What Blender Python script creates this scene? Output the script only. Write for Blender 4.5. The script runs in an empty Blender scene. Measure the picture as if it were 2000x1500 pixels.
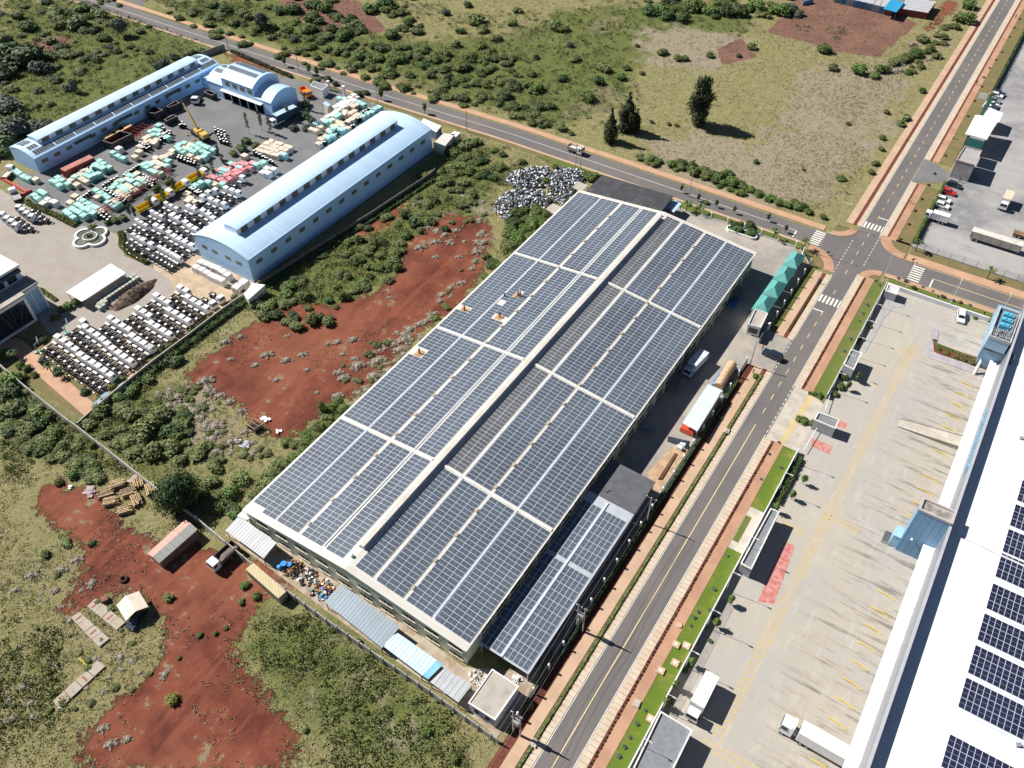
import bpy, math, random
import numpy as np
from mathutils import Vector, Matrix

C = bpy.context.scene.collection
SC = bpy.context.scene
rad = math.radians

# ------------------------------------------------------------------ camera, sky, sun, exposure
VP1 = np.array([2540., -965.]); VP2 = np.array([-2578., -935.]); PC = np.array([1000., 750.])
FL = math.sqrt(-np.dot(VP1 - PC, VP2 - PC)); H = 140.0
def _n(v): return v / np.linalg.norm(v)
D1 = _n(np.array([VP1[0]-PC[0], -(VP1[1]-PC[1]), -FL])); D2 = -_n(np.array([VP2[0]-PC[0], -(VP2[1]-PC[1]), -FL]))
RM = np.array([D2, D1, np.cross(D2, D1)])
cd = bpy.data.cameras.new('camera'); cam = bpy.data.objects.new('camera', cd); C.objects.link(cam)
cd.sensor_fit = 'HORIZONTAL'; cd.sensor_width = 36.0; cd.lens = 36.0 * FL / 2000.0; cd.clip_end = 6000; cd.clip_start = 1.0
mw = Matrix.Identity(4)
for i in range(3):
    for j in range(3): mw[i][j] = float(RM[i][j])
mw[2][3] = H
cam.matrix_world = mw; SC.camera = cam

def P(x, y, z=0.0):
    'the point of the place that stands at height z under a spot of the survey photograph (2000 x 1500)'
    d = RM @ np.array([x-PC[0], -(y-PC[1]), -FL]); t = (z-H)/d[2]
    return Vector((float(d[0]*t), float(d[1]*t), float(z)))
def Qv(X, Y, Z=0.0):
    q = RM.T @ np.array([X, Y, Z-H]); return PC[0]+FL*q[0]/-q[2], PC[1]-FL*q[1]/-q[2]

SUN_EL = rad(43.5); SUN_AZ = rad(7.5)              # light travels along +X turned by SUN_AZ towards +Y
w = bpy.data.worlds.new('World'); SC.world = w; w.use_nodes = True
nt = w.node_tree; bg = nt.nodes['Background']
sky = nt.nodes.new('ShaderNodeTexSky'); sky.sky_type = 'NISHITA'; sky.sun_disc = False
sky.sun_elevation = SUN_EL; sky.sun_rotation = math.atan2(-math.cos(SUN_AZ), -math.sin(SUN_AZ)); sky.altitude = 2200; sky.air_density = 0.8; sky.dust_density = 0.3
nt.links.new(sky.outputs[0], bg.inputs[0]); bg.inputs[1].default_value = 0.05
sd = bpy.data.lights.new('sun', 'SUN'); sd.energy = 5.0; sd.angle = rad(0.55); sd.color = (1.0, 0.955, 0.89)
so = bpy.data.objects.new('sun', sd); C.objects.link(so)
ldir = Vector((math.cos(SUN_AZ)*math.cos(SUN_EL), math.sin(SUN_AZ)*math.cos(SUN_EL), -math.sin(SUN_EL)))
so.rotation_euler = ldir.to_track_quat('-Z', 'Y').to_euler(); so.location = (-200, 0, 300)
SC.view_settings.view_transform = 'Standard'; SC.view_settings.look = 'None'; SC.view_settings.exposure = 0.62; SC.view_settings.gamma = 1.0

# ------------------------------------------------------------------ materials
MATS = {}
def newmat(name):
    m = bpy.data.materials.new(name); m.use_nodes = True; MATS[name] = m
    b = m.node_tree.nodes['Principled BSDF']; return m, m.node_tree, b
def nd(t, typ, **kw):
    n = t.nodes.new(typ)
    for k, v in kw.items():
        if k.startswith('i_'):
            n.inputs[k[2:]].default_value = v
        else: setattr(n, k, v)
    return n
def rgba(c): return (c[0], c[1], c[2], 1.0)
def mixc(t, fac, a, b, mode='MIX'):
    n = t.nodes.new('ShaderNodeMix'); n.data_type = 'RGBA'; n.blend_type = mode
    for s, v in ((0, fac), (6, a), (7, b)):
        if hasattr(v, 'is_linked') or hasattr(v, 'links'): t.links.new(v, n.inputs[s])
        elif isinstance(v, (int, float)): n.inputs[s].default_value = v
        else: n.inputs[s].default_value = rgba(v)
    return n.outputs[2]
def noise(t, vec, scale, detail=4, rough=.6):
    n = nd(t, 'ShaderNodeTexNoise'); n.inputs['Scale'].default_value = scale; n.inputs['Detail'].default_value = detail; n.inputs['Roughness'].default_value = rough
    t.links.new(vec, n.inputs['Vector']); return n.outputs['Fac']
def ramp(t, fac, lo, hi):
    n = nd(t, 'ShaderNodeMapRange'); n.interpolation_type = 'SMOOTHSTEP'; n.inputs[1].default_value = lo; n.inputs[2].default_value = hi
    t.links.new(fac, n.inputs[0]); return n.outputs[0]
def math_(t, op, a, b=0.0):
    n = nd(t, 'ShaderNodeMath'); n.operation = op
    for i, v in enumerate((a, b)):
        if isinstance(v, (int, float)): n.inputs[i].default_value = v
        else: t.links.new(v, n.inputs[i])
    return n.outputs[0]
def pos(t): return nd(t, 'ShaderNodeNewGeometry').outputs['Position']
def bump(t, b, h, strength, dist):
    n = nd(t, 'ShaderNodeBump'); n.inputs['Strength'].default_value = strength; n.inputs['Distance'].default_value = dist
    t.links.new(h, n.inputs['Height']); t.links.new(n.outputs[0], b.inputs['Normal'])
def sh(c, k): return tuple(min(1, x*k) for x in c)

def M(name, col, rough=.8, metal=0., var=.15, scale=.6, col2=None, bmp=0., bscale=3., spec=.3, lo=.38, hi=.62, coat=0.):
    if name in MATS: return MATS[name]
    m, t, b = newmat(name); p = pos(t)
    f = ramp(t, noise(t, p, scale, 6, .65), lo, hi)
    c1 = sh(col, 1-var); c2 = col2 if col2 else sh(col, 1+var)
    t.links.new(mixc(t, f, c1, c2), b.inputs['Base Color'])
    b.inputs['Roughness'].default_value = rough; b.inputs['Metallic'].default_value = metal; b.inputs['Specular IOR Level'].default_value = spec
    if coat: b.inputs['Coat Weight'].default_value = coat; b.inputs['Coat Roughness'].default_value = .08
    if bmp: bump(t, b, noise(t, p, bscale, 5, .7), 1.0, bmp)
    return m

def corr(name, col, angle=0., pitch=1.0, rough=.45, metal=.0, var=.06, line=.82, depth=.04, dirt=None, dirtamt=.5, spec=.4):
    'profiled metal sheeting: ribs every pitch metres across the direction angle, sheets of slightly different tint'
    if name in MATS: return MATS[name]
    m, t, b = newmat(name); p = pos(t)
    mp = nd(t, 'ShaderNodeMapping'); mp.inputs['Rotation'].default_value = (0, 0, -angle); t.links.new(p, mp.inputs['Vector'])
    sx = nd(t, 'ShaderNodeSeparateXYZ'); t.links.new(mp.outputs[0], sx.inputs[0])
    ph = math_(t, 'FRACT', math_(t, 'DIVIDE', sx.outputs[0], pitch))
    rib = math_(t, 'ABSOLUTE', math_(t, 'SUBTRACT', ph, .5))
    ribm = ramp(t, rib, .36, .47)
    wn = nd(t, 'ShaderNodeTexWhiteNoise'); wn.noise_dimensions = '1D'
    t.links.new(math_(t, 'FLOOR', math_(t, 'DIVIDE', sx.outputs[0], pitch*1.0)), wn.inputs['W'])
    c = mixc(t, wn.outputs['Value'], sh(col, 1-var), sh(col, 1+var))
    c = mixc(t, ribm, c, sh(col, line))
    nz = ramp(t, noise(t, p, .35, 6, .7), .45, .72)
    c = mixc(t, math_(t, 'MULTIPLY', nz, dirtamt), c, dirt if dirt else sh(col, .72))
    t.links.new(c, b.inputs['Base Color'])
    b.inputs['Roughness'].default_value = rough; b.inputs['Metallic'].default_value = metal; b.inputs['Specular IOR Level'].default_value = spec
    bump(t, b, ribm, .8, depth)
    return m

def leafmat(name, a, bcol, c3=None):
    if name in MATS: return MATS[name]
    m, t, b = newmat(name); p = pos(t)
    oi = nd(t, 'ShaderNodeObjectInfo')
    f = ramp(t, noise(t, p, .9, 3, .6), .36, .64)
    f2 = noise(t, p, 4.0, 2, .5)
    c = mixc(t, f, a, bcol)
    c = mixc(t, math_(t, 'MULTIPLY', ramp(t, f2, .5, .75), .55), c, c3 if c3 else sh(bcol, 1.5))
    hs = nd(t, 'ShaderNodeHueSaturation'); t.links.new(c, hs.inputs['Color'])
    t.links.new(math_(t, 'ADD', math_(t, 'MULTIPLY', oi.outputs['Random'], .5), .75), hs.inputs['Value'])
    t.links.new(math_(t, 'ADD', math_(t, 'MULTIPLY', oi.outputs['Random'], .035), .482), hs.inputs['Hue'])
    t.links.new(hs.outputs[0], b.inputs['Base Color'])
    b.inputs['Roughness'].default_value = .65; b.inputs['Specular IOR Level'].default_value = .25
    return m

# plain paints and stones
white = M('white_paint', (.78, .78, .76), .5, var=.05, spec=.4)
offwhite = M('chalky_white', (.66, .65, .61), .7, var=.1)
cream = M('cream_paint', (.62, .56, .44), .6, var=.08)
palegreen = M('pale_green_render', (.52, .56, .42), .85, var=.08, scale=.25, col2=(.58, .60, .47))
black = M('black_steel', (.018, .018, .02), .5, var=.2)
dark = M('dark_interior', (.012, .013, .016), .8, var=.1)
rubber = M('rubber', (.02, .02, .021), .85, var=.1)
steel = M('galvanised_steel', (.5, .52, .54), .35, metal=.6, var=.08)
greysteel = M('grey_steel', (.16, .17, .18), .5, var=.15)
dgrey = M('dark_grey_membrane', (.105, .11, .12), .85, var=.12, scale=.5)
roofgrey = M('grey_roof_felt', (.20, .215, .23), .9, var=.1, scale=1.2)
glass = M('dark_glass', (.02, .026, .034), .08, var=.1, spec=.6)
olive = M('olive_glazing', (.15, .145, .10), .35, var=.12)
conc = M('concrete', (.44, .40, .34), .9, var=.12, scale=.4)
concw = M('weathered_concrete', (.52, .48, .42), .9, var=.22, scale=.35, col2=(.30, .27, .23), lo=.45, hi=.75)
kerbm = M('kerb_concrete', (.55, .47, .38), .9, var=.12, scale=1.5)
wallgrey = M('grey_block_wall', (.30, .285, .265), .9, var=.2, scale=.9)
brown = M('brown_wood', (.19, .11, .06), .8, var=.3, scale=3)
timber = M('pale_timber', (.46, .34, .19), .8, var=.3, scale=3)
yellow = M('yellow_paint', (.72, .50, .02), .55, var=.08)
yline = M('yellow_road_paint', (.72, .48, .08), .8, var=.15, scale=1.2, col2=(.58, .42, .17), lo=.45, hi=.65)
yfaint = M('worn_yellow_paint', (.56, .42, .20), .85, var=.2, scale=1.0, col2=(.43, .37, .29), lo=.45, hi=.6)
wline = M('white_road_paint', (.72, .69, .62), .8, var=.12, scale=2.0)
cline = M('pale_yellow_road_paint', (.72, .58, .30), .8, var=.12, scale=2.0)
redpave = M('red_ground_paint', (.52, .15, .14), .85, var=.15, scale=1.0, col2=(.50, .27, .23))
red = M('red_paint', (.5, .03, .03), .4, var=.08, coat=.4)
redlead = M('red_oxide_steel', (.30, .045, .035), .6, var=.2)
orange = M('orange_paint', (.75, .22, .03), .5, var=.1)
bluetarp = M('blue_tarpaulin', (.05, .30, .72), .45, var=.2, scale=2.5)
redtarp = M('red_tarpaulin', (.72, .10, .05), .5, var=.12)
tan = M('tan_tank', (.50, .33, .19), .6, var=.08)
teal = M('teal_film', (.25, .62, .54), .35, var=.22, scale=1.6, col2=(.58, .82, .76), spec=.5)
beigebox = M('beige_crate', (.60, .52, .42), .75, var=.2, scale=1.0)
pinktop = M('pink_cab_roof', (.66, .16, .20), .5, var=.3, scale=1.2, col2=(.75, .42, .42))
carwhite = M('white_car_paint', (.78, .78, .78), .25, var=.03, coat=.6)
cardark = M('dark_blue_car_paint', (.02, .03, .05), .2, var=.1, coat=.8)
carsilver = M('silver_car_paint', (.42, .44, .46), .3, metal=.5, var=.05, coat=.5)
navy = M('navy_curtain', (.025, .05, .09), .6, var=.15)
bluewall = corr('blue_cladding', (.16, .32, .50), 0., 1.1, var=.05, line=.86, depth=.02)
bluewall2 = M('light_blue_panel', (.30, .47, .62), .45, var=.06)
skyblue = M('sky_blue_paint', (.10, .42, .60), .5, var=.1)
gsoil = M('garden_soil', (.14, .045, .028), .95, var=.25, scale=1.5, bmp=.05, bscale=4)
brick = M('terracotta_paving', (.40, .225, .145), .9, var=.06, scale=.25, col2=(.44, .26, .17))
brick2 = M('dusty_paving', (.46, .285, .185), .9, var=.07, scale=.3)
tanpath = M('tan_paving', (.47, .325, .225), .9, var=.07, scale=.25)
skin = M('skin', (.10, .055, .035), .6, var=.05)
water = M('green_water', (.14, .155, .11), .12, var=.2, scale=.4, spec=.5)
tealroof = corr('teal_metal_sheet', (.10, .34, .31), 0., .6, var=.04, line=.85)
hallroof = corr('pale_blue_roof_sheet', (.50, .68, .86), math.pi/2, 1.0, var=.045, line=.92, depth=.02, dirt=(.40, .60, .84), dirtamt=.35)
hallwall = corr('pale_blue_wall_sheet', (.42, .65, .92), math.pi/2, .9, var=.02, line=.95, depth=.015, dirtamt=.15)
hallwallx = corr('pale_blue_gable_sheet', (.42, .65, .92), 0., .9, var=.02, line=.95, depth=.015, dirtamt=.15)
whroof = corr('white_roof_sheet', (.78, .79, .79), math.pi/2, .9, var=.02, line=.88, depth=.02, dirt=(.7, .72, .73), dirtamt=.3)
whwall = corr('silver_ribbed_cladding', (.20, .21, .23), math.pi/2, .45, var=.03, line=.7, depth=.05, metal=0)
creamroof = corr('cream_roof_sheet', (.60, .58, .53), math.pi/2, 1.0, var=.04, line=.93, depth=.01, dirt=(.50, .38, .27), dirtamt=.5)
greyroof = corr('grey_iron_roof', (.36, .39, .41), rad(-5), .7, var=.12, line=.8, dirt=(.30, .27, .24))
bgroof = corr('blue_grey_iron_roof', (.22, .28, .33), rad(-5), .7, var=.06, line=.82, dirt=(.2, .22, .24))
lbroof = corr('light_blue_iron_roof', (.44, .58, .68), rad(-5), .8, var=.08, line=.88, dirt=(.6, .55, .47), dirtamt=.7)
slateroof = corr('slate_iron_roof', (.055, .058, .065), 0., 1.3, var=.1, line=.75, rough=.6, dirt=(.12, .11, .095), dirtamt=.7)
paleroof = corr('pale_blue_shed_roof', (.60, .70, .76), math.pi/2, 1.1, var=.08, line=.85)
pinkroof = corr('faded_pink_roof', (.52, .27, .22), math.pi/2, 1.2, var=.06, line=.9, dirt=(.5, .34, .28))
greyroof2 = corr('dull_grey_roof', (.36, .36, .33), math.pi/2, 1.2, var=.06, line=.88, dirt=(.3, .27, .23))
beigeroof = corr('beige_container_roof', (.50, .42, .24), 0.9, .5, var=.05, line=.9, dirt=(.42, .33, .18))
contw = corr('grey_container_roof', (.46, .47, .48), 0, .8, var=.08, line=.85)

def panelmat(name, col, r=.22):
    if name in MATS: return MATS[name]
    m, t, b = newmat(name); p = pos(t)
    f = noise(t, p, .08, 3, .5); f2 = nd(t, 'ShaderNodeTexWhiteNoise'); f2.noise_dimensions = '3D'
    sn = nd(t, 'ShaderNodeVectorMath'); sn.operation = 'SNAP'; sn.inputs[1].default_value = (1.96, 1.01, 50); t.links.new(p, sn.inputs[0]); t.links.new(sn.outputs[0], f2.inputs[0])
    c = mixc(t, ramp(t, f, .35, .65), sh(col, .85), sh(col, 1.15)); c = mixc(t, math_(t, 'MULTIPLY', f2.outputs['Value'], .35), c, sh(col, 1.4))
    t.links.new(c, b.inputs['Base Color']); b.inputs['Roughness'].default_value = r; b.inputs['Specular IOR Level'].default_value = .55
    return m
pvglass = panelmat('photovoltaic_cells', (.072, .090, .116), .38)
pvdusty = panelmat('dusty_photovoltaic_cells', (.092, .097, .100), .42)
pvnavy = panelmat('navy_photovoltaic_cells', (.018, .022, .045))
pvframe = M('aluminium_frame', (.56, .61, .68), .45, metal=.0, var=.05)

# ------------------------------------------------------------------ mesh building
class MB:
    def __init__(s): s.v = []; s.f = []; s.m = []
    def add(s, vs, fs, mi=0):
        k = len(s.v); s.v += [tuple(v) for v in vs]; s.f += [tuple(i+k for i in f) for f in fs]
        s.m += [mi]*len(fs) if isinstance(mi, int) else list(mi); return s
    def box(s, x0, x1, y0, y1, z0, z1, mi=0):
        return s.add([(x0,y0,z0),(x1,y0,z0),(x1,y1,z0),(x0,y1,z0),(x0,y0,z1),(x1,y0,z1),(x1,y1,z1),(x0,y1,z1)],
              [(3,2,1,0),(4,5,6,7),(0,1,5,4),(1,2,6,5),(2,3,7,6),(3,0,4,7)], mi)
    def obox(s, cx, cy, z0, lx, ly, h, rot=0., mi=0, taper=1.0):
        c, n = math.cos(rot), math.sin(rot); vs = []
        for z, k in ((z0, 1.), (z0+h, taper)):
            for a, b in ((-1,-1),(1,-1),(1,1),(-1,1)):
                x, y = a*lx/2*k, b*ly/2*k; vs.append((cx+x*c-y*n, cy+x*n+y*c, z))
        return s.add(vs, [(3,2,1,0),(4,5,6,7),(0,1,5,4),(1,2,6,5),(2,3,7,6),(3,0,4,7)], mi)
    def prism(s, poly, z0, z1, mi=0, side=None):
        n = len(poly); a = sum(poly[i][0]*poly[(i+1)%n][1]-poly[(i+1)%n][0]*poly[i][1] for i in range(n))
        if a < 0: poly = list(poly)[::-1]
        vs = [(p[0], p[1], z0) for p in poly]+[(p[0], p[1], z1) for p in poly]
        fs = [tuple(range(n-1, -1, -1)), tuple(range(n, 2*n))]+[(i, (i+1)%n, n+(i+1)%n, n+i) for i in range(n)]
        return s.add(vs, fs, [mi]*2+[mi if side is None else side]*n)
    def slab(s, pts, th, mi=0, under=None):
        'a sheet through four or more points (x,y,z of its top), th thick'
        n = len(pts); pts = [Vector(p) for p in pts]
        a = sum(pts[i].x*pts[(i+1)%n].y-pts[(i+1)%n].x*pts[i].y for i in range(n))
        if a < 0: pts = pts[::-1]
        vs = [(p.x, p.y, p.z-th) for p in pts]+[tuple(p) for p in pts]
        fs = [tuple(range(n-1, -1, -1)), tuple(range(n, 2*n))]+[(i, (i+1)%n, n+(i+1)%n, n+i) for i in range(n)]
        return s.add(vs, fs, [mi if under is None else under, mi]+[mi]*n)
    def cyl(s, a, b, r, n=8, mi=0, r2=None, cap=True):
        a = Vector(a); b = Vector(b); d = (b-a).normalized(); u = d.orthogonal().normalized(); w_ = d.cross(u); r2 = r if r2 is None else r2
        vs = []
        for c, q in ((a, r), (b, r2)):
            for i in range(n):
                t = 2*math.pi*i/n; vs.append(c+u*math.cos(t)*q+w_*math.sin(t)*q)
        fs = [(i, (i+1)%n, n+(i+1)%n, n+i) for i in range(n)]
        if cap: fs += [tuple(range(n-1, -1, -1)), tuple(range(n, 2*n))]
        return s.add(vs, fs, mi)
    def tube(s, pts, r, n=6, mi=0):
        for a, b in zip(pts[:-1], pts[1:]): s.cyl(a, b, r, n, mi)
        return s
    def ball(s, c, r, nu=8, nv=5, mi=0, sz=1.0):
        vs = [(c[0], c[1], c[2]-r*sz)]
        for j in range(1, nv):
            ph = -math.pi/2+math.pi*j/nv
            for i in range(nu):
                t = 2*math.pi*i/nu; vs.append((c[0]+r*math.cos(ph)*math.cos(t), c[1]+r*math.cos(ph)*math.sin(t), c[2]+r*sz*math.sin(ph)))
        vs.append((c[0], c[1], c[2]+r*sz)); fs = [(0, 1+(i+1)%nu, 1+i) for i in range(nu)]
        for j in range(nv-2):
            o = 1+j*nu
            fs += [(o+i, o+(i+1)%nu, o+nu+(i+1)%nu, o+nu+i) for i in range(nu)]
        o = 1+(nv-2)*nu; L = len(vs)-1; fs += [(o+i, o+(i+1)%nu, L) for i in range(nu)]
        return s.add(vs, fs, mi)
    def barrel(s, x0, x1, y0, y1, ze, rise, n=14, mi=0, th=.12, axis='y'):
        'arched sheet roof, arch across x (axis y) or across y (axis x)'
        top = []; 
        a0, a1 = (x0, x1) if axis == 'y' else (y0, y1)
        half = (a1-a0)/2; R = (half*half+rise*rise)/(2*rise); mid = (a0+a1)/2
        prof = []
        for i in range(n+1):
            a = a0+(a1-a0)*i/n; prof.append((a, ze+math.sqrt(max(0, R*R-(a-mid)**2))-(R-rise)))
        for k, (q0) in enumerate((y0, y1) if axis == 'y' else (x0, x1)):
            for a, z in prof: top.append((a, q0, z) if axis == 'y' else (q0, a, z))
        m = n+1; vs = top+[(x, y, z-th) for x, y, z in top]
        fs = []
        for i in range(n):
            q = (i, i+1, m+i+1, m+i); b_ = tuple(2*m+j for j in q)
            fs += [q, b_[::-1]] if axis == 'y' else [q[::-1], b_]
            fs += [(i, 2*m+i, 2*m+i+1, i+1), (m+i, m+i+1, 3*m+i+1, 3*m+i)]
        fs += [(0, m, 3*m, 2*m), (n, 2*m+n, 3*m+n, m+n)]
        s.add(vs, fs, mi); return prof
    def build(s, name, mats, parent=None, smooth=False, local=False):
        me = bpy.data.meshes.new(name)
        vs = s.v
        if parent is not None and not local:
            L = parent['_o'] if '_o' in parent else tuple(parent.location)
            vs = [(x-L[0], y-L[1], z-L[2]) for x, y, z in vs]
        me.from_pydata(vs, [], s.f)
        if not isinstance(mats, (list, tuple)): mats = [mats]
        for m in mats: me.materials.append(m)
        me.polygons.foreach_set('material_index', s.m)
        if smooth: me.polygons.foreach_set('use_smooth', [True]*len(s.f))
        me.update()
        o = bpy.data.objects.new(name, me); C.objects.link(o)
        if parent is not None:
            o.parent = parent
            o['_o'] = tuple(parent['_o'] if '_o' in parent else parent.location)
        return o

def tag(o, label, cat, group=None, kind=None):
    o['label'] = label; o['category'] = cat
    if group: o['group'] = group
    if kind: o['kind'] = kind
    return o
def thing(name, label, cat, loc=(0, 0, 0), rz=0., group=None):
    o = bpy.data.objects.new(name, None); C.objects.link(o); o.location = loc; o.rotation_euler = (0, 0, rz); o.empty_display_size = .5
    return tag(o, label, cat, group)
def struct(name, mb, mat, label):
    o = mb.build(name, mat); o['kind'] = 'structure'; o['label'] = label; o['category'] = name.replace('_', ' '); return o
KIDS = {}
def kids(o):
    if o.name not in KIDS: KIDS[o.name] = [c for c in bpy.data.objects if c.parent == o]
    return KIDS[o.name]
def dup(o, parent=None):
    c = o.copy(); C.objects.link(c); c.parent = parent
    for k in kids(o): dup(k, c)
    return c
def place(proto, used, loc, rz, label, group, sc=None):
    'the first call moves the prototype itself, later calls copy it with its parts'
    o = proto if not used.get(proto.name) else dup(proto)
    used[proto.name] = True
    o.location = loc; o.rotation_euler = (0, 0, rz); o['label'] = label
    if group: o['group'] = group
    if sc: o.scale = (sc, sc, sc) if isinstance(sc, (int, float)) else sc
    return o
USED = {}
ORD = 'first second third fourth fifth sixth seventh eighth ninth tenth eleventh twelfth thirteenth fourteenth fifteenth sixteenth seventeenth eighteenth nineteenth twentieth'.split()
def od(i): return ORD[i] if i < len(ORD) else '%d%s' % (i+1, {1: 'st', 2: 'nd', 3: 'rd'}.get((i+1) % 10, 'th'))
def px(l, z=0.): return [tuple(P(a, b, z)) for a, b in l]
def sheet(name, poly, z, mat, label, h=None, side=None):
    mb = MB()
    if h: mb.prism(poly, 0.0, z, 0)
    else: mb.add([(p[0], p[1], z) for p in (poly if sum(poly[i][0]*poly[(i+1)%len(poly)][1]-poly[(i+1)%len(poly)][0]*poly[i][1] for i in range(len(poly))) > 0 else poly[::-1])], [tuple(range(len(poly)))])
    return struct(name, mb, mat, label)
def rect(x0, x1, y0, y1): return [(x0, y0), (x1, y0), (x1, y1), (x0, y1)]
# ------------------------------------------------------------------ ground: one sheet, its soil and grass laid out in patches
SOIL = [  # red bare soil
 [(360,735),(440,668),(560,590),(640,600),(760,560),(800,470),(880,415),(960,430),(950,520),(905,590),(820,650),(740,740),(640,800),(560,880),(520,850),(480,800),(380,760)],
 [(660,480),(700,440),(790,380),(800,400),(760,440),(700,470)],
 [(75,905),(120,940),(215,985),(300,1070),(420,1085),(480,1120),(500,1180),(440,1290),(560,1420),(640,1500),(380,1500),(250,1480),(240,1340),(330,1300),(330,1215),(290,1190),(240,1140),(170,1190),(90,1220),(130,1150),(180,1080),(120,1040),(70,1000)],
 [(120,1480),(250,1360),(400,1270),(480,1300),(570,1420),(640,1500),(100,1500)],
  [(1795,65),(1850,0),(1880,0),(1830,60)],
  [(440,95),(560,150),(640,170),(560,160),(470,130),(430,105)],
 [(1180,320),(1330,360),(1450,400),(1440,405),(1300,370)],[(1560,425),(1600,440),(1640,445),(1600,455)],
 [(360,1060),(440,1075),(500,1095),(640,1195),(620,1200),(480,1130),(380,1090)],
]
LUSH = [  # green growth
 [(0,0),(230,0),(330,45),(430,95),(400,110),(20,290),(0,330)],
 [(300,0),(620,0),(700,60),(820,80),(1000,60),(1100,20),(1400,0),(1500,60),(1250,120),(1200,220),(1060,250),(930,200),(700,130),(480,75),(330,25)],
 [(160,820),(330,730),(420,760),(330,860),(440,940),(560,880),(660,790),(700,800),(480,985),(420,1040),(300,950)],
 [(0,705),(60,760),(160,840),(300,960),(250,920),(120,900),(0,830)],
 [(0,1160),(100,1230),(140,1300),(60,1420),(0,1440)],
 [(440,1200),(520,1130),(640,1200),(980,1450),(980,1500),(700,1500),(560,1400),(470,1300)],
 [(840,300),(920,260),(1000,330),(960,400),(920,540),(980,500),(940,560),(860,600),(760,480),(800,380)],
 [(470,600),(560,520),(700,440),(760,460),(780,540),(660,610),(560,640)],
]
DRY = [  # grey straw
 [(280,770),(400,740),(480,800),(520,870),(430,900),(340,850)],[(640,720),(760,630),(840,640),(760,740),(680,790)],
 [(540,0),(700,0),(760,60),(640,80)],[(1240,40),(1420,60),(1500,80),(1400,150),(1260,130)],
 [(1560,130),(1800,110),(1700,330),(1560,420),(1480,340)],[(1200,290),(1400,250),(1560,330),(1600,420),(1400,380)],
 [(60,1100),(200,1160),(100,1240),(40,1200)],[(520,1300),(700,1260),(900,1450),(640,1440)],[(900,410),(990,340),(980,420),(930,520)],
 [(240,1200),(330,1240),(300,1330),(240,1360),(200,1300)],
]
def inside(poly, X, Y):
    r = np.zeros(X.shape, bool); n = len(poly)
    for i in range(n):
        x0, y0 = poly[i]; x1, y1 = poly[(i+1) % n]
        c = ((y0 > Y) != (y1 > Y)); r ^= c & (X < (x1-x0)*(Y-y0)/((y1-y0) if y1 != y0 else 1e-9)+x0)
    return r
def world(poly): return [tuple(P(a, b))[:2] for a, b in poly]
def blur(a, k):
    for _ in range(k):
        a = (a+np.roll(a, 1, 0)+np.roll(a, -1, 0)+np.roll(a, 1, 1)+np.roll(a, -1, 1))/5.
    return a
xs = np.concatenate([[-3500,-1500,-800,-520], np.arange(-430, 50, 1.5), [60,80,120,300,900,3500]])
ys = np.concatenate([[-3000,-1000,-300,-100], np.arange(-25, 440, 1.5), [460,520,700,1200,3500]])
GX, GY = np.meshgrid(xs, ys)
def mask(polys, k=2):
    r = np.zeros(GX.shape)
    for p in polys: r = np.maximum(r, inside(world(p), GX, GY))
    return blur(r.astype(float), k)
BARE = [[(1497,62),(1560,-5),(1640,-5),(1795,45),(1715,112),(1640,102)], [(1400,95),(1450,72),(1480,110),(1410,130)], [(540,0),(700,0),(760,60),(650,80)], [(60,75),(140,70),(130,100),(60,98)]]
soil, lush, dry, bare = mask(SOIL, 9), mask(LUSH, 50), mask(DRY, 60), mask(BARE, 2)
rng = np.random.default_rng(5)
me = bpy.data.meshes.new('ground'); nx, ny = len(xs), len(ys)
nzs = blur(rng.normal(0, 1, GX.shape), 4)*.35
co = np.stack([GX, GY, -.03+0*GX], -1).reshape(-1, 3)
me.vertices.add(nx*ny); me.vertices.foreach_set('co', co.ravel().astype(np.float32))
ii = np.arange(nx*ny).reshape(ny, nx); q = np.stack([ii[:-1,:-1], ii[:-1,1:], ii[1:,1:], ii[1:,:-1]], -1).reshape(-1, 4)
me.loops.add(q.size); me.polygons.add(len(q)); me.loops.foreach_set('vertex_index', q.ravel().astype(np.int32))
me.polygons.foreach_set('loop_start', np.arange(0, q.size, 4, dtype=np.int32)); me.polygons.foreach_set('loop_total', np.full(len(q), 4, np.int32))
me.update(); me.validate()
at = me.color_attributes.new('patches', 'FLOAT_COLOR', 'POINT')
at.data.foreach_set('color', np.stack([soil, lush, dry, bare], -1).ravel().astype(np.float32))
gm, t, b = newmat('earth_and_grass'); p = pos(t)
va = nd(t, 'ShaderNodeVertexColor', layer_name='patches'); sp = nd(t, 'ShaderNodeSeparateColor'); t.links.new(va.outputs[0], sp.inputs[0])
n1 = noise(t, p, .10, 8, .65); n2 = noise(t, p, .45, 8, .7); n3 = noise(t, p, 1.6, 6, .75); n4 = noise(t, p, .035, 6, .6)
def thr(w, n, k=1.1, a=.42, b_=.58): return ramp(t, math_(t, 'ADD', w, math_(t, 'MULTIPLY', math_(t, 'SUBTRACT', n, .5), k)), a, b_)
gr = mixc(t, ramp(t, n2, .35, .65), (.225, .205, .088), (.310, .270, .150))
gr = mixc(t, ramp(t, n3, .42, .66), gr, (.165, .170, .062))
gr = mixc(t, thr(sp.outputs[1], n1, 1.7, .35, .7), gr, mixc(t, ramp(t, n3, .35, .65), (.090, .115, .034), (.165, .182, .060)))
gr = mixc(t, thr(sp.outputs[2], n1, 2.2, .35, .75), gr, mixc(t, ramp(t, n3, .38, .62), (.25, .215, .145), (.32, .275, .20)))
gr = mixc(t, math_(t, 'MULTIPLY', ramp(t, n4, .56, .68), .5), gr, (.26, .205, .15))
gr = mixc(t, thr(va.outputs[1], n2, .9, .42, .6), gr, mixc(t, ramp(t, n1, .35, .65), (.17, .090, .068), (.225, .125, .093)))
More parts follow.
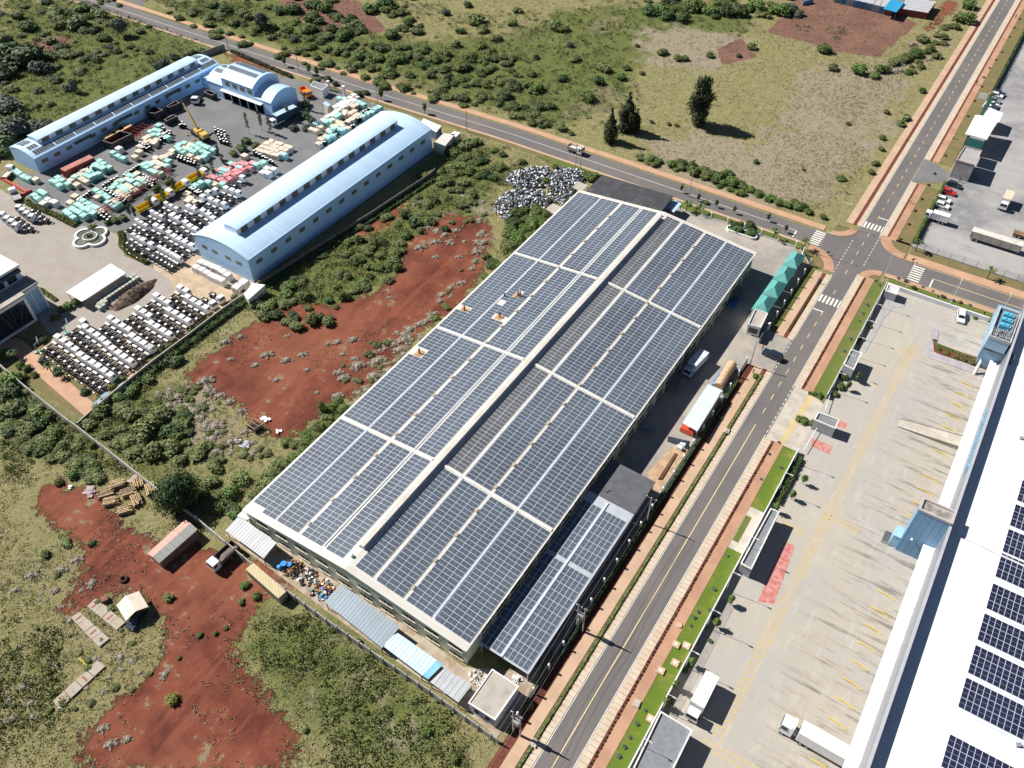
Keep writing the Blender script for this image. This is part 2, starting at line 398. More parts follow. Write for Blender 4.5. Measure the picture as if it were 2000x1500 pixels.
rs = mixc(t, ramp(t, n1, .36, .62), (.098, .030, .022), (.195, .062, .038))
mps = nd(t, 'ShaderNodeMapping'); mps.inputs['Scale'].default_value = (1, .12, 1); mps.inputs['Rotation'].default_value = (0, 0, -.25); t.links.new(p, mps.inputs['Vector'])
rs = mixc(t, math_(t, 'MULTIPLY', ramp(t, noise(t, mps.outputs[0], .35, 6, .7), .48, .66), .6), rs, (.24, .085, .048))
rs = mixc(t, math_(t, 'MULTIPLY', ramp(t, n4, .48, .62), .55), rs, (.25, .095, .055))
rs = mixc(t, math_(t, 'MULTIPLY', ramp(t, n3, .55, .8), .5), rs, (.20, .095, .065))
rs = mixc(t, ramp(t, math_(t, 'ADD', n2, math_(t, 'MULTIPLY', math_(t, 'SUBTRACT', n1, .5), .9)), .60, .74), rs, mixc(t, n3, (.18, .155, .085), (.27, .23, .16)))
mk = thr(sp.outputs[0], math_(t, 'ADD', math_(t, 'MULTIPLY', n2, .6), math_(t, 'MULTIPLY', n1, .4)), 2.4, .44, .56)
t.links.new(mixc(t, mk, gr, rs), b.inputs['Base Color']); b.inputs['Roughness'].default_value = .95; b.inputs['Specular IOR Level'].default_value = .1
hh = math_(t, 'MULTIPLY', math_(t, 'ADD', n3, math_(t, 'MULTIPLY', n2, 1.6)), math_(t, 'SUBTRACT', 1.0, math_(t, 'MULTIPLY', mk, .8)))
bump(t, b, hh, 1.0, .28)
me.materials.append(gm); go = bpy.data.objects.new('ground', me); C.objects.link(go)
go['kind'] = 'structure'; go['label'] = 'red earth and rough grass ground'; go['category'] = 'ground'

# ------------------------------------------------------------------ roads and pavements
RX0, RX1 = -23.85, -17.65
asph, t, b = newmat('asphalt'); p = pos(t)
mp = nd(t, 'ShaderNodeMapping'); mp.inputs['Scale'].default_value = (1.0, .03, 1); t.links.new(p, mp.inputs['Vector'])
c = mixc(t, ramp(t, noise(t, p, .08, 5), .35, .65), (.118, .110, .107), (.148, .132, .124)); c = mixc(t, math_(t, 'MULTIPLY', ramp(t, noise(t, mp.outputs[0], 1.6, 4), .5, .7), .35), c, (.075, .073, .074))
c = mixc(t, math_(t, 'MULTIPLY', noise(t, p, 6, 3), .25), c, (.17, .16, .155))
t.links.new(c, b.inputs['Base Color']); b.inputs['Roughness'].default_value = .88
asph2 = M('grey_asphalt', (.165, .165, .168), .9, var=.1, scale=.12, bmp=.01, bscale=6)
CL = [(-24, 204.3), (-77, 204.6), (-135, 205.0), (-187, 203.0), (-247, 201.7), (-345, 200.3), (-420, 199.5)]
def cy(x):
    for (a, ya), (b_, yb) in zip(CL[:-1], CL[1:]):
        if b_ <= x <= a: return ya+(yb-ya)*(x-a)/(b_-a)
    return CL[0][1] if x > -24 else CL[-1][1]
def strip(xa, xb, d0, d1, n=40):
    q = [xa+(xb-xa)*i/n for i in range(n+1)]
    return [(x, cy(x)+d0) for x in q]+[(x, cy(x)+d1) for x in q[::-1]]
sheet('main_road', rect(RX0, RX1, -10, 460), .012, asph, 'straight two lane asphalt road')
sheet('crossing_road', strip(-420, RX0-.01, -3.9, 3.5), .012, asph, 'asphalt road running left from the crossroads')
sheet('side_road', rect(RX1+.01, 120, 199.0, 207.4), .012, asph, 'asphalt road running right from the crossroads')
def fillet(cx, cy_, sx, sy, r, n=10):
    return [(cx, cy_)]+[(cx+sx*(r-r*math.sin(a)), cy_+sy*(r-r*math.cos(a))) for a in [math.pi/2*i/n for i in range(n+1)]]
mb = MB()
FIL = [(RX0, 200.4, -1, -1, 9), (RX0, 207.8, -1, 1, 6), (RX1, 199.0, 1, -1, 5), (RX1, 207.4, 1, 1, 8)]
for f in FIL:
    q = fillet(*f); a = sum(q[i][0]*q[(i+1)%len(q)][1]-q[(i+1)%len(q)][0]*q[i][1] for i in range(len(q)))
    mb.add([(x, y, .020) for x, y in (q if a > 0 else q[::-1])], [tuple(range(len(q)))])
q = px([(200,-20),(330,-20),(285,2),(270,22),(300,42),(220,20),(205,8)]); mb.add([(x, y, .02) for x, y, z in q], [tuple(range(len(q)))])
struct('junction_asphalt', mb, asph, 'curved asphalt corners of the crossroads')
# left pavement of the main road
def segs(y0, y1, cuts):
    r = [(y0, y1)]
    for a, b_ in cuts: r = [s for (p_, q_) in r for s in (((p_, min(q_, a)), (max(p_, b_), q_)) if a < q_ and b_ > p_ else ((p_, q_),)) if s[1]-s[0] > .05]
    return r
L = segs(-10, 460, [(147.5, 160.5), (190, 216)]); Rr = segs(-10, 460, [(127.5, 146), (194.5, 214.5), (247, 262)])
def strips(name, x0, x1, sg, z, mat, label):
    mb = MB()
    for a, b_ in sg: mb.box(x0, x1, a, b_, -.02, z)
    return struct(name, mb, mat, label)
strips('left_brick_path', -28.0, -25.95, L, .11, tanpath, 'brick footpath along the left side of the road')
slabm, t, b = newmat('slab_paving'); p = pos(t)
sx = nd(t, 'ShaderNodeSeparateXYZ'); t.links.new(p, sx.inputs[0])
jn = ramp(t, math_(t, 'ABSOLUTE', math_(t, 'SUBTRACT', math_(t, 'FRACT', math_(t, 'DIVIDE', sx.outputs[1], 1.05)), .5)), .44, .48)
c = mixc(t, ramp(t, noise(t, p, .5, 5), .4, .65), (.50, .40, .29), (.56, .47, .37)); c = mixc(t, ramp(t, noise(t, p, .12, 4), .55, .75), c, (.46, .29, .18)); c = mixc(t, jn, c, (.22, .17, .13))
t.links.new(c, b.inputs['Base Color']); b.inputs['Roughness'].default_value = .9
strips('left_slab_drain', -24.95, -23.86, L, .085, slabm, 'pale slab drain cover strip along the left kerb')
strips('right_slab_drain', -17.64, -16.2, Rr, .085, slabm, 'pale slab drain cover strip along the right kerb')
strips('right_brick_path', -15.55, -13.55, Rr, .11, brick, 'brick footpath along the right side of the road')
strips('left_planting_soil', -25.94, -24.96, L, .07, gsoil, 'narrow soil bed beside the left footpath')
strips('right_planting_soil', -16.19, -15.56, Rr, .07, gsoil, 'narrow soil bed beside the right footpath')
verge = M('mown_verge_grass', (.13, .17, .035), .95, var=.18, scale=.22, col2=(.17, .145, .06), bmp=.08, bscale=5, lo=.5, hi=.68)
vergedry = M('dry_verge_grass', (.19, .165, .07), .95, var=.18, scale=.3, col2=(.24, .15, .08), bmp=.06, bscale=5, lo=.48, hi=.7)
lawn = M('bright_lawn', (.13, .20, .022), .95, var=.22, scale=.25, col2=(.20, .19, .04), bmp=.08, bscale=6, lo=.5, hi=.7)
strips('lawn', -13.54, -10.55, segs(-10, 127.5, [(97, 108.5)]), .06, lawn, 'bright green lawn strip along the white lot wall')
strips('verge', -13.54, -10.55, segs(146, 194.5, []), .06, verge, 'grass verge along the white lot wall')
strips('dry_verge', -13.54, -9.8, segs(214.5, 247, [])+segs(262, 460, []), .06, vergedry, 'dry grass verge with planting pits')
strips('soil_strip', -29.75, -28.02, segs(24, 147, []), .05, gsoil, 'bare red soil strip outside the factory fence')
strips('shaded_verge', -29.75, -28.02, segs(161, 190, []), .05, verge, 'grass strip outside the factory fence')
mb = MB()  # raised pavements beside the crossing road
mb.prism(strip(-24-8, -420, 4.3, 6.7), -.02, .10); struct('far_brick_path', mb, brick2, 'dusty brick footpath on the far side of the crossing road')
mb = MB(); mb.prism(strip(-24-10, -420, -4.9, -4.0), -.02, .09); struct('near_kerb_path', mb, tanpath, 'narrow tan path on the near side of the crossing road')
mb = MB(); mb.prism(strip(-24-10, -120, -7.7, -4.92), -.02, .04); struct('roadside_verge', mb, verge, 'grass verge between the road and the factory wall')
mb = MB(); mb.prism(strip(-120, -200, -6.5, -4.92), -.02, .03); struct('roadside_soil', mb, vergedry, 'dry grass strip beside the crossing road')
mb = MB(); mb.box(-9, 120, 207.5, 210.6, -.02, .11); struct('side_brick_path', mb, brick2, 'brick footpath on the far side of the side road')
mb = MB(); mb.box(-9, 120, 210.62, 214.2, -.02, .05); struct('side_verge', mb, vergedry, 'dry verge below the truck park fence')
mb = MB(); mb.box(-12, 120, 197.3, 198.9, -.02, .11); struct('near_side_path', mb, brick2, 'narrow brick path on the near side of the side road')
mb = MB(); mb.box(-10.4, 120, 193.6, 197.28, -.02, .05); struct('flower_bed', mb, verge, 'planted strip along the white lot wall')
mb = MB()  # curved brick corners
for (fx, fy, sx_, sy_, r), dr in zip(FIL, (2.6, 2.2, 2.2, 2.8)):
    n = 10; an = [math.pi/2*i/n for i in range(n+1)]; cx, cy_ = fx+sx_*r, fy+sy_*r
    o_ = [(cx-sx_*r*math.sin(a), cy_-sy_*r*math.cos(a)) for a in an]; i_ = [(cx-sx_*(r-dr)*math.sin(a), cy_-sy_*(r-dr)*math.cos(a)) for a in an]
    mb.prism(o_+i_[::-1], -.01, .115)
struct('corner_brick_path', mb, brick, 'brick footpath turning the corners of the crossroads')
mb = MB()
for s_ in (-1, 1):
    x = RX0+.06 if s_ < 0 else RX1-.06
    for a, b_ in (L if s_ < 0 else Rr): mb.box(x-.11, x+.11, a, b_, 0, .095)
struct('kerb', mb, kerbm, 'pale concrete kerb edging of the main road')
mb = MB()
for (fx, fy, sx_, sy_, r), dr in zip(FIL, (2.6, 2.2, 2.2, 2.8)):
    n = 10; an = [math.pi/2*i/n for i in range(n+1)]; cx, cy_ = fx+sx_*r, fy+sy_*r
    mb.prism([(cx, cy_)]+[(cx-sx_*(r-dr)*math.sin(a), cy_-sy_*(r-dr)*math.cos(a)) for a in an], -.01, .06)
struct('corner_verge', mb, vergedry, 'grass inside the curved brick corners')
sheet('shelter_pavement', rect(-13.5, -10.6, 97, 108.5), .06, conc, 'concrete apron between the shelter and the brick path', h=True)
mb = MB(); mb.box(-15.2+1.8, -12.2, 99, 106, .0, .09); struct('shelter_bed', mb, verge, 'small planted bed beside the shelter')
# painted lines
mb = MB(); zz = .026
def line(x0, x1, y0, y1): mb.add([(x0,y0,zz),(x1,y0,zz),(x1,y1,zz),(x0,y1,zz)], [(0,1,2,3)])
for a, b_ in L: line(RX0+.28, RX0+.40, a, b_)
for a, b_ in Rr: line(RX1-.40, RX1-.28, a, b_)
for y0, y1, x in ((127.5, 146, RX1-.3), (147.5, 160.5, RX0+.3), (199, 215.5, RX1-.15), (190, 208, RX0+.15), (247, 262, RX1-.3)):
    y = y0
    while y < y1: line(x-.07, x+.07, y, y+.9); y += 1.6
for k in range(6):   # zebra crossings
    x = RX0+.55+k*.98
    line(x, x+.5, 178.3, 181.4); line(x, x+.5, 216.3, 219.3)
for k in range(7):
    y = 201.0+k*1.02; line(-33.8, -30.9, y-.1, y+.42)
    y = 199.6+k*1.05; line(-6.6, -3.6, y, y+.5)
line(RX0+.3, -20.9, 174.6, 174.95); line(-20.6, RX1-.4, 223, 223.35); line(-38.5, -38.1, 201.0, 204.2); line(-.9, -.5, 199.2, 202.9)
x = -38.5
while x > -415:
    y = cy(x); y2 = cy(x-6); mb.add([(x,y-.07,zz),(x,y+.07,zz),(x-6,y2+.07,zz),(x-6,y2-.07,zz)], [(0,1,2,3)]); x -= 6
struct('white_road_markings', mb, wline, 'white painted lines and zebra crossings on the roads')
mb = MB()
line(-20.98, -20.82, -10, 130)
y = 134
while y < 450:
    if not 186 < y < 189: line(-20.9, -20.76, y, y+1.9)
    y += 4.9
line(-1, 120, 203.2, 203.36); line(-.5, 120, 199.25, 199.37); line(-6, 120, 207.1, 207.22)
struct('yellow_road_markings', mb, cline, 'pale yellow centre lines of the roads')

# ------------------------------------------------------------------ yards
lotm, t, b = newmat('lot_concrete'); p = pos(t)
bt = nd(t, 'ShaderNodeTexBrick'); bt.offset = 0; bt.inputs['Scale'].default_value = 1.0; bt.inputs['Brick Width'].default_value = 5.; bt.inputs['Row Height'].default_value = 5.
bt.inputs['Mortar Size'].default_value = .03; bt.inputs['Color1'].default_value = rgba((.40, .365, .305)); bt.inputs['Color2'].default_value = rgba((.385, .35, .295)); bt.inputs['Mortar'].default_value = rgba((.36, .31, .25)); t.links.new(p, bt.inputs['Vector'])
c = mixc(t, ramp(t, noise(t, p, .05, 6, .65), .40, .62), bt.outputs[0], (.365, .345, .315))
mp = nd(t, 'ShaderNodeMapping'); mp.inputs['Scale'].default_value = (.09, .9, 1); mp.inputs['Rotation'].default_value = (0, 0, -.08); t.links.new(p, mp.inputs['Vector'])
sx = nd(t, 'ShaderNodeSeparateXYZ'); t.links.new(p, sx.inputs[0])
dk = ramp(t, sx.outputs[0], 1., 12.)
st = math_(t, 'MULTIPLY', math_(t, 'MULTIPLY', ramp(t, noise(t, mp.outputs[0], .75, 6, .75), .49, .66), dk), .85)
c = mixc(t, st, c, (.115, .105, .09))
mp2 = nd(t, 'ShaderNodeMapping'); mp2.inputs['Scale'].default_value = (1, .25, 1); mp2.inputs['Rotation'].default_value = (0, 0, .5); t.links.new(p, mp2.inputs['Vector'])
c = mixc(t, math_(t, 'MULTIPLY', ramp(t, noise(t, mp2.outputs[0], .6, 8, .75), .50, .72), .4), c, (.55, .52, .48))
c = mixc(t, math_(t, 'MULTIPLY', ramp(t, noise(t, mp2.outputs[0], .22, 8, .8), .56, .70), .35), c, (.27, .25, .225))
t.links.new(c, b.inputs['Base Color']); b.inputs['Roughness'].default_value = .9
sheet('loading_lot', rect(-10.3, 24, -10, 193.5), .010, lotm, 'pale concrete loading lot beside the white warehouse')
parkm, t, b = newmat('truck_park_surface'); p = pos(t)
c = mixc(t, ramp(t, noise(t, p, .035, 5, .6), .4, .6), (.20, .20, .205), (.33, .32, .31)); c = mixc(t, math_(t, 'MULTIPLY', ramp(t, noise(t, p, .3, 7, .7), .45, .7), .5), c, (.40, .38, .35))
mp = nd(t, 'ShaderNodeMapping'); mp.inputs['Scale'].default_value = (.15, .9, 1); t.links.new(p, mp.inputs['Vector']); c = mixc(t, math_(t, 'MULTIPLY', ramp(t, noise(t, mp.outputs[0], .7, 5), .55, .75), .5), c, (.13, .13, .135))
t.links.new(c, b.inputs['Base Color']); b.inputs['Roughness'].default_value = .9
sheet('truck_park', rect(-9.4, 200, 214.4, 500), .010, parkm, 'grey stained truck park at the upper right')
sheet('truck_park_entrance', [(RX1+.02, 246.8), (-9.3, 252), (-9.3, 258.5), (RX1+.02, 262.2)], .014, asph2, 'tarmac entrance to the truck park')
sheet('lot_entrance', [(RX1+.02, 127.3), (-10.2, 127.3), (-10.2, 144), (-13.4, 146), (RX1+.02, 146.2)], .014, conc, 'concrete entrance to the loading lot')
facyard, t, b = newmat('factory_yard_concrete'); p = pos(t)
c = mixc(t, ramp(t, noise(t, p, .09, 6, .65), .38, .62), (.25, .235, .215), (.37, .33, .28)); c = mixc(t, math_(t, 'MULTIPLY', ramp(t, noise(t, p, .5, 6), .5, .75), .4), c, (.42, .36, .29))
t.links.new(c, b.inputs['Base Color']); b.inputs['Roughness'].default_value = .9
sheet('factory_yard', [(-42.2, 60), (-30.1, 60), (-30.1, 190), (-36, 196.6), (-95, 197), (-95, 180.8), (-42.2, 180.8)], .010, facyard, 'concrete yard around the solar roofed factory')
sheet('factory_entrance', [(-30.2, 146.8), (RX0-.02, 147.3), (RX0-.02, 160.6), (-30.2, 161)], .016, facyard, 'concrete entrance of the factory yard')
sheet('back_lane', px([(440,1045),(490,985),(905,1303),(1000,1310),(1060,1300),(1010,1400),(970,1440),(905,1385),(640,1195)]), .008, M('lane_concrete', (.36, .27, .19), .95, var=.2, scale=.4, col2=(.42, .36, .29)), 'dusty concrete lane behind the factory')
sheet('truck_yard', px([(20,335),(76,340),(455,130),(600,160),(700,190),(780,225),(845,300),(500,545),(385,500),(300,520),(240,490),(240,455),(150,440),(60,395)]), .008, asph2, 'grey tarmac yard full of trucks and crates')
pavem = M('courtyard_paving', (.345, .30, .255), .95, var=.08, scale=.25, col2=(.33, .305, .28), bmp=.01, bscale=8)
sheet('courtyard', px([(-60,330),(40,395),(105,410),(150,440),(200,446),(238,462),(243,500),(296,522),(330,545),(340,568),(210,680),(95,650),(60,600),(-60,560)]), .016, pavem, 'paved courtyard round the clover shaped fountain')
sheet('lower_truck_lot', px([(336,570),(300,545),(300,515),(395,490),(500,552),(440,612),(215,775),(200,768),(80,682),(165,612),(205,640)]), .012, M('sandy_lot_paving', (.44, .34, .24), .95, var=.12, scale=.3), 'sandy paved lot under the white truck chassis')
sheet('garden', px([(-40,670),(30,655),(90,672),(205,768),(160,815),(57,752),(-40,690)]), .006, vergedry, 'dry garden beside the tan path')
sheet('garden_path', px([(-20,672),(32,660),(45,666),(188,792),(165,812),(20,686),(-20,690)]), .014, brick2, 'tan path leading down through the garden')
# ------------------------------------------------------------------ solar roofed factory
def pv(mb, o, u, v, n, L, W, nu, nv, skip=(), fr=.04, half=True, lift=.10):
    'panels in a grid: o = corner, u, v = unit directions, L along u, W along v; material 0 glass, 1 frame'
    o, u, v, n = Vector(o), Vector(u), Vector(v), Vector(n)
    for i in range(nu):
        for j in range(nv):
            if (i, j) in skip: continue
            a = o+u*(i*L+.012)+v*(j*W+.012)+n*lift; l, w_ = L-.024, W-.024
            q = [a, a+u*l, a+u*l+v*w_, a+v*w_]; d = n*.03
            mb.add([p_-n*.05 for p_ in q]+q, [(4,5,6,7),(0,1,5,4),(1,2,6,5),(2,3,7,6),(3,0,4,7)], 1)
            if half: cells = ((fr, l/2-.012), (l/2+.012, l-fr))
            else: cells = ((fr, l-fr),)
            for s0, s1 in cells:
                mb.add([a+u*s0+v*fr+n*.006, a+u*s1+v*fr+n*.006, a+u*s1+v*(w_-fr)+n*.006, a+u*s0+v*(w_-fr)+n*.006], [(0,1,2,3)], 0)
BX0, BX1, BY0, BY1, ZE, ZR = -95.5, -42.3, 49.2, 180.7, 6.0, 8.45; BXM = (BX0+BX1)/2
fac = thing('solar_factory', 'long cream factory whose whole gable roof is covered with solar panels', 'factory', (BXM, 115, 0))
def zroof(x): return ZE+(ZR-ZE)*(1-abs(x-BXM)/((BX1-BX0)/2))
mb = MB(); t_ = .3
mb.box(BX0+.25, BX1-.25, BY0+.3, BY0+.6, 0, ZE-.25); mb.box(BX0+.25, BX1-.25, BY1-.6, BY1-.3, 0, ZE-.25)
for y in (BY0+.3, BY1-.6):
    mb.add([(BX0+.25,y,ZE-.25),(BX1-.25,y,ZE-.25),(BXM,y,ZR-.25),(BX0+.25,y+.3,ZE-.25),(BX1-.25,y+.3,ZE-.25),(BXM,y+.3,ZR-.25)], [(0,1,2),(5,4,3),(0,2,5,3),(1,4,5,2)])
mb.box(BX0+.25, BX0+.55, BY0+.6, BY1-.6, 0, ZE-.2); mb.box(BX1-.55, BX1-.25, BY0+.6, BY1-.6, 0, ZE-.2)
for k in range(29):
    y = BY0+4.6+k*4.6
    if y < BY1-1: mb.box(BX1-.25, BX1+.05, y-.22, y+.22, 0, ZE-.35)
mb.build('wall', palegreen, fac)
mb = MB()
mb.slab([(BX0,BY0,ZE),(BXM,BY0,ZR),(BXM,BY1,ZR),(BX0,BY1,ZE)], .14, 0); mb.slab([(BXM,BY0,ZR),(BX1,BY0,ZE),(BX1,BY1,ZE),(BXM,BY1,ZR)], .14, 0)
for y in (BY0-.06, BY1-.02):
    mb.add([(BX0,y,ZE-.32),(BX1,y,ZE-.32),(BXM,y,ZR-.3),(BX0,y,ZE+.06),(BX1,y,ZE+.06),(BXM,y,ZR+.06)]+[(BX0,y+.08,ZE-.32),(BX1,y+.08,ZE-.32),(BXM,y+.08,ZR-.3),(BX0,y+.08,ZE+.06),(BX1,y+.08,ZE+.06),(BXM,y+.08,ZR+.06)],
      [(0,2,5,3),(2,1,4,5),(6,9,11,8),(8,11,10,7),(3,5,11,9),(5,4,10,11),(0,6,8,2),(2,8,7,1),(0,3,9,6),(1,7,10,4)], 1)
roof = mb.build('roof', [creamroof, offwhite], fac)
mb = MB(); mb.box(BX0-.22, BX0-.02, BY0, BY1, ZE-.25, ZE-.02); mb.box(BX1+.02, BX1+.2, BY0, BY1, ZE-.25, ZE-.02); mb.build('gutter', offwhite, fac)
mb = MB()   # long ridge ventilator
y0, y1, xa, xb = 54.2, 177.6, -69.7, -68.5
mb.add([(xa-.15,y0,zroof(xa-.15)),(xb,y0,zroof(xb)-.05),(xb,y0,ZR+1.0),(xa+.3,y0,ZR+1.05),(xa-.15,y1,zroof(xa-.15)),(xb,y1,zroof(xb)-.05),(xb,y1,ZR+1.0),(xa+.3,y1,ZR+1.05)],
   [(0,1,2,3),(7,6,5,4),(0,3,7,4),(3,2,6,7),(2,1,5,6)], [1,1,0,0,1])
k = y0
while k < y1: mb.box(xb+.002, xb+.06, k, k+.08, zroof(xb)+.02, ZR+.98, 1); k += 2.2
mb.build('ridge_vent', [creamroof, M('pale_louvre', (.42, .42, .42), .6, var=.1)], fac)
STR = [(-95.15, -88.25, 4), (-87.6, -82.1, 3), (-81.25, -76.0, 3), (-74.95, -70.75, 2), (-67.7, -63.85, 2), (-62.85, -56.95, 3), (-56.2, -50.65, 3), (-49.95, -42.55, 4)]
GAPS = [78.0, 112.1, 146.1]     # walkways across the roof
SEG = [(50.7, 77.5), (78.5, 111.6), (112.6, 145.6), (146.6, 179.5)]
pvn = 0
for si, (xa, xb, nu) in enumerate(STR):
    za, zb = zroof(xa), zroof(xb); u = Vector((xb-xa, 0, zb-za)); L_ = u.length/nu; u.normalize(); nrm = u.cross(Vector((0, 1, 0))); 
    if nrm.z < 0: nrm = -nrm
    for gi, (a, b_) in enumerate(SEG):
        nv = int((b_-a)/1.006); W_ = (b_-a)/nv; sk = set()
        if gi == 0 and si == 0: sk = {(0, 0), (1, 0), (0, 1)} - {(0, 1)}
        for cx, cy_, r in ((907, 601, 1.1), (1012, 577, 1.1), (983, 594, .9), (975, 622, 1.1), (820, 686, 1.2)):
            q = P(cx, cy_, 6.6)
            for i in range(nu):
                for j in range(nv):
                    if abs(xa+(i+.5)*(xb-xa)/nu-q.x) < r and abs(a+(j+.5)*W_-q.y) < r*1.1: sk.add((i, j))
        mb = MB(); own = []
        pv(mb, (xa, a, za), u, (0, 1, 0), nrm, L_, W_, nu, nv, sk | ({(i, j) for i in range(nu) for j in range(12)} if gi == 0 and si in (6, 7) else set()))
        mats = [pvdusty if si == 4 and gi > 0 else pvglass, pvframe]
        if gi == 0 and si in (6, 7): mb.obox((xa+xb)/2, a+6, zroof((xa+xb)/2)-.02, .3, 12, .05, 0, 1)
        ao = mb.build('solar_array', mats, fac)
        if gi == 0 and si in (6, 7):
            for i in range(nu):
                for j in range(12):
                    m2 = MB(); pv(m2, Vector((xa, a, za))+u*(i*L_)+Vector((0, j*W_, 0)), u, (0, 1, 0), nrm, L_, W_, 1, 1); m2.build('solar_panel', mats, ao); pvn += 1
mb = MB()
def onroof(x0, x1, y0, y1, h, mi=0):
    for a, b_ in ([(x0, x1)] if (x0-BXM)*(x1-BXM) >= 0 else [(x0, BXM), (BXM, x1)]):
        mb.slab([(a,y0,zroof(a)+h),(b_,y0,zroof(b_)+h),(b_,y1,zroof(b_)+h),(a,y1,zroof(a)+h)], h-.005, mi)
for g in GAPS:
    for x0, x1 in ((STR[0][0], STR[3][1]), (STR[4][0], STR[7][1])): mb = MB(); onroof(x0, x1, g-.28, g+.28, .22); mb.build('walkway', offwhite, fac)
for x0, x1 in ((-88.1, -87.75), (-75.75, -75.5), (-63.1, -62.95), (-50.5, -50.1)): mb = MB(); onroof(x0, x1, 51, 179.5, .16); mb.build('cable_tray', pvframe, fac)
for k in range(19):
    y = 53+k*6.6
    for x in (-81.7, -56.6): mb = MB(); onroof(x-.35, x+.3, y, y+.9, .25); mb.build('roof_vent', M('tan_roof_vent', (.45, .38, .30), .8), fac)
for a, b_, h in ((907, 604, 1.5), (985, 580, 1.0), (1012, 580, 1.6), (1016, 582, 1.6), (976, 622, 1.2), (819, 688, 1.4)):
    q = P(a, b_, 6.6); m2 = MB(); z0 = zroof(q.x)-.1; m2.cyl((q.x, q.y, z0), (q.x, q.y, z0+h), .16, 8); m2.cyl((q.x, q.y, z0+h+.05), (q.x, q.y, z0+h+.2), .26, 8, r2=.05); m2.build('chimney', black, fac)
    onr = MB(); z1 = zroof(q.x); xa_ = q.x
    onr.slab([(xa_-1.0,q.y-1.1,zroof(xa_-1.0)+.02),(xa_+1.0,q.y-1.1,zroof(xa_+1.0)+.02),(xa_+1.0,q.y+1.1,zroof(xa_+1.0)+.02),(xa_-1.0,q.y+1.1,zroof(xa_-1.0)+.02)], .015); onr.build('rusty_roof_patch', M('rusty_roof', (.42, .25, .14), .9, var=.2), fac)
for a, b_ in ((688, 1088), (1290, 423)):
    q = P(a, b_, 8.2); m2 = MB(); m2.ball((q.x, q.y, 8.75), .38, 10, 6); m2.cyl((q.x,q.y,8.1),(q.x,q.y,8.6),.2,8); m2.build('roof_ventilator', white, fac)
for k in range(10):   # gable windows, two rows
    x = BX0+3.0+k*5.15
    for z0, z1 in ((.9, 2.0), (3.9, 5.0)):
        m2 = MB(); m2.box(x, x+2.9, BY0+.27, BY0+.35, z0, z1, 0)
        for q in (x+.9, x+1.9): m2.box(q, q+.08, BY0+.22, BY0+.27, z0+.05, z1-.05, 1)
        m2.box(x, x+2.9, BY0+.23, BY0+.27, (z0+z1)/2-.03, (z0+z1)/2+.03, 1)
        wo = m2.build('window', [dark, greysteel], fac); m2 = MB(); m2.box(x-.12, x+3.02, BY0+.12, BY0+.3, z0-.14, z0-.002); m2.build('sill', cream, wo)
for k in range(28):   # side windows
    y = BY0+5.3+k*4.6
    if y+3 > BY1: break
    for z0, z1 in ((.8, 2.3), (3.6, 5.2)):
        m2 = MB(); m2.box(BX1-.32, BX1-.21, y, y+3.1, z0, z1, 0)
        for q in (y+1., y+2.): m2.box(BX1-.21, BX1-.17, q, q+.08, z0, z1, 1)
        m2.build('window', [dark, white], fac)
for k in range(8):
    m2 = MB(); y = BY0+8+k*16; m2.cyl((BX1-.02, y, 0), (BX1-.02, y, ZE-.3), .08, 6); m2.build('downpipe', white, fac)

# annex with its own solar roof
annex = thing('solar_annex', 'lower open sided annex with slate grey roof and two strips of solar panels', 'annex', (-36, 75, 0))
AX0, AX1, AY0, AYM, AY1, AZ0, AZ1 = -41.9, -31.65, 52.6, 91.6, 101.0, 3.75, 3.35
def za_(x): return AZ0+(AZ1-AZ0)*(x-AX0)/(AX1-AX0)
mb = MB(); mb.slab([(AX0,AY0,AZ0),(AX1,AY0,AZ1),(AX1,AYM,AZ1),(AX0,AYM,AZ0)], .16, 0); mb.build('roof', M('light_grey_roof', (.40, .43, .47), .6, var=.06), annex)
mb = MB(); mb.slab([(AX0,AYM+.05,AZ0+.08),(AX1,AYM+.05,AZ1+.08),(AX1,AY1,AZ1+.08),(AX0,AY1,AZ0+.08)], .2, 0); mb.obox(-38.5, 93.5, za_(-38.5)+.08, .12, 1.1, .1, rad(-25), 1); mb.build('felt_roof', [dgrey, black], annex)
for xa, xb, nu in ((-41.7, -37.6, 4), (-37.1, -32.2, 5)):
    for a, nv in ((52.9, 11), (75.4, 7)):
        m2 = MB(); u = Vector((xb-xa, 0, za_(xb)-za_(xa))); L_ = u.length/nu; u.normalize()
        # panels stand lengthwise along the building here: use v as the long side
        nrm = u.cross(Vector((0,1,0))); nrm = nrm if nrm.z > 0 else -nrm
        pv(m2, (xb, a, za_(xb)), (0,1,0), -u, nrm, 1.96, L_, nv, nu)
        m2.build('solar_array', [pvglass, pvframe], annex)
mb = MB()
mb.slab([(-37.5,52.6,za_(-37.5)+.2),(-37.05,52.6,za_(-37.05)+.2),(-37.05,91.0,za_(-37.05)+.2),(-37.5,91.0,za_(-37.5)+.2)], .19)
mb.build('cable_tray', pvframe, annex)
for k in range(8):
    for x in (AX0+.3, AX1-.35):
        m2 = MB(); y = AY0+.3+k*(AY1-AY0-.6)/7; m2.box(x-.12, x+.12, y-.12, y+.12, 0, za_(x)-.17); m2.build('post', steel, annex)
mb = MB(); mb.box(AX1-.15, AX1-.05, AY0+4, AYM, .3, 1.6); mb.build('side_screen', dgrey, annex)

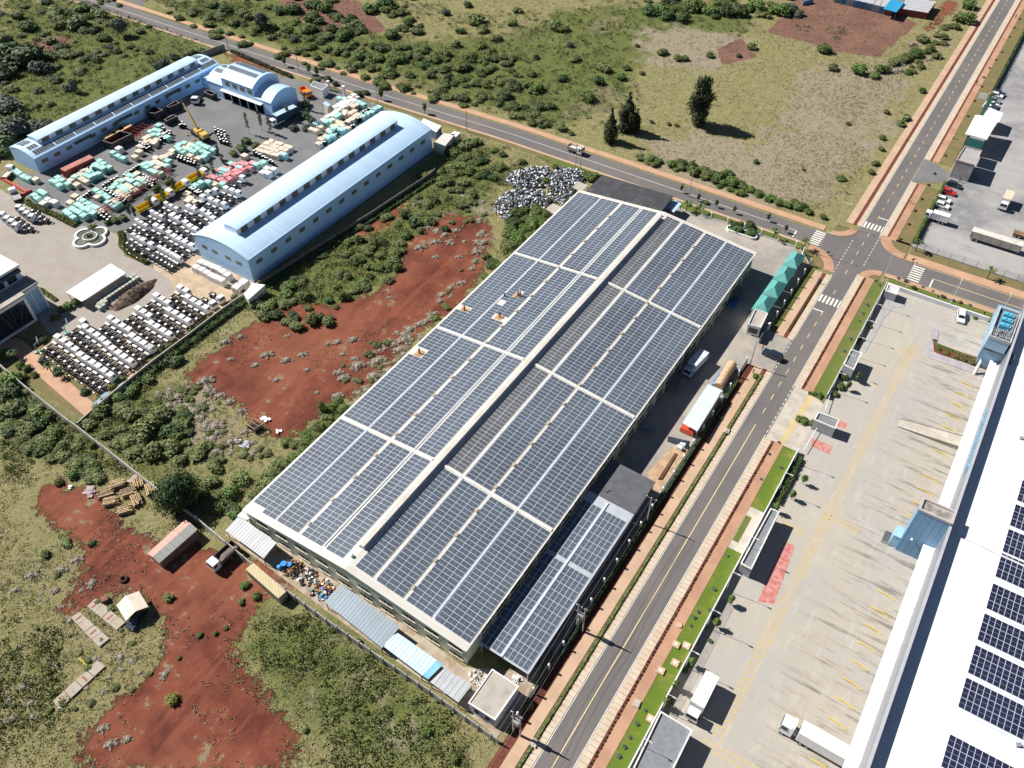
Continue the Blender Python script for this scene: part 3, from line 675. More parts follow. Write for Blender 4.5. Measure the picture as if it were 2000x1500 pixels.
def canopy(name, label, cat, pts, mat, post=greysteel, th=.09, wall=None, group=None, ribs=True):
    'a sheet roof on posts; pts are the corners of the roof top (x,y,z)'
    pts = [Vector(p_) for p_ in pts]; c_ = sum(pts, Vector())/len(pts)
    o = thing(name, label, cat, (c_.x, c_.y, 0), 0, group)
    mb = MB(); mb.slab(pts, th); mb.build('roof', mat, o)
    for p_ in pts:
        q = p_+(c_-p_)*.05; m2 = MB(); m2.box(q.x-.07, q.x+.07, q.y-.07, q.y+.07, 0, p_.z-th-.02); m2.build('post', post, o)
    if wall:
        m2 = MB(); n = len(pts)
        for i in range(n):
            a, b_ = pts[i]+(c_-pts[i])*.03, pts[(i+1) % n]+(c_-pts[(i+1) % n])*.03; d = (c_-(a+b_)/2); d.z = 0; d.normalize(); d *= .12
            m2.add([(a.x,a.y,0),(b_.x,b_.y,0),(b_.x,b_.y,b_.z-th-.01),(a.x,a.y,a.z-th-.01),(a.x+d.x,a.y+d.y,0),(b_.x+d.x,b_.y+d.y,0),(b_.x+d.x,b_.y+d.y,b_.z-th-.01),(a.x+d.x,a.y+d.y,a.z-th-.01)], [(0,1,2,3),(7,6,5,4),(3,2,6,7),(0,3,7,4),(1,5,6,2)])
        m2.build('wall', wall, o)
    return o
def pz(l, zs): return [tuple(P(a, b, z)) for (a, b), z in zip(l, zs if isinstance(zs, (list, tuple)) else [zs]*len(l))]
canopy('lean_to_shed', 'grey corrugated lean-to roof behind the factory, nearest the big round tree', 'shed', pz([(440,1036),(467,1007),(540,1060),(515,1091)], [2.5,3.2,3.2,2.5]), greyroof)
canopy('lean_to_shed', 'small bright white roof tucked against the left rear corner of the factory', 'shed', pz([(463,1008),(480,991),(491,1010),(482,1015)], [3.4,3.6,3.5,3.4]), white)
canopy('lean_to_shed', 'large blue grey corrugated lean-to in the middle of the back lane', 'shed', pz([(634,1176),(666,1140),(781,1224),(746,1266)], [2.4,3.3,3.3,2.4]), bgroof)
o = canopy('lean_to_shed', 'patched pale blue lean-to roof between the blue grey and the dull grey ones', 'shed', pz([(750,1263),(760,1245),(777,1236),(853,1289),(824,1319)], [2.5,2.8,3.0,3.0,2.5]), lbroof)
m2 = MB(); m2.slab(pz([(824,1319),(853,1289),(866,1297),(836,1327)], [2.53,3.03,3.03,2.53]), .05); m2.build('blue_sheet', M('turquoise_sheet', (.18, .42, .55), .5, var=.15), o)
canopy('lean_to_shed', 'dull grey patched lean-to roof next to the white concrete hut', 'shed', pz([(840,1332),(868,1305),(922,1337),(895,1372)], [2.5,3.0,3.0,2.5]), corr('worn_grey_iron', (.40, .42, .43), rad(-5), 1.0, var=.16, line=.7))
# white concrete hut
hp = px([(961,1306),(1014,1340),(967,1407),(914,1373)], 3.6); hc = sum((Vector(p_) for p_ in hp), Vector())/4
hut = thing('concrete_hut', 'white flat roofed concrete hut with a stained roof at the corner of the factory', 'hut', (hc.x, hc.y, 0))
mb = MB(); mb.prism([(p_[0]+(hc.x-p_[0])*.04, p_[1]+(hc.y-p_[1])*.04) for p_ in hp], 0, 3.2); mb.build('wall', M('pale_blue_wall', (.52, .56, .62), .8, var=.06), hut)
mb = MB(); mb.prism([p_[:2] for p_ in hp], 3.2, 3.45, 0); mb.build('roof', concw, hut)
mb = MB()
for i in range(4):
    a, b_ = Vector(hp[i]), Vector(hp[(i+1) % 4]); d = (hc-(a+b_)/2); d.z = 0; d.normalize(); d *= .22; e = (b_-a).normalized()*.22
    mb.prism([(a.x,a.y),(b_.x-e.x,b_.y-e.y),(b_.x+d.x-e.x,b_.y+d.y-e.y),(a.x+d.x,a.y+d.y)], 3.452, 3.62)
mb.build('parapet', white, hut)
a, b_ = Vector(hp[3]), Vector(hp[2])
for k in (.3, .7):
    q = a+(b_-a)*k; d = (b_-a).normalized(); n_ = Vector((d.y, -d.x, 0)); m2 = MB()
    for s_ in range(4): r = q+d*(s_*.22-.33)+n_*-.02; m2.obox(r.x, r.y, 1.6, .1, .22, .9, math.atan2(d.y, d.x))
    m2.build('vent', dark, hut)

# boundary walls
def wall(name, label, pts, h, th=.2, mat=wallgrey, cap=None, posts=0, cat='wall', postm=None):
    o = thing(name, label, cat, (pts[0][0], pts[0][1], 0)); mb = MB(); n = 0; pl = []
    for a, b_ in zip(pts[:-1], pts[1:]):
        a, b_ = Vector((a[0], a[1])), Vector((b_[0], b_[1])); d = b_-a; L_ = d.length; rz = math.atan2(d.y, d.x); c_ = (a+b_)/2
        mb.obox(c_.x, c_.y, 0, L_, th, h, rz)
        if cap: mb.obox(c_.x, c_.y, h, L_, th+.12, .08, rz, 1)
        if posts:
            k = 0
            while k < L_: q = a+d*(k/L_); pl.append((q.x, q.y, rz)); k += posts
    mb.build('panel', [mat, cap or mat], o)
    for x, y, rz in pl[:99]:
        m2 = MB(); m2.obox(x, y, 0, .24, th+.26, h+.14, rz); m2.build('post', postm or mat, o)
    return o
def gp(l): return [tuple(P(a, b))[:2] for a, b in l]
WL = gp([(445,1068),(505,1118),(560,1160),(640,1219),(750,1296),(840,1357),(910,1408),(972,1452)])
wall('precast_wall', 'grey precast panel wall with small buttresses behind the factory lane', WL, 2.0, posts=2.6)
wall('precast_wall', 'long grey wall running from the garden corner to the round tree', gp([(0,717),(57,766),(130,824),(155,842),(215,888),(310,963),(375,1010),(445,1068)]), 1.9, mat=M('pale_wall', (.40, .39, .36), .9, var=.12))
wall('precast_wall', 'low cream wall between the lower truck lot and the red soil', gp([(155,835),(200,795),(245,758),(300,714),(370,662),(430,616),(490,574),(506,560)]), 1.6, mat=M('cream_wall', (.52, .46, .36), .9, var=.1))
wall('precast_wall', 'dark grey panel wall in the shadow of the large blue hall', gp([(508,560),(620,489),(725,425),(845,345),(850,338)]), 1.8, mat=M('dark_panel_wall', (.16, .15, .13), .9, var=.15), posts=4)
wall('precast_wall', 'grey wall at the far end of the long blue hall', gp([(395,112),(440,97)]), 2.2)
wall('precast_wall', 'grey wall at the near end of the long blue hall', gp([(-20,315),(20,300)]), 2.2)
# factory fence along the road
def fence(name, label, pts, h, step, bm, post=white, ball=True, plinth=.5, rails=5, cat='fence', rail=black, pr=.16):
    o = thing(name, label, cat, (pts[0][0], pts[0][1], 0)); pb = MB(); rb = MB(); n = 0
    for a, b_ in zip(pts[:-1], pts[1:]):
        a, b_ = Vector((a[0], a[1])), Vector((b_[0], b_[1])); d = b_-a; L_ = d.length; rz = math.atan2(d.y, d.x); c_ = (a+b_)/2
        if plinth: pb.obox(c_.x, c_.y, 0, L_, .2, plinth, rz)
        for k in range(rails): rb.obox(c_.x, c_.y, plinth+.08+(h-plinth-.15)*k/max(1, rails-1), L_, .05, .05, rz)
        k = 0
        while k < L_+.01:
            q = a+d*(k/L_)
            if n < 99:
                m2 = MB(); m2.obox(q.x, q.y, 0, pr*2, pr*2, h+.1, rz); po = m2.build('post', post, o)
                if ball: m2 = MB(); m2.ball((q.x, q.y, h+.32), .24, 8, 6); m2.build('globe', white, po, smooth=True)
            n += 1; k += step
    if plinth: pb.build('plinth', bm, o)
    if rails: rb.build('railing', rail, o)
    return o
fence('boundary_fence', 'dark railing with white posts and globes between the factory yard and the road', [(-29.9, 46.5), (-29.9, 147)], 1.9, 5.0, wallgrey)
fence('boundary_fence', 'dark railing with white globes behind the teal carport', [(-29.9, 161), (-29.9, 191), (-34.5, 196.3)], 1.9, 5.0, wallgrey)
fence('boundary_fence', 'low white plinth fence with globes along the crossing road', [(-36, 196.6), (-64, 196.6)], 1.7, 5.0, offwhite, plinth=.6, rails=3)

# slate roofed store at the far end of the factory
sl = pz([(1143,371),(1176,341),(1316,383),(1287,413)], [6.2, 4.6, 4.6, 6.2])
sl = pz([(1140,378),(1176,341),(1316,383),(1287,418)], [4.6, 4.6, 4.6, 4.6])
canopy('slate_store', 'long slate coloured low store behind the far end of the factory', 'store', sl, slateroof, wall=M('dark_store_wall', (.10, .10, .10), .9))
canopy('porch_roof', 'small pale blue porch roof beside the slate store', 'porch', pz([(1300,402),(1318,390),(1331,398),(1316,415)], 3.0), corr('porch_sheet', (.40, .54, .70), 0, .8))
canopy('lean_to_shed', 'small cream flat roof between the scrap heap and the slate store', 'shed', pz([(1118,366),(1130,354),(1149,362),(1135,374)], 3.2), concw)
canopy('lean_to_shed', 'small cream flat roof at the edge of the scrap heap by the bushes', 'shed', pz([(1066,408),(1080,397),(1097,405),(1083,419)], 3.0), concw)
# teal carport: four hipped bays
cpo = thing('carport', 'teal carport of four hipped roofs inside the factory gate', 'carport', tuple(P(1515, 560)))
A = P(1467, 604, 2.7); B = P(1499, 613, 2.7); E_ = P(1548, 489, 2.7); F_ = P(1574, 499, 2.7)
for k in range(4):
    f0, f1 = k/4., (k+1)/4.-.004
    a, b_, c_, d = A+(E_-A)*f0, B+(F_-B)*f0, B+(F_-B)*f1, A+(E_-A)*f1
    m = (a+b_+c_+d)/4; up = Vector((0, 0, 1.5)); r0 = (a+b_)/2*.68+(c_+d)/2*.32+up; r1 = (a+b_)/2*.32+(c_+d)/2*.68+up; dn = Vector((0,0,-.1))
    mb = MB(); mb.add([a,b_,c_,d,r0,r1,a+dn,b_+dn,c_+dn,d+dn], [(0,1,4),(1,2,5,4),(2,3,5),(3,0,4,5),(0,6,7,1),(1,7,8,2),(2,8,9,3),(3,9,6,0),(9,8,7,6)])
    mb.build('roof', tealroof, cpo)
    for q in (a, b_):
        m2 = MB(); q = q+(m-q)*.08; m2.cyl((q.x, q.y, 0), (q.x, q.y, 2.65), .08, 6); m2.build('post', greysteel, cpo)
# gate house
ghp = px([(1475,603),(1500,612),(1486,640),(1461,633)], 3.2); gc = sum((Vector(p_) for p_ in ghp), Vector())/4
gh = thing('gate_house', 'white gate house with flat roof and parapet below the teal carport', 'gate house', (gc.x, gc.y, 0))
def ring(mb, poly, c_, th, z0, z1, mi=0):
    n = len(poly)
    for i in range(n):
        a, b_ = Vector((poly[i][0], poly[i][1], 0)), Vector((poly[(i+1) % n][0], poly[(i+1) % n][1], 0)); d = Vector((c_.x, c_.y, 0))-(a+b_)/2
        e = (b_-a).normalized(); nn = Vector((-e.y, e.x, 0)); nn = nn if nn.dot(d) > 0 else -nn
        mb.prism([(a.x,a.y),(b_.x-e.x*th,b_.y-e.y*th),((b_-e*th+nn*th).x,(b_-e*th+nn*th).y),((a+nn*th).x,(a+nn*th).y)], z0, z1, mi)
def shrink(poly, c_, k): return [(p_[0]+(c_.x-p_[0])*k, p_[1]+(c_.y-p_[1])*k) for p_ in poly]
def flatbox(name, label, cat, poly, h, wallm, roofm, capm, cap=.35, th=.25, group=None):
    c_ = sum((Vector((p_[0], p_[1], 0)) for p_ in poly), Vector())/len(poly); o = thing(name, label, cat, (c_.x, c_.y, 0), 0, group)
    mb = MB(); mb.prism(shrink(poly, c_, .02), 0, h-cap-.02); mb.build('wall', wallm, o)
    mb = MB(); mb.prism(shrink(poly, c_, .015), h-cap-.018, h-cap+.02); mb.build('roof', roofm, o)
    mb = MB(); ring(mb, poly, c_, th, h-cap-.015, h); mb.build('parapet', capm, o)
    return o
mb = MB(); mb.prism(shrink(ghp, gc, .03), 0, 2.8); mb.build('wall', white, gh)
mb = MB(); mb.prism(shrink(ghp, gc, .02), 2.81, 2.9); mb.build('roof', concw, gh)
mb = MB(); ring(mb, ghp, gc, .15, 2.6, 3.25); mb.build('parapet', white, gh)
a, b_ = Vector(ghp[3]), Vector(ghp[2]); q = (a+b_)/2; d = (b_-a).normalized(); m2 = MB(); m2.obox(q.x, q.y, .9, 2.2, .3, 1.3, math.atan2(d.y, d.x)); m2.build('window', glass, gh)
q = P(1474, 668); mb = MB(); 
# gate leaf at the factory entrance
go_ = thing('sliding_gate', 'grey steel gate standing open beside the gate house', 'gate', (-30.1, 160, 0)); mb = MB(); mb.box(-30.2, -30.08, 155, 160.4, .15, 1.9); mb.build('panel', greysteel, go_); mb = MB(); mb.box(-30.3, -29.9, 160.45, 160.85, 0, 2.3); mb.build('post', white, go_)

# long pale shed, red tarpaulin load, tanker body and blue sheet against the fence
canopy('long_shed', 'long pale blue corrugated shed roof along the factory fence', 'shed', pz([(1333,826),(1383,750),(1410,762),(1362,842)], 3.0), paleroof)
def barrel_tank(name, label, cat, a, b_, r, z, mat):
    a, b_ = Vector(a), Vector(b_); o = thing(name, label, cat, ((a.x+b_.x)/2, (a.y+b_.y)/2, 0)); d = (b_-a).normalized(); mb = MB()
    A_, B_ = Vector((a.x, a.y, z)), Vector((b_.x, b_.y, z)); mb.cyl(A_, B_, r, 18); mb.build('tank', mat, o, smooth=False)
    for s_ in (.08, .5, .92):
        q = A_+(B_-A_)*s_; m2 = MB(); m2.obox(q.x, q.y, 0, .3, r*1.8, z-r*.6, math.atan2(d.y, d.x)); m2.build('cradle', greysteel, o)
    for q, dd in ((A_, -d), (B_, d)):
        m2 = MB(); m2.obox(q.x+dd.x*.25, q.y+dd.y*.25, 0, .25, r*2+.4, .9, math.atan2(d.y, d.x)); m2.build('end_block', white, o)
    for k in range(6):
        q = A_+(B_-A_)*((k+.5)/6); m2 = MB(); m2.cyl((q.x,q.y,z+r-.03),(q.x,q.y,z+r+.06),.16,8); m2.build('hatch', white, o)
    return o
barrel_tank('storage_tank', 'long tan cylindrical tank with white hatches lying by the factory fence', 'tank', P(1402, 757, 1.2), P(1430, 712, 1.2), 1.15, 1.35, tan)
q = px([(1391,750),(1412,722),(1417,724),(1399,752)], 1.0); mb = MB(); mb.slab(q, .12)
r_ = random.Random(3)
for k in range(30):
    f = r_.random(); g = r_.random(); w_ = Vector(q[0])*(1-f)*(1-g)+Vector(q[1])*f*(1-g)+Vector(q[2])*f*g+Vector(q[3])*(1-f)*g; mb.obox(w_.x, w_.y, .6, .5, .4, .5+.3*r_.random(), r_.random()*3, 0, .5)
mb.prism([p_[:2] for p_ in q], 0, .85); tag(mb.build('tarpaulin', bluetarp), 'crumpled bright blue tarpaulin beside the tan tank', 'tarpaulin')
lo = thing('covered_load', 'orange red tarpaulin covered load at the end of the long pale shed', 'load', tuple(P(1340, 850))); q = pz([(1330,835),(1336,842),(1357,861),(1353,866)], 1.4)
a = P(1329, 838, 0); b_ = P(1356, 850, 0); d = b_-a; mb = MB(); mb.obox((a.x+b_.x)/2, (a.y+b_.y)/2, .5, d.length, 1.7, 1.0, math.atan2(d.y, d.x), 0, .9); mb.build('tarpaulin', redtarp, lo); mb = MB(); mb.obox((a.x+b_.x)/2, (a.y+b_.y)/2, 0, d.length*.95, 1.5, .5, math.atan2(d.y, d.x)); mb.build('pallet', timber, lo)
a = P(1303, 862); b_ = P(1346, 872); wall('site_gate', 'blue grey sheet gate across the yard below the long pale shed', [a[:2], b_[:2]], 1.8, .12, M('gate_sheet', (.16, .21, .30), .6), cat='gate')
a = P(1251, 835); b_ = P(1277, 846); wall('site_gate', 'blue grey sheet gate leaf against the factory wall in shadow', [a[:2], b_[:2]], 1.5, .12, MATS['gate_sheet'], cat='gate')
sheet('yard_strip', px([(1262,925),(1313,872),(1343,880),(1282,966)]), .02, M('sandy_concrete', (.42, .29, .18), .95, var=.15), 'sandy strip along the factory fence')
ps = thing('pipe_stack', 'rusty steel pipes lying on the sandy strip by the fence', 'pipes', tuple(P(1300, 915)))
for i in range(3):
    a, b_ = P(1286+i*3, 936, .15), P(1318+i*2, 886, .15); m2 = MB(); m2.cyl(a, b_, .14, 8); m2.build('pipe', M('rusty_pipe', (.14, .07, .04), .8), ps)
for i, (a, b_) in enumerate(((1327, 877), (1333, 871))):
    q = P(a, b_); m2 = MB(); m2.obox(q.x, q.y, 0, 1.2, .9, .9, 0); m2.obox(q.x, q.y, .9, 1.1, .8, .08, 0); tag(m2.build('white_crate', white), 'white crate by the fence, the one %s the gate' % ('farther from' if i == 0 else 'nearer to'), 'crate', 'white crates by the fence')
# steel awnings on the factory yard side
for i, (a, b_) in enumerate(((1434, 567), (1300, 735))):
    q = P(a, b_, 2.6); canopy('wall_awning', 'dark steel awning on the factory yard wall, the %s of two' % ('farther' if i == 0 else 'nearer'), 'awning', [(BX1+.1, q.y-2.2, 2.9), (BX1+2.4, q.y-2.2, 2.5), (BX1+2.4, q.y+2.2, 2.5), (BX1+.1, q.y+2.2, 2.9)], dgrey, group='awnings on the factory wall')
q = P(1434, 590, 1); m2 = MB(); m2.obox(q.x, q.y, 0, 2.0, 3.6, 1.2, 0); m2.obox(q.x, q.y, 1.2, 2.1, 3.7, .1, 0); tag(m2.build('blue_bin', M('blue_bin_paint', (.06, .12, .30), .5)), 'blue covered bin in the shade of the factory wall', 'bin')
# oval planter
q = P(1448, 456); po = thing('oval_planter', 'long white oval planter with green grass in the factory forecourt', 'planter', tuple(q)); n = 28; L_ = 3.2; R_ = 1.0
def stad(r): return [((L_ if math.cos(2*math.pi*(i+.5)/n) > 0 else -L_)+r*math.cos(2*math.pi*(i+.5)/n), r*math.sin(2*math.pi*(i+.5)/n)) for i in range(n)]
oo, ii_ = stad(R_+.3), stad(R_); mb = MB(); vs = []
for z, pl in ((0, oo), (.7, oo), (.7, ii_), (.3, ii_)): vs += [(q.x+x, q.y+y, z) for x, y in pl]
mb.add(vs, [(k*n+i, k*n+(i+1) % n, (k+1)*n+(i+1) % n, (k+1)*n+i) for k in range(3) for i in range(n)]); mb.build('rim', white, po)
mb = MB(); mb.prism([(q.x+x, q.y+y) for x, y in ii_], .02, .42); mb.build('planting', M('planter_grass', (.05, .12, .02), .95, var=.3, scale=2), po)
# ------------------------------------------------------------------ blue arched halls
def hall(name, label, x0, x1, y0, y1, ze, rise, mon, wins, endwins, winz, pan=None):
    o = thing(name, label, 'hall', ((x0+x1)/2, (y0+y1)/2, 0)); mb = MB()
    mb.box(x0+.02, x0+.2, y0+.2, y1-.2, 0, ze-.1); mb.box(x1-.2, x1-.02, y0+.2, y1-.2, 0, ze-.1); mb.build('side_wall', hallwall, o)
    half = (x1-x0)/2; R = (half*half+rise*rise)/(2*rise); mid = (x0+x1)/2
    zf = lambda x: ze+math.sqrt(max(0, R*R-(x-mid)**2))-(R-rise)
    for y in (y0+.02, y1-.2):
        mb = MB(); n = 16; prof = [(x0+.02+(x1-x0-.04)*i/n) for i in range(n+1)]
        vs = [(x0+.02, y, 0), (x1-.02, y, 0)]+[(x, y, zf(x)-.08) for x in prof[::-1]]; vs += [(a, b_+.18, c_) for a, b_, c_ in vs]; k = len(vs)//2
        mb.add(vs, [tuple(range(k)), tuple(range(2*k-1, k-1, -1))]+[(i, k+i, k+(i+1) % k, (i+1) % k) for i in range(k)]); mb.build('gable_wall', hallwallx, o)
    mb = MB(); mb.barrel(x0-.1, x1+.1, y0-.05, y1+.05, ze, rise, 18); ro = mb.build('roof', hallroof, o)
    if mon:
        ma, mb_, my0, my1, h, nw = mon; m2 = MB(); m2.barrel(ma-.2, mb_+.12, my0-.1, my1+.1, zf(ma)+h, .35, 6, 0, .1)
        m2.box(ma, mb_, my0, my0+.1, zf(ma)-.2, zf(ma)+h, 1); m2.box(ma, mb_, my1-.1, my1, zf(ma)-.2, zf(ma)+h, 1)
        m2.box(ma, ma+.1, my0, my1, zf(ma)-.2, zf(ma)+h, 1); m2.box(mb_-.1, mb_, my0, my1, zf(mb_)-.2, zf(mb_)+h, 1); mo = m2.build('roof_monitor', [hallroof, M('white_monitor_sheet', (.74, .80, .86), .5, var=.04)], o)
        L_ = (my1-my0)/(2*nw)
        for k in range(nw):
            m2 = MB(); y = my0+(2*k+.5)*L_; m2.box(mb_+.002, mb_+.05, y, y+L_, zf(mb_)+.02, zf(mb_)+h-.02); m2.build('window', olive, mo)
    n, wy0, wy1 = wins
    for k in range(n):
        y = wy0+(wy1-wy0)*k/(n-1); m2 = MB(); m2.box(x1-.018, x1+.04, y-1.05, y+1.05, winz, winz+1.15); m2.build('window', olive, o)
    for x in endwins:
        m2 = MB(); m2.box(x-1.0, x+1.0, y0-.02, y0+.018, winz-.2, winz+.9); m2.build('window', olive, o)
    m2 = MB(); m2.box(x1+.1, x1+.28, y0, y1, ze-.16, ze+.02); m2.build('gutter', hallwall, o)
    return o, zf
HA, zfA = hall('blue_hall', 'large pale blue arched hall with a long roof monitor and a row of olive windows', -170.2, -150.3, 104.7, 183.0, 7.6, 2.0, (-162.6, -157.8, 109.4, 176.2, 1.75, 14), (14, 108.2, 178.5), (-167.2, -163.3, -158.4, -154.3), 4.5)
HB, zfB = hall('blue_hall', 'long low pale blue hall at the left with a single row of solar panels', -256.0, -243.8, 106.7, 181.6, 5.2, 1.35, (-252.6, -247.6, 112.0, 176.0, 1.4, 13), (15, 109.8, 171), (), 2.5)
def pvroof(o, zf, x0, x1, y0, y1, nu, nv, mats=None, ax='y', name='solar_array'):
    m2 = MB(); u = Vector((x1-x0, 0, zf(x1)-zf(x0))); L_ = u.length/nu; u.normalize(); nn = u.cross(Vector((0,1,0))); nn = nn if nn.z > 0 else -nn
    pv(m2, (x0, y0, zf(x0)), u, (0,1,0), nn, L_, (y1-y0)/nv, nu, nv, half=False); return m2.build(name, mats or [pvglass, pvframe], o)
y = 108.2
while y < 179: pvroof(HB, zfB, -246.3, -244.4, y, y+6.9, 1, 7); y += 7.35
for a, b_ in ((108.2, 111.3),(177.4,180.6)): pvroof(HB, zfB, -248.9, -247, a, b_, 1, 3); pvroof(HB, zfB, -254.6, -252.7, a, b_, 1, 3); pvroof(HB, zfB, -252.3, -250.4, a, b_, 1, 3)
for yy, w_ in ((121.5, 4.5), (137.5, 4.5), (158, 4.5)):
    m2 = MB(); m2.box(-243.82, -243.7, yy, yy+4, 0, 3.4); m2.build('sliding_door', hallwall, HB); m2 = MB(); m2.slab([(-243.8,yy-1.2,3.9),(-242.6,yy-1.2,3.6),(-242.6,yy+5.2,3.6),(-243.8,yy+5.2,3.9)], .08); m2.build('door_canopy', olive, HB)
canopy('lean_to_shed', 'low pale blue annex roof at the far end of the long blue hall', 'annex', [(-243.7, 172.5, 4.2), (-239.3, 173.5, 3.6), (-239.3, 186.5, 3.6), (-243.7, 183.5, 4.2)], hallroof, wall=hallwall)
# workshop with two stepped arched roofs
ws = thing('workshop', 'pale blue workshop with stepped arched roofs, five open bays and solar panels', 'workshop', (-222, 176.5, 0))
X0, X1, Y0, Y1 = -238., -207.6, 170.7, 182.6
def archwall(mb, x, th, y0, y1, ze, rise, zb=0., mi=0):
    half = (y1-y0)/2; R = (half*half+rise*rise)/(2*rise); n = 12
    vs = [(x, y0, zb), (x, y1, zb)]+[(x, y1-(y1-y0)*i/n, ze+math.sqrt(max(0, R*R-(y1-(y1-y0)*i/n-(y0+y1)/2)**2))-(R-rise)) for i in range(n+1)]; k = len(vs)
    vs += [(x+th, b_, c_) for a, b_, c_ in vs]; mb.add(vs, [tuple(range(k-1, -1, -1)), tuple(range(k, 2*k))]+[(i, (i+1) % k, k+(i+1) % k, k+i) for i in range(k)], mi)
for a in ((X0, .2, Y0, Y1, 5.1, 2.5), (X1-.2, .2, Y0, Y1, 5.1, 2.5), (-230.2, .2, Y0, Y1, 8.2, 2.2, 4.5), (-215.4, .2, Y0, Y1, 8.2, 2.2, 4.5)): mb = MB(); archwall(mb, *a); mb.build('gable_wall', hallwall, ws)
mb = MB(); mb.box(X0+.2, X1-.2, Y1-.2, Y1-.02, 0, 5.0); mb.box(X0+.2, -231.2, Y0+.02, Y0+.2, 0, 5.0); mb.box(-211.6, X1-.2, Y0+.02, Y0+.2, 0, 5.0); mb.box(-231.2, -211.6, Y0+.02, Y0+.2, 3.6, 5.0)
for k in range(6): x = -231.2+k*3.92; mb.box(x-.18, x+.18, Y0+.02, Y0+.24, 0, 3.62)
mb.box(-230, -215.4, Y0+.03, Y0+.2, 5.02, 8.1); mb.box(-230, -215.4, Y1-.2, Y1-.03, 5.02, 8.1); mb.build('wall', hallwallx, ws)
wsroof = corr('workshop_roof', (.46, .62, .77), 0, 1.0, var=.05, line=.88, depth=.03)
mb = MB(); mb.barrel(X0-.1, -230.21, Y0-.1, Y1+.1, 5.1, 2.55, 12, axis='x'); mb.barrel(-215.19, X1+.1, Y0-.1, Y1+.1, 5.1, 2.55, 12, axis='x'); mb.barrel(-230.3, -215.1, Y0-.1, Y1+.1, 8.2, 2.25, 12, axis='x'); mb.build('roof', wsroof, ws)
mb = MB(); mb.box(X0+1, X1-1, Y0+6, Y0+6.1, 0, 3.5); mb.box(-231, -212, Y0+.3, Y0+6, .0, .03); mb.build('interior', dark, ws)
for k in range(4):
    x = -228.6+k*3.55; m2 = MB(); m2.box(x, x+2.1, Y0-.03, Y0+.028, 5.9, 7.2); m2.build('window', olive, ws)
for k in range(5):
    x = -231+k*3.92; m2 = MB(); m2.slab([(x,Y0,3.95),(x+3.7,Y0,3.95),(x+3.7,Y0-1.1,3.75),(x,Y0-1.1,3.75)], .08); m2.build('door_canopy', white, ws)
def arcz(y, ze, rise):
    half = (Y1-Y0)/2; R = (half*half+rise*rise)/(2*rise); return ze+math.sqrt(max(0, R*R-(y-(Y0+Y1)/2)**2))-(R-rise)
for x0, x1, ze, rise, rows, nvv in ((-229.6, -216.6, 8.28, 2.25, (1.2, 3.4, 6.8, 9.0), 12), (-237.2, -231, 5.18, 2.55, (1.2, 3.3, 6.5), 6)):
    for r0 in rows:
        m2 = MB(); ya, yb = Y0+r0, Y0+r0+1.75; v_ = Vector((0, yb-ya, arcz(yb, ze, rise)-arcz(ya, ze, rise))); L_ = v_.length; v_.normalize(); nn = Vector((1,0,0)).cross(v_)
        pv(m2, (x0, ya, arcz(ya, ze, rise)), v_, (1,0,0), nn, L_, (x1-x0)/nvv, 1, nvv, half=False); m2.build('solar_array', [pvglass, pvframe], ws)
# small outbuildings by hall A
canopy('lean_to_shed', 'small white roofed shed by the far corner of the large blue hall', 'shed', pz([(820,240),(827,231),(862,246),(852,258)], 3.0), white, wall=M('blue_shed_wall', (.10, .14, .2), .8))
canopy('lean_to_shed', 'cream roofed shed behind the far corner of the large blue hall', 'shed', pz([(846,280),(866,260),(889,262),(865,290)], 2.6), creamroof, wall=palegreen)
canopy('lean_to_shed', 'tiny white roofed shed next to the cream one near the road', 'shed', pz([(880,262),(887,256),(899,259),(891,267)], 2.6), white, wall=offwhite)
canopy('yard_canopy', 'long white canopy beside the fountain courtyard', 'canopy', [(-185, 73.7, 3.0), (-185, 87.6, 3.0), (-178.8, 87.4, 2.7), (-178.8, 73.7, 2.7)], white)
canopy('lean_to_shed', 'small white flat roof at the near right corner of the large blue hall', 'shed', pz([(476,575),(493,553),(518,556),(485,585)], 2.6), white, wall=offwhite)
canopy('kiosk', 'small kiosk with a pale blue roof among the crates near the yard gate', 'kiosk', pz([(630,202),(636,197),(646,204),(640,209)], 2.8), corr('kiosk_sheet', (.40, .55, .72), 0, .6), wall=beigebox)
flatbox('yard_gate_house', 'white gate house with a grey roof at the truck yard entrance', 'gate house', px([(606,167),(612,158),(641,166),(629,176)], 3.0), 3.0, white, roofgrey, white, cap=.2)
gt = thing('gate_pillars', 'pair of white gate pillars at the truck yard entrance', 'gate', tuple(P(657, 180)))
for a, b_ in ((643, 176), (673, 186)):
    q = P(a, b_); m2 = MB(); m2.obox(q.x, q.y, 0, .8, .8, 3.2); m2.obox(q.x, q.y, 3.2, 1.0, 1.0, .2); m2.build('pillar', white, gt)
a, b_ = P(646, 177), P(671, 185); m2 = MB()
for k in range(24): q = a+(b_-a)*(k/23); m2.cyl((q.x, q.y, .1), (q.x, q.y, 1.8), .04, 4)
m2.tube([(a.x,a.y,1.7),(b_.x,b_.y,1.7)], .05, 4); m2.build('railing', greysteel, gt)
wall('precast_wall', 'short grey wall by the truck yard gate', gp([(675,190),(697,201)]), 2.0)
fence('yard_fence', 'concrete post fence between the crates and the crossing road', gp([(700,200),(730,213),(770,228),(822,246)]), 1.9, 3.6, wallgrey, post=offwhite, ball=False, plinth=.4, rails=4, rail=greysteel)
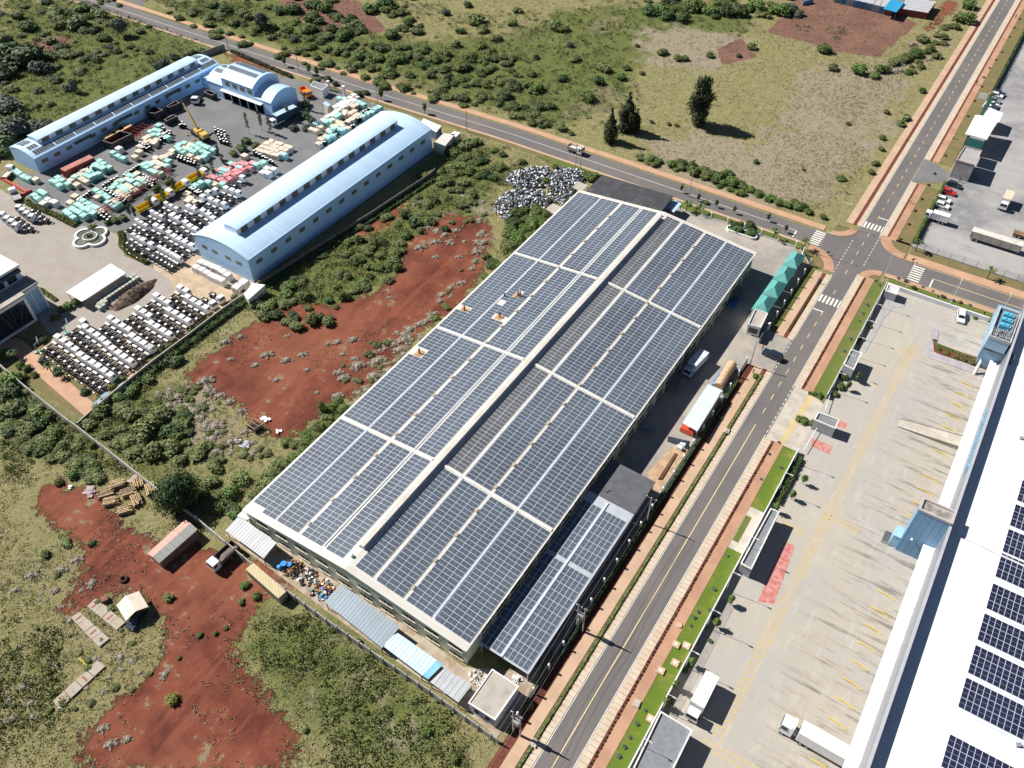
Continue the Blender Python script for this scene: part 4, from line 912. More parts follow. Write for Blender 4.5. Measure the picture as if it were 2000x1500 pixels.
# clover fountain
fo = thing('fountain', 'white clover shaped fountain basin in the paved courtyard', 'fountain', (-202.9, 93.8, 0)); fc = Vector((-202.9, 93.8, 0)); NN = 80
def clover(r0, lob):
    out = []
    for i in range(NN):
        t_ = 2*math.pi*i/NN; best = 0
        for k in range(4):
            a = math.pi/4*0+k*math.pi/2+rad(45+0)*0; cx, cy_ = 2.55*math.cos(a), 2.55*math.sin(a); dx, dy = math.cos(t_), math.sin(t_)
            bq = dx*cx+dy*cy_; disc = bq*bq-(cx*cx+cy_*cy_-lob*lob)
            if disc >= 0: best = max(best, bq+math.sqrt(disc))
        out.append((fc.x+dx*best if False else fc.x+math.cos(t_)*best, fc.y+math.sin(t_)*best))
    return out
ou, inn = clover(0, 2.6), clover(0, 2.05)
def rimmesh(mb, a, b_, z1, zin):
    n = len(a); vs = [(x, y, 0) for x, y in a]+[(x, y, z1) for x, y in a]+[(x, y, z1) for x, y in b_]+[(x, y, zin) for x, y in b_]
    mb.add(vs, [(k*n+i, k*n+(i+1) % n, (k+1)*n+(i+1) % n, (k+1)*n+i) for k in range(3) for i in range(n)])
mb = MB(); rimmesh(mb, ou, inn, .7, .2); mb.build('basin', white, fo)
mb = MB(); mb.prism(inn, .02, .45); mb.build('water', water, fo)
cr = [(fc.x+2.0*math.cos(2*math.pi*i/40), fc.y+2.0*math.sin(2*math.pi*i/40)) for i in range(40)]; cr2 = [(fc.x+1.75*math.cos(2*math.pi*i/40), fc.y+1.75*math.sin(2*math.pi*i/40)) for i in range(40)]
mb = MB(); rimmesh(mb, cr, cr2, .95, .3); mb.build('inner_ring', offwhite, fo); mb = MB(); mb.prism(cr2, .452, .72); mb.build('inner_water', water, fo)
mb = MB(); r_ = random.Random(8)
for k in range(14): mb.obox(fc.x+r_.uniform(-.5,.5), fc.y+r_.uniform(-.8,.8), .72, .5, .4, r_.uniform(.2,.6), r_.random()*3, 0, .6)
mb.build('rock_ornament', M('mossy_rock', (.05, .055, .035), .9, var=.3), fo)
# office with glass front
of = thing('office_building', 'white two step office building with a dark glass front facing the truck lot', 'office', (-195, 62, 0))
mb = MB(); mb.box(-205, -186.1, 38, 64.4, 0, 7.8); mb.box(-205, -187.6, 64.4, 69.3, 0, 7.8); mb.box(-215, -191.8, 38, 68.6, 7.82, 11.6); mb.build('wall', M('pale_office_wall', (.60, .66, .72), .7, var=.05), of)
mb = MB(); mb.box(-186.09, -186.0, 42, 63.9, .5, 7.3); gl = mb.build('glass_front', glass, of)
mb = MB(); r_ = random.Random(2)
for k in range(8):
    y0_ = 56+r_.random()*6; mb.cyl((-185.97, y0_, .6), (-185.97, y0_+r_.uniform(-4, 4), 7.2), .035, 4)
mb.build('glazing_bars', greysteel, gl)
mb = MB(); mb.box(-186.1, -185.6, 41, 64.6, 7.2, 7.9); mb.box(-186.1, -185.6, 63.9, 64.6, 0, 7.18); mb.box(-186.1, -185.6, 41, 63.88, 0, .5); mb.build('front_frame', white, of)
mb = MB(); mb.box(-187.59, -187.5, 64.7, 68.9, .2, 6.4); mb.box(-187.59, -187.45, 66.7, 66.9, .2, 6.4, 1); mb.box(-187.6, -187.2, 68.9, 69.35, 0, 6.6, 1); mb.build('side_panel', [bluewall2, white], of)
mb = MB(); mb.box(-204.9, -186.2, 38, 64.3, 7.81, 7.9); mb.box(-204.9, -187.7, 64.3, 69.2, 7.81, 7.9); mb.build('terrace', M('terrace_tiles', (.42, .37, .33), .9, var=.1), of)
mb = MB(); mb.box(-187.5, -185.5, 41, 64.8, 7.92, 8.4); mb.box(-188.4, -186.9, 64.82, 69.5, 7.92, 8.4); mb.box(-191.7, -188.4, 68.8, 69.5, 7.92, 8.4); mb.build('parapet', concw, of)
for k in range(4):
    y = 66-k*3.4; m2 = MB(); m2.box(-191.79, -191.7, y-1.2, y+1.2, 8.4, 10.3, 0); m2.box(-191.7, -191.66, y-.05, y+.05, 8.4, 10.3, 1); m2.box(-191.7, -191.66, y-1.2, y+1.2, 9.3, 9.4, 1); m2.build('window', [glass, greysteel], of)
mb = MB(); mb.box(-215, -191.2, 38, 69.0, 11.62, 11.9); mb.box(-191.9, -191.2, 38, 69, 11.92, 12.3); mb.box(-215, -191.9, 68.4, 69, 11.92, 12.3); mb.build('upper_roof', white, of)
mb = MB(); mb.box(-191.5, -190.5, 38, 68.5, 10.7, 11.5); mb.build('sunshade', navy, of)
0 and flatbox('annex_block', 'white flat roofed block at the left edge above the office', 'annex', [(-232, 84), (-226, 84), (-226, 92.5), (-232, 92.5)], 4.0, M('pale_office_wall2', (.6, .66, .72), .7), white, white)

# ------------------------------------------------------------------ white warehouse
wh = thing('white_warehouse', 'huge white warehouse with a ribbed parapet, dock canopy and blue stair tower', 'warehouse', (60, 110, 0))
WX, ZP, ZW = 19.75, 12.8, 10.6
mb = MB(); mb.box(WX, WX+.25, -20, 192, 0, ZP-.25); mb.box(WX+.25, 140, 191.7, 192, 0, ZP-.3); mb.build('wall', whwall, wh)
mb = MB(); mb.box(WX-.08, WX+.38, -20, 192, ZP-.248, ZP); mb.build('coping', M('silver_coping', (.40, .40, .44), .6, var=.04), wh)
mb = MB(); mb.slab([(WX+.26,-20,ZW),(140,-20,ZW+1.5),(140,191.6,ZW+1.5),(WX+.26,191.6,ZW)], .3); mb.build('roof', whroof, wh)
canm = corr('canopy_sheet', (.80, .81, .81), math.pi/2, .9, var=.02, line=.92, depth=.02, dirtamt=.1)
for i, (a, b_) in enumerate(((-20, 114.2), (117.5, 173))):
    mb = MB(); mb.slab([(17.75,a,5.15),(WX-.02,a,5.35),(WX-.02,b_,5.35),(17.75,b_,5.15)], .22); mb.build('dock_canopy', canm, wh)
mb = MB(); mb.box(WX-.12, WX-.004, -20, 114, 5.4, 5.9); mb.box(WX-.12, WX-.004, 117.6, 172, 5.4, 5.9); mb.build('flashing', M('pale_flashing', (.6, .54, .54), .6), wh)
k = 0; y = 22.
while y < 172:
    if not 108 < y < 119:
        m2 = MB(); m2.box(WX-.2, WX-.003, y, y+3., .9, 4.4); m2.build('dock_door', M('dock_door_grey', (.3, .32, .34), .6), wh)
    y += 4.05
# stair tower
def zt(mb, x0, x1, y0, y1, z0, z1): mb.box(x0, x1, y0, y1, z0, z1)
mb = MB(); mb.box(14.0, WX-.01, 114.3, 117.4, 0, 13.2); tw = mb.build('stair_tower', bluewall, wh)
mb = MB(); ring(mb, rect(13.9, 20.0, 114.2, 117.5), Vector((17, 115.8, 0)), .4, 13.21, 13.65); mb.build('coping', M('pink_grey_coping', (.44, .39, .39), .7, var=.05), tw)
mb = MB(); mb.box(14.3, 19.6, 114.6, 117.1, 13.205, 13.3); mb.build('tower_roof', M('dirty_roof', (.24, .23, .21), .9, var=.25, scale=.8, col2=(.36, .34, .30)), tw)
m2 = MB(); m2.box(12.6, 13.99, 114.6, 117.2, 0, 3.4); m2.box(12.6, 13.99, 114.5, 117.3, 3.41, 3.55); m2.build('porch', bluewall2, tw)
m2 = MB()
for k in range(7): m2.box(11.2, 12.5, 114.4+k*.42, 114.46+k*.42, .02, 1.0-.0*k); 
m2.box(11.2, 11.25, 114.4, 117, 1.0, 1.05); m2.box(12.45, 12.5, 114.4, 117, 1.0, 1.05); m2.build('railing', steel, tw)
m2 = MB(); m2.ball((15.6, 114.0, 5.2), .25); m2.cyl((15.6,114.3,5.2),(15.6,114.0,5.2),.05,6); m2.build('wall_lamp', white, tw)
# office end with roof plant
mb = MB(); mb.box(15.0, WX-.01, 172.9, 190.2, 4.6, 8.2); mb.box(15.6, WX-.01, 176, 190.2, 0, 4.58); eb = mb.build('office_block', M('mid_blue_cladding', (.22, .36, .50), .5, var=.06), wh)
mb = MB(); mb.box(14.9, 19.3, 171.2, 182.6, 9.3, 12.3); mb.box(15.2, 19.2, 172.0, 182.5, 8.21, 9.29, 1); mb.build('upper_storey', [bluewall2, glass], eb)
mb = MB(); ring(mb, rect(14.85, 19.4, 171.1, 182.7), Vector((17, 177, 0)), .25, 12.31, 13.0); mb.build('coping', M('grey_coping', (.44, .45, .46), .6), eb)
mb = MB(); mb.box(15.1, 19.1, 171.4, 182.4, 12.305, 12.36); mb.build('plant_deck', roofgrey, eb)
for k in range(3):
    m2 = MB(); y = 175.4+k*2.1; m2.box(16.0, 18.2, y, y+1.2, 12.37, 13.5); m2.box(16.3, 16.9, y+.2, y+.9, 13.51, 13.7); m2.box(17.2, 17.8, y+.2, y+.9, 13.51, 13.7); m2.build('air_handler', skyblue, eb)
m2 = MB(); r_ = random.Random(4); m2.box(18.4, 18.95, 174, 181.5, 12.37, 13.1)
for k in range(16): m2.obox(r_.uniform(15.6, 18.8), r_.uniform(171.8, 174.6), 12.37, r_.uniform(.2, .9), r_.uniform(.2, .6), r_.uniform(.3, 1.0), r_.random())
for k in range(8): m2.cyl((15.4+.45*k, 171.9, 13.0), (15.4+.45*k, 174.5, 13.1), .06, 5)
m2.build('pipework', steel, eb)
for x, y in ((16.2, 175.5),):
    m2 = MB(); m2.cyl((16.2, 172.5, 0), (16.3, 174.8, 4.6), .35, 12); m2.build('column', offwhite, eb)
# lettering on the parapet: pale blue strokes, too small to read
m2 = MB(); r_ = random.Random(12); y = 131.5
for k in range(17):
    z0, z1 = 8.6, 10.6 if k else 11.6; w_ = .55
    m2.box(WX-.09, WX-.005, y, y+.2, z0, z1); m2.box(WX-.09, WX-.005, y+.2, y+w_+.3, z1-.28, z1)
    if k % 2: m2.box(WX-.09, WX-.005, y+.2, y+w_, z0, z0+.28)
    if k % 3: m2.box(WX-.09, WX-.005, y+w_+.1, y+w_+.3, z0+.3, z1-.28)
    y += 1.05
    if k in (5, 11): y += .8
m2.build('sign_lettering', M('sign_blue', (.12, .42, .68), .5), wh)
def zwf(x): return ZW+1.5*(x-WX-.26)/(140-WX-.26)
ya0 = [71.3, 82.0, 88.6, 95.4, 102.2, 109.5, 115.6, 122.2, 128.9, 135.6]
for gi, a in enumerate(ya0):
    nu = 26 if gi else 26; u = Vector((1, 0, 1.5/120)).normalized(); nn = Vector((-1.5/120, 0, 1)).normalized()
    m2 = MB(); own = gi in (1, 2, 3); cols = 11 if own else 0
    if own: pv(m2, (29.2+cols*.95, a, zwf(29.2+cols*.95)), (0,1,0), u, nn, 1.9, .95, 3, nu-cols)
    else: pv(m2, (29.2, a, zwf(29.2)), (0,1,0), u, nn, 1.9, .95, 3, nu)
    m2.slab([(31.5,a-.7,zwf(31.5)+.06),(31.5+10,a-.7,zwf(41.5)+.06),(41.5,a-.35,zwf(41.5)+.06),(31.5,a-.35,zwf(31.5)+.06)], .05, 1)
    ao = m2.build('solar_array', [pvnavy, M('white_panel_frame', (.50, .54, .66), .4, var=.05)], wh)
    if own:
        for i in range(3):
            for j in range(cols):
                m3 = MB(); pv(m3, Vector((29.2, a, zwf(29.2)))+Vector((0, 1.9*i, 0))+u*(j*.95), (0,1,0), u, nn, 1.9, .95, 1, 1); m3.build('solar_panel', [pvnavy, MATS['white_panel_frame']], ao)
m2 = MB(); m2.slab([(21.5,114.6,ZW+.14),(34,114.2,ZW+.3),(34,114.6,ZW+.3),(21.5,115.0,ZW+.14)], .1); m2.box(34, 34.25, 113.6, 115.2, ZW+.2, ZW+.6); m2.build('roof_conduit', M('pale_conduit', (.6, .62, .63), .5), wh)
m2 = MB(); m2.obox(30.5, 144, ZW+.1, .6, 1.0, 1.0); m2.obox(20.5, 168, ZW+.05, 1.2, 2.0, 1.3); m2.build('roof_unit', greysteel, wh)
for q in ((1988, 1455), (1995, 855)):
    a = P(q[0], q[1], 11); m2 = MB(); m2.obox(a.x, a.y, zwf(a.x), .8, .5, .5, .5); m2.build('roof_fitting', steel, wh)

# loading lot buildings
for nm, lab, l, h in (('bus_shelter', 'long grey flat roofed shelter between the lawn and the loading lot, near the red pad', [(1505,992),(1523,999),(1468,1112),(1446,1100)], 3.4),
                      ('lot_building', 'large grey flat roofed lot building at the bottom edge of the photograph', [(1290,1388),(1353,1426),(1302,1530),(1224,1525)], 3.6),
                      ('lot_building', 'small grey flat roofed building with white rim beside the far lot corner', [(1662,681),(1684,689),(1668,722),(1647,711)], 3.4)):
    flatbox(nm, lab, 'building', px(l, h), h, M('mid_grey_wall', (.34, .35, .38), .8, var=.06), roofgrey, offwhite)
o = flatbox('guard_house', 'small grey guard house with white rim at the lot entrance', 'guard house', px([(1598,804),(1640,819),(1632,837),(1590,819)], 3.2), 3.2, M('mid_grey_wall', (.34, .35, .38), .8, var=.06), roofgrey, offwhite)
a, b_ = P(1592, 826, 1.6), P(1606, 832, 1.6); m2 = MB(); m2.obox((a.x+b_.x)/2, (a.y+b_.y)/2, 1.1, (b_-a).length, .2, 1.1, math.atan2((b_-a).y, (b_-a).x)); m2.build('window', glass, o)
pc = flatbox('corner_cabin', 'white and grey plant cabin at the top corner of the loading lot', 'cabin', px([(1735,553),(1757,562),(1752,575),(1729,567)], 2.6), 2.6, M('mid_grey_wall', (.34, .35, .38), .8), M('plant_grey', (.5, .5, .5), .7, var=.2, scale=2), white)
wall('lot_wall', 'low white wall along the lawn side of the loading lot', [(-10.4, 20), (-10.4, 127.4)], 1.5, .22, M('lot_wall_white', (.66, .66, .66), .8, var=.06))
wall('lot_wall', 'low grey wall along the verge side of the loading lot by the far corner', [(-10.4, 146), (-10.4, 193.4)], 1.5, .22, M('lot_wall_grey', (.5, .5, .5), .8, var=.06))
wall('lot_wall', 'low white wall along the far end of the loading lot', [(-10.2, 193.5), (15, 193.5)], 1.3, .4, MATS['lot_wall_white'])
# boom barriers
for i, (a, b_) in enumerate((((1621, 770), (1609, 806)), ((1596, 838), (1567, 885)))):
    p0, p1 = P(*a), P(*b_); o = thing('boom_barrier', 'white boom barrier on the %s side of the small guard house' % ('far' if i == 0 else 'near'), 'barrier', tuple(p0), 0, 'boom barriers at the lot entrance')
    m2 = MB(); m2.obox(p0.x, p0.y, 0, .4, .4, 1.1); m2.build('housing', bluewall2, o); m2 = MB(); m2.cyl((p0.x, p0.y, 1.05), (p1.x, p1.y, 1.05), .07, 6); m2.build('arm', white, o)
# paint on the lot
zz = .018
def quadpx(l, m2, z=zz, mi=0): m2.add([(p_.x, p_.y, z) for p_ in [P(a, b_) for a, b_ in l]][::-1], [(0,1,2,3)], mi)
m2 = MB()
for l in ([(1530,1058),(1553,1066),(1512,1180),(1480,1175)], [(1588,855),(1626,872),(1620,888),(1583,870)], [(1638,820),(1655,826),(1651,838),(1632,832)]): quadpx(l, m2)
struct('red_ground_markings', m2, redpave, 'faded red painted pads on the loading lot')
m2 = MB(); HX0, HX1 = .0, 1.35
def hatch(ax, ay, bx, by, wd, st=1.25):
    a, b_ = Vector((ax, ay)), Vector((bx, by)); d = (b_-a); L_ = d.length; d.normalize(); n_ = Vector((-d.y, d.x))
    def seg(p_, q_, w_=.13):
        e = (q_-p_).normalized(); f = Vector((-e.y, e.x))*w_/2; m2.add([(*(p_-f), zz), (*(q_-f), zz), (*(q_+f), zz), (*(p_+f), zz)], [(0,1,2,3)])
    seg(a, b_); seg(a+n_*wd, b_+n_*wd); k = 0
    while k < L_-.8: seg(a+d*k, a+d*(k+.75)+n_*wd, .10); k += st
q0, q1 = P(1790, 673), P(1405, 1452); hatch(q0.x, q0.y, q1.x, q1.y, -1.25)
a, b_ = P(1798, 683), P(1810, 690); hatch(*P(1757,677)[:2], *P(1800,695)[:2], -.9)
hatch(*P(1697,747)[:2], *P(1718,757)[:2], -.9); hatch(*P(1612,1002)[:2], *P(1680,1034)[:2], -1.1); hatch(*P(1530,1018)[:2], *P(1576,1040)[:2], -1.0); hatch(*P(1372,1442)[:2], *P(1480,1500)[:2], -1.3)
struct('yellow_lot_markings', m2, yline, 'yellow hatched lanes painted on the loading lot')
m2 = MB(); y = 40.
while y < 170:
    if not 107 < y < 120:
        m2.add([(6.5,y-.05,zz-.002),(14.2,y-.05,zz-.002),(14.2,y+.05,zz-.002),(6.5,y+.05,zz-.002)], [(0,1,2,3)])
    y += 4.05
for k in range(9): x = -2+k*2.6; m2.add([(x,186.5,zz),(x+.1,186.5,zz),(x+.1,191.5,zz),(x,191.5,zz)], [(0,1,2,3)])
for k in range(5): x = 6+k*2.6; m2.add([(x,171,zz),(x+.1,171,zz),(x+.1,175,zz),(x,175,zz)], [(0,1,2,3)])
m2.add([(-2,191.4,zz),(15,191.4,zz),(15,191.5,zz),(-2,191.5,zz)], [(0,1,2,3)])
struct('worn_bay_lines', m2, yfaint, 'worn yellow bay lines in front of the loading docks')
m2 = MB()
for k in range(26): quadpx([(1581-k*2.6, 768+k*4.1), (1594-k*2.75, 773+k*4.1), (1593-k*2.75, 775+k*4.1), (1580-k*2.6, 770+k*4.1)], m2, .024)
struct('entrance_ladder_marking', m2, yline, 'yellow ladder crossing painted at the lot entrance')
i = 0; y = 42.5
used = {}
br = thing('wheel_guide', 'curved yellow wheel guide rail in front of a loading dock', 'guide rail', (0, 0, 0), 0, 'wheel guide rails at the docks'); m3 = MB(); m3.tube([(-1.6, .25, .12), (-.6, .12, .22), (.5, 0, .22), (1.6, -.3, .12)], .09, 6); m3.build('rail', yellow, br, local=True)
gy = []
while y < 171:
    if not 107 < y < 120 and not 136 < y < 142: gy.append(y)
    y += 4.05
for i, y in enumerate(gy): place(br, used, (15.4, y, 0), 0, 'curved yellow wheel guide rail at the loading docks, %s from the near end' % od(i), 'wheel guide rails at the docks')
rp = thing('dock_ramp', 'low concrete ramp with steel edges running up to the warehouse docks', 'ramp', tuple(P(1820, 840))); q = px([(1756,832),(1876,859),(1871,881),(1751,833)]); q = [P(1759,818), P(1877,859), P(1870,880), P(1752,833)]
m2 = MB(); m2.slab([(q[0].x,q[0].y,.03),(q[1].x,q[1].y,1.2),(q[2].x,q[2].y,1.2),(q[3].x,q[3].y,.03)], .02); m2.add([(q[3].x,q[3].y,0),(q[2].x,q[2].y,0),(q[2].x,q[2].y,1.18),(q[3].x,q[3].y,.015),(q[0].x,q[0].y,0),(q[1].x,q[1].y,0),(q[1].x,q[1].y,1.18),(q[0].x,q[0].y,.015)], [(0,1,2,3),(7,6,5,4)]); m2.build('ramp', conc, rp)
m2 = MB(); m2.tube([(q[0].x,q[0].y,.1),(q[1].x,q[1].y,1.28)], .07, 5); m2.tube([(q[3].x,q[3].y,.1),(q[2].x,q[2].y,1.28)], .07, 5); m2.build('edge', greysteel, rp)
# kerbed island and inner drain strips
mb = MB(); mb.prism(gp([(1820,643),(1833,645),(1828,690),(1925,725),(1920,736),(1815,700),(1806,690)]), 0, .15); struct('lot_island', mb, M('island_paving', (.36, .33, .34), .9, var=.1), 'raised paved island in the loading lot')
mb = MB(); mb.prism(gp([(1822,668),(1832,672),(1880,690),(1926,705),(1925,722),(1824,688)]), .0, .2); struct('island_bed', mb, gsoil, 'planted bed on the lot island')
mb = MB(); mb.prism(gp([(1731,582),(1771,590),(1765,600),(1745,600),(1727,622),(1690,690),(1682,686),(1718,617)]), 0, .08); struct('lot_walkway', mb, M('grey_walkway', (.34, .34, .34), .9, var=.08), 'grey paved walkway along the lot wall')
mb = MB(); mb.prism([(-10.1, 56), (-7.4, 56), (-7.4, 86), (-10.1, 86)], 0, .05); mb.prism([(-10.1, 37), (-7.6, 37), (-7.6, 55), (-10.1, 55)], 0, .05); struct('drain_strip', mb, M('dim_concrete', (.30, .28, .25), .9, var=.1), 'grey strip inside the lot wall')

# ------------------------------------------------------------------ truck park gatehouse, upper right
hx = thing('truck_park_gate', 'tall white roofed gate canopy over the truck park entrance', 'gate canopy', (-7, 279, 0))
mb = MB(); mb.slab([(-9.6,272.4,6.2),(-3.9,272.2,6.2),(-3.5,287.6,6.2),(-9.6,286.6,6.2)], .35); mb.build('roof', white, hx)
mb = MB(); mb.slab([(-10.3,272.4,6.0),(-9.65,272.4,6.0),(-9.65,287,6.0),(-10.3,286.5,6.0)], .3); mb.build('side_roof', offwhite, hx)
for x in (-9.2, -4.2):
    for y in (273, 280, 286): m2 = MB(); m2.box(x-.25, x+.25, y-.25, y+.25, 0, 5.8); m2.build('post', dgrey, hx)
mb = MB(); mb.box(-9.0, -4.2, 265.6, 272.0, 5.3, 5.6); mb.build('glass_roof', M('green_glass_roof', (.015, .06, .05), .15, var=.15), hx)
flatbox('truck_park_office', 'grey flat roofed office with pink grey rim beside the truck park gate', 'office', [(-9.1, 255.8), (-3.7, 255.8), (-3.8, 265.3), (-8.8, 265.3)], 6.0, M('office_grey', (.36, .34, .33), .8), M('gravel_roof', (.34, .33, .32), .9, var=.06), M('pink_grey_rim', (.42, .35, .34), .8))
canopy('lean_to_shed', 'second smaller white roof behind the truck park gate canopy', 'shed', [(-8.3,288.2,4.2),(-3.0,289.5,4.2),(-3.1,296.5,4.2),(-7.6,298,4.2)], white)
canopy('green_awning', 'dark green awning along the truck park fence', 'awning', [(-9.3,289,3.2),(-8.5,289,3.2),(-7.8,308,3.2),(-9.3,308,3.2)], M('green_awning_cloth', (.02, .07, .05), .6))
mb = MB(); q = P(1913, 202); bo = thing('notice_board', 'white notice board on posts at the truck park fence', 'sign', tuple(q)); m2 = MB(); m2.obox(q.x, q.y, 1.6, 2.6, .15, 2.0, 0); m2.build('panel', white, bo); m2 = MB(); m2.cyl((q.x-.9,q.y,0),(q.x-.9,q.y,1.6),.08); m2.cyl((q.x+.9,q.y,0),(q.x+.9,q.y,1.6),.08); m2.build('post', steel, bo)
fence('mesh_fence', 'dark mesh fence along the near side of the truck park', [(-9.4, 214.3), (60, 214.3)], 2.0, 3.4, wallgrey, post=greysteel, ball=False, plinth=.2, rails=4, rail=greysteel, pr=.05)
# container yard, top right
ci = 0
cols = ['container_blue', 'container_teal', 'container_grey', 'container_red']
M('container_blue', (.10, .22, .36), .6, var=.2); M('container_teal', (.16, .28, .33), .6, var=.2); M('container_grey', (.35, .37, .38), .6, var=.15); M('container_red', (.22, .05, .045), .6, var=.2)
def container(label, a, L_, W_, rz, h, sidem, roofm, group=None, loc=None):
    o = thing('shipping_container', label, 'container', loc, rz, group); m2 = MB(); m2.box(-L_/2, L_/2, -W_/2, W_/2, .1, h-.02)
    for s_ in (-1, 1):
        k = -L_/2+.3
        while k < L_/2-.2: m2.box(k, k+.14, s_*W_/2-.04, s_*W_/2+.04, .2, h-.1); k += .42
    m2.build('body', sidem, o, local=True); m2 = MB(); m2.box(-L_/2, L_/2, -W_/2, W_/2, h-.018, h+.03)
    m2.build('roof', roofm, o, local=True)
    m2 = MB(); m2.box(-L_/2-.05, -L_/2-.002, -W_/2+.08, W_/2-.08, .2, h-.12)
    for q in (-.6, -.2, .2, .6): m2.cyl((-L_/2-.08, q, .2), (-L_/2-.08, q, h-.1), .035, 5)
    m2.build('door', sidem, o, local=True); return o
base = P(1612, 2); e1 = P(1800, 45)
pts = [(1628,5),(1640,8),(1652,11),(1664,14),(1677,17),(1690,20),(1702,23),(1714,26),(1727,30)]
for i, (a, b_) in enumerate(pts):
    q = P(a, b_); cm = MATS[['container_teal','container_blue','container_grey','container_blue','container_blue','container_teal','container_grey','container_blue','container_red'][i]]
    container('%s shipping container, %s from the left in the row beyond the bare red field' % (['teal grey','blue','grey','blue','blue','teal','grey','blue','red'][i], od(i)), None, 9., 2.7, rad(99), 2.7, cm, contw, 'containers beyond the bare field', (q.x+.6, q.y+5.0, 0))
canopy('blue_canopy', 'bright blue sheet canopy between the containers at the top of the photograph', 'canopy', pz([(1725,17),(1741,-2),(1767,4),(1751,24)], 3.4), corr('bright_blue_sheet', (.03, .30, .55), 0, 1.0, var=.05))
for i in range(5):
    f = i/5.; q = P(1752+44*.5+20*f*1.6, 36-26*f); container('pale roofed red container, %s from the front in the stack right of the blue canopy' % od(i), None, 11., 2.5, rad(9), 2.6, MATS['container_red'], contw, 'pale roofed containers right of the blue canopy', (P(1778, 33).x+.3, P(1778, 33).y+1.2+i*2.62, 0))
q = P(1577, 8); cs_ = thing('cable_cradle', 'small blue steel sheet standing on the bare red field', 'sheet', tuple(q)); m2 = MB(); m2.obox(q.x, q.y, 0, 6, .4, 1.6, rad(60), 0, .8); m2.build('panel', MATS['container_blue'], cs_)
# ------------------------------------------------------------------ vehicles
def wheel(o, x, y, r=.45, w_=.28):
    m2 = MB(); m2.cyl((x, y-w_/2, r), (x, y+w_/2, r), r, 12, 0); m2.cyl((x, y-w_/2-.015, r), (x, y+w_/2+.015, r), r*.5, 8, 1); return m2.build('wheel', [rubber, steel], o, local=True)
def profile_body(mb, prof, w_, mi=0, tw=None):
    'side profile (x,z) extruded to width w_; upper points pulled in by tw'
    n = len(prof); zs = [z for x, z in prof]; zm = (min(zs)+max(zs))/2
    vs = []
    for s_ in (-1, 1):
        for x, z in prof: k = w_/2*(1.0 if z <= zm+.05 or tw is None else tw); vs.append((x, s_*k, z))
    mb.add(vs, [tuple(range(n)), tuple(range(2*n-1, n-1, -1))]+[(i, n+i, n+(i+1) % n, (i+1) % n) for i in range(n)], mi)
def car(label, paint, loc, rz, group=None, L_=4.4, W_=1.8, H_=1.5, suv=False, name='parked_car', door=False):
    o = thing(name, label, 'car', loc, rz, group); h = L_/2; m2 = MB()
    b0 = .32; sh_ = H_*.58
    profile_body(m2, [(-h,b0),(h,b0),(h,sh_*.82),(h-.15,sh_*.95),(h*.48,sh_),(-h+.1,sh_),(-h,sh_*.9)][::-1], W_); m2.build('body', paint, o, local=True)
    m2 = MB(); rb = -h+(.12 if suv else .45); profile_body(m2, [(rb-.02,sh_),(h*.46,sh_),(h*.18,H_-.03),(h*.1,H_),(rb+.35,H_),(rb+.2,H_-.04)][::-1], W_*.93, tw=.80); m2.build('cabin', paint, o, local=True)
    m2 = MB(); a = W_*.93/2
    m2.add([(h*.45,-a*.86,sh_+.05),(h*.45,a*.86,sh_+.05),(h*.20,a*.72,H_-.07),(h*.20,-a*.72,H_-.07)], [(0,1,2,3)]); m2.v = [(x+.025, y, z+.012) for x, y, z in m2.v]; m2.build('windscreen', glass, o, local=True)
    m2 = MB(); m2.add([(rb+.0,-a*.82,sh_+.07),(rb+.0,a*.82,sh_+.07),(rb+.2,a*.7,H_-.1),(rb+.2,-a*.7,H_-.1)], [(3,2,1,0)]); m2.v = [(x-.04, y, z+.01) for x, y, z in m2.v]; m2.build('rear_window', glass, o, local=True)
    for s_ in (-1, 1):
        m2 = MB(); q = [(rb+.2,s_*(a*.97+.02),sh_+.06),(h*.36,s_*(a*.97+.02),sh_+.06),(h*.15,s_*(a*.83+.02),H_-.09),(rb+.4,s_*(a*.83+.02),H_-.09)]; m2.add(q, [(0,1,2,3) if s_ < 0 else (3,2,1,0)]); m2.build('side_window', glass, o, local=True)
        for x in (-h*.6, h*.6): wheel(o, x, s_*(W_/2-.08), .32, .2)
        m2 = MB(); m2.obox(h-.02, s_*(W_/2-.3), sh_*.62, .08, .35, .16); m2.build('headlight', white, o, local=True)
        if door and s_ > 0: m2 = MB(); m2.obox(.45, -W_/2-.45, .45, .08, .95, .6, rad(15)); m2.build('door', paint, o, local=True)
    return o
def tcab(o, x, cabm, W_=2.2, L_=1.7, zb=.75, h=1.75, fr=True):
    m2 = MB(); profile_body(m2, [(x-L_/2,zb),(x+L_/2,zb),(x+L_/2,zb+h*.48),(x+L_/2-.18,zb+h),(x-L_/2,zb+h)][::-1], W_, 0, .86); c_ = m2.build('cab', cabm, o, local=True)
    m2 = MB(); a = W_/2*.86; m2.add([(x+L_/2+.02,-a,zb+h*.5),(x+L_/2+.02,a,zb+h*.5),(x+L_/2-.13,a*.9,zb+h*.92),(x+L_/2-.13,-a*.9,zb+h*.92)], [(0,1,2,3)]); m2.build('windscreen', glass, c_, local=True)
    for s_ in (-1, 1): m2 = MB(); m2.add([(x-L_*.1,s_*(W_/2*.99+.02),zb+h*.52),(x+L_/2-.25,s_*(W_/2*.99+.02),zb+h*.52),(x+L_/2-.3,s_*(W_/2*.89+.02),zb+h*.88),(x-L_*.1,s_*(W_/2*.89+.02),zb+h*.88)], [(0,1,2,3) if s_ < 0 else (3,2,1,0)]); m2.build('side_window', glass, c_, local=True)
    return c_
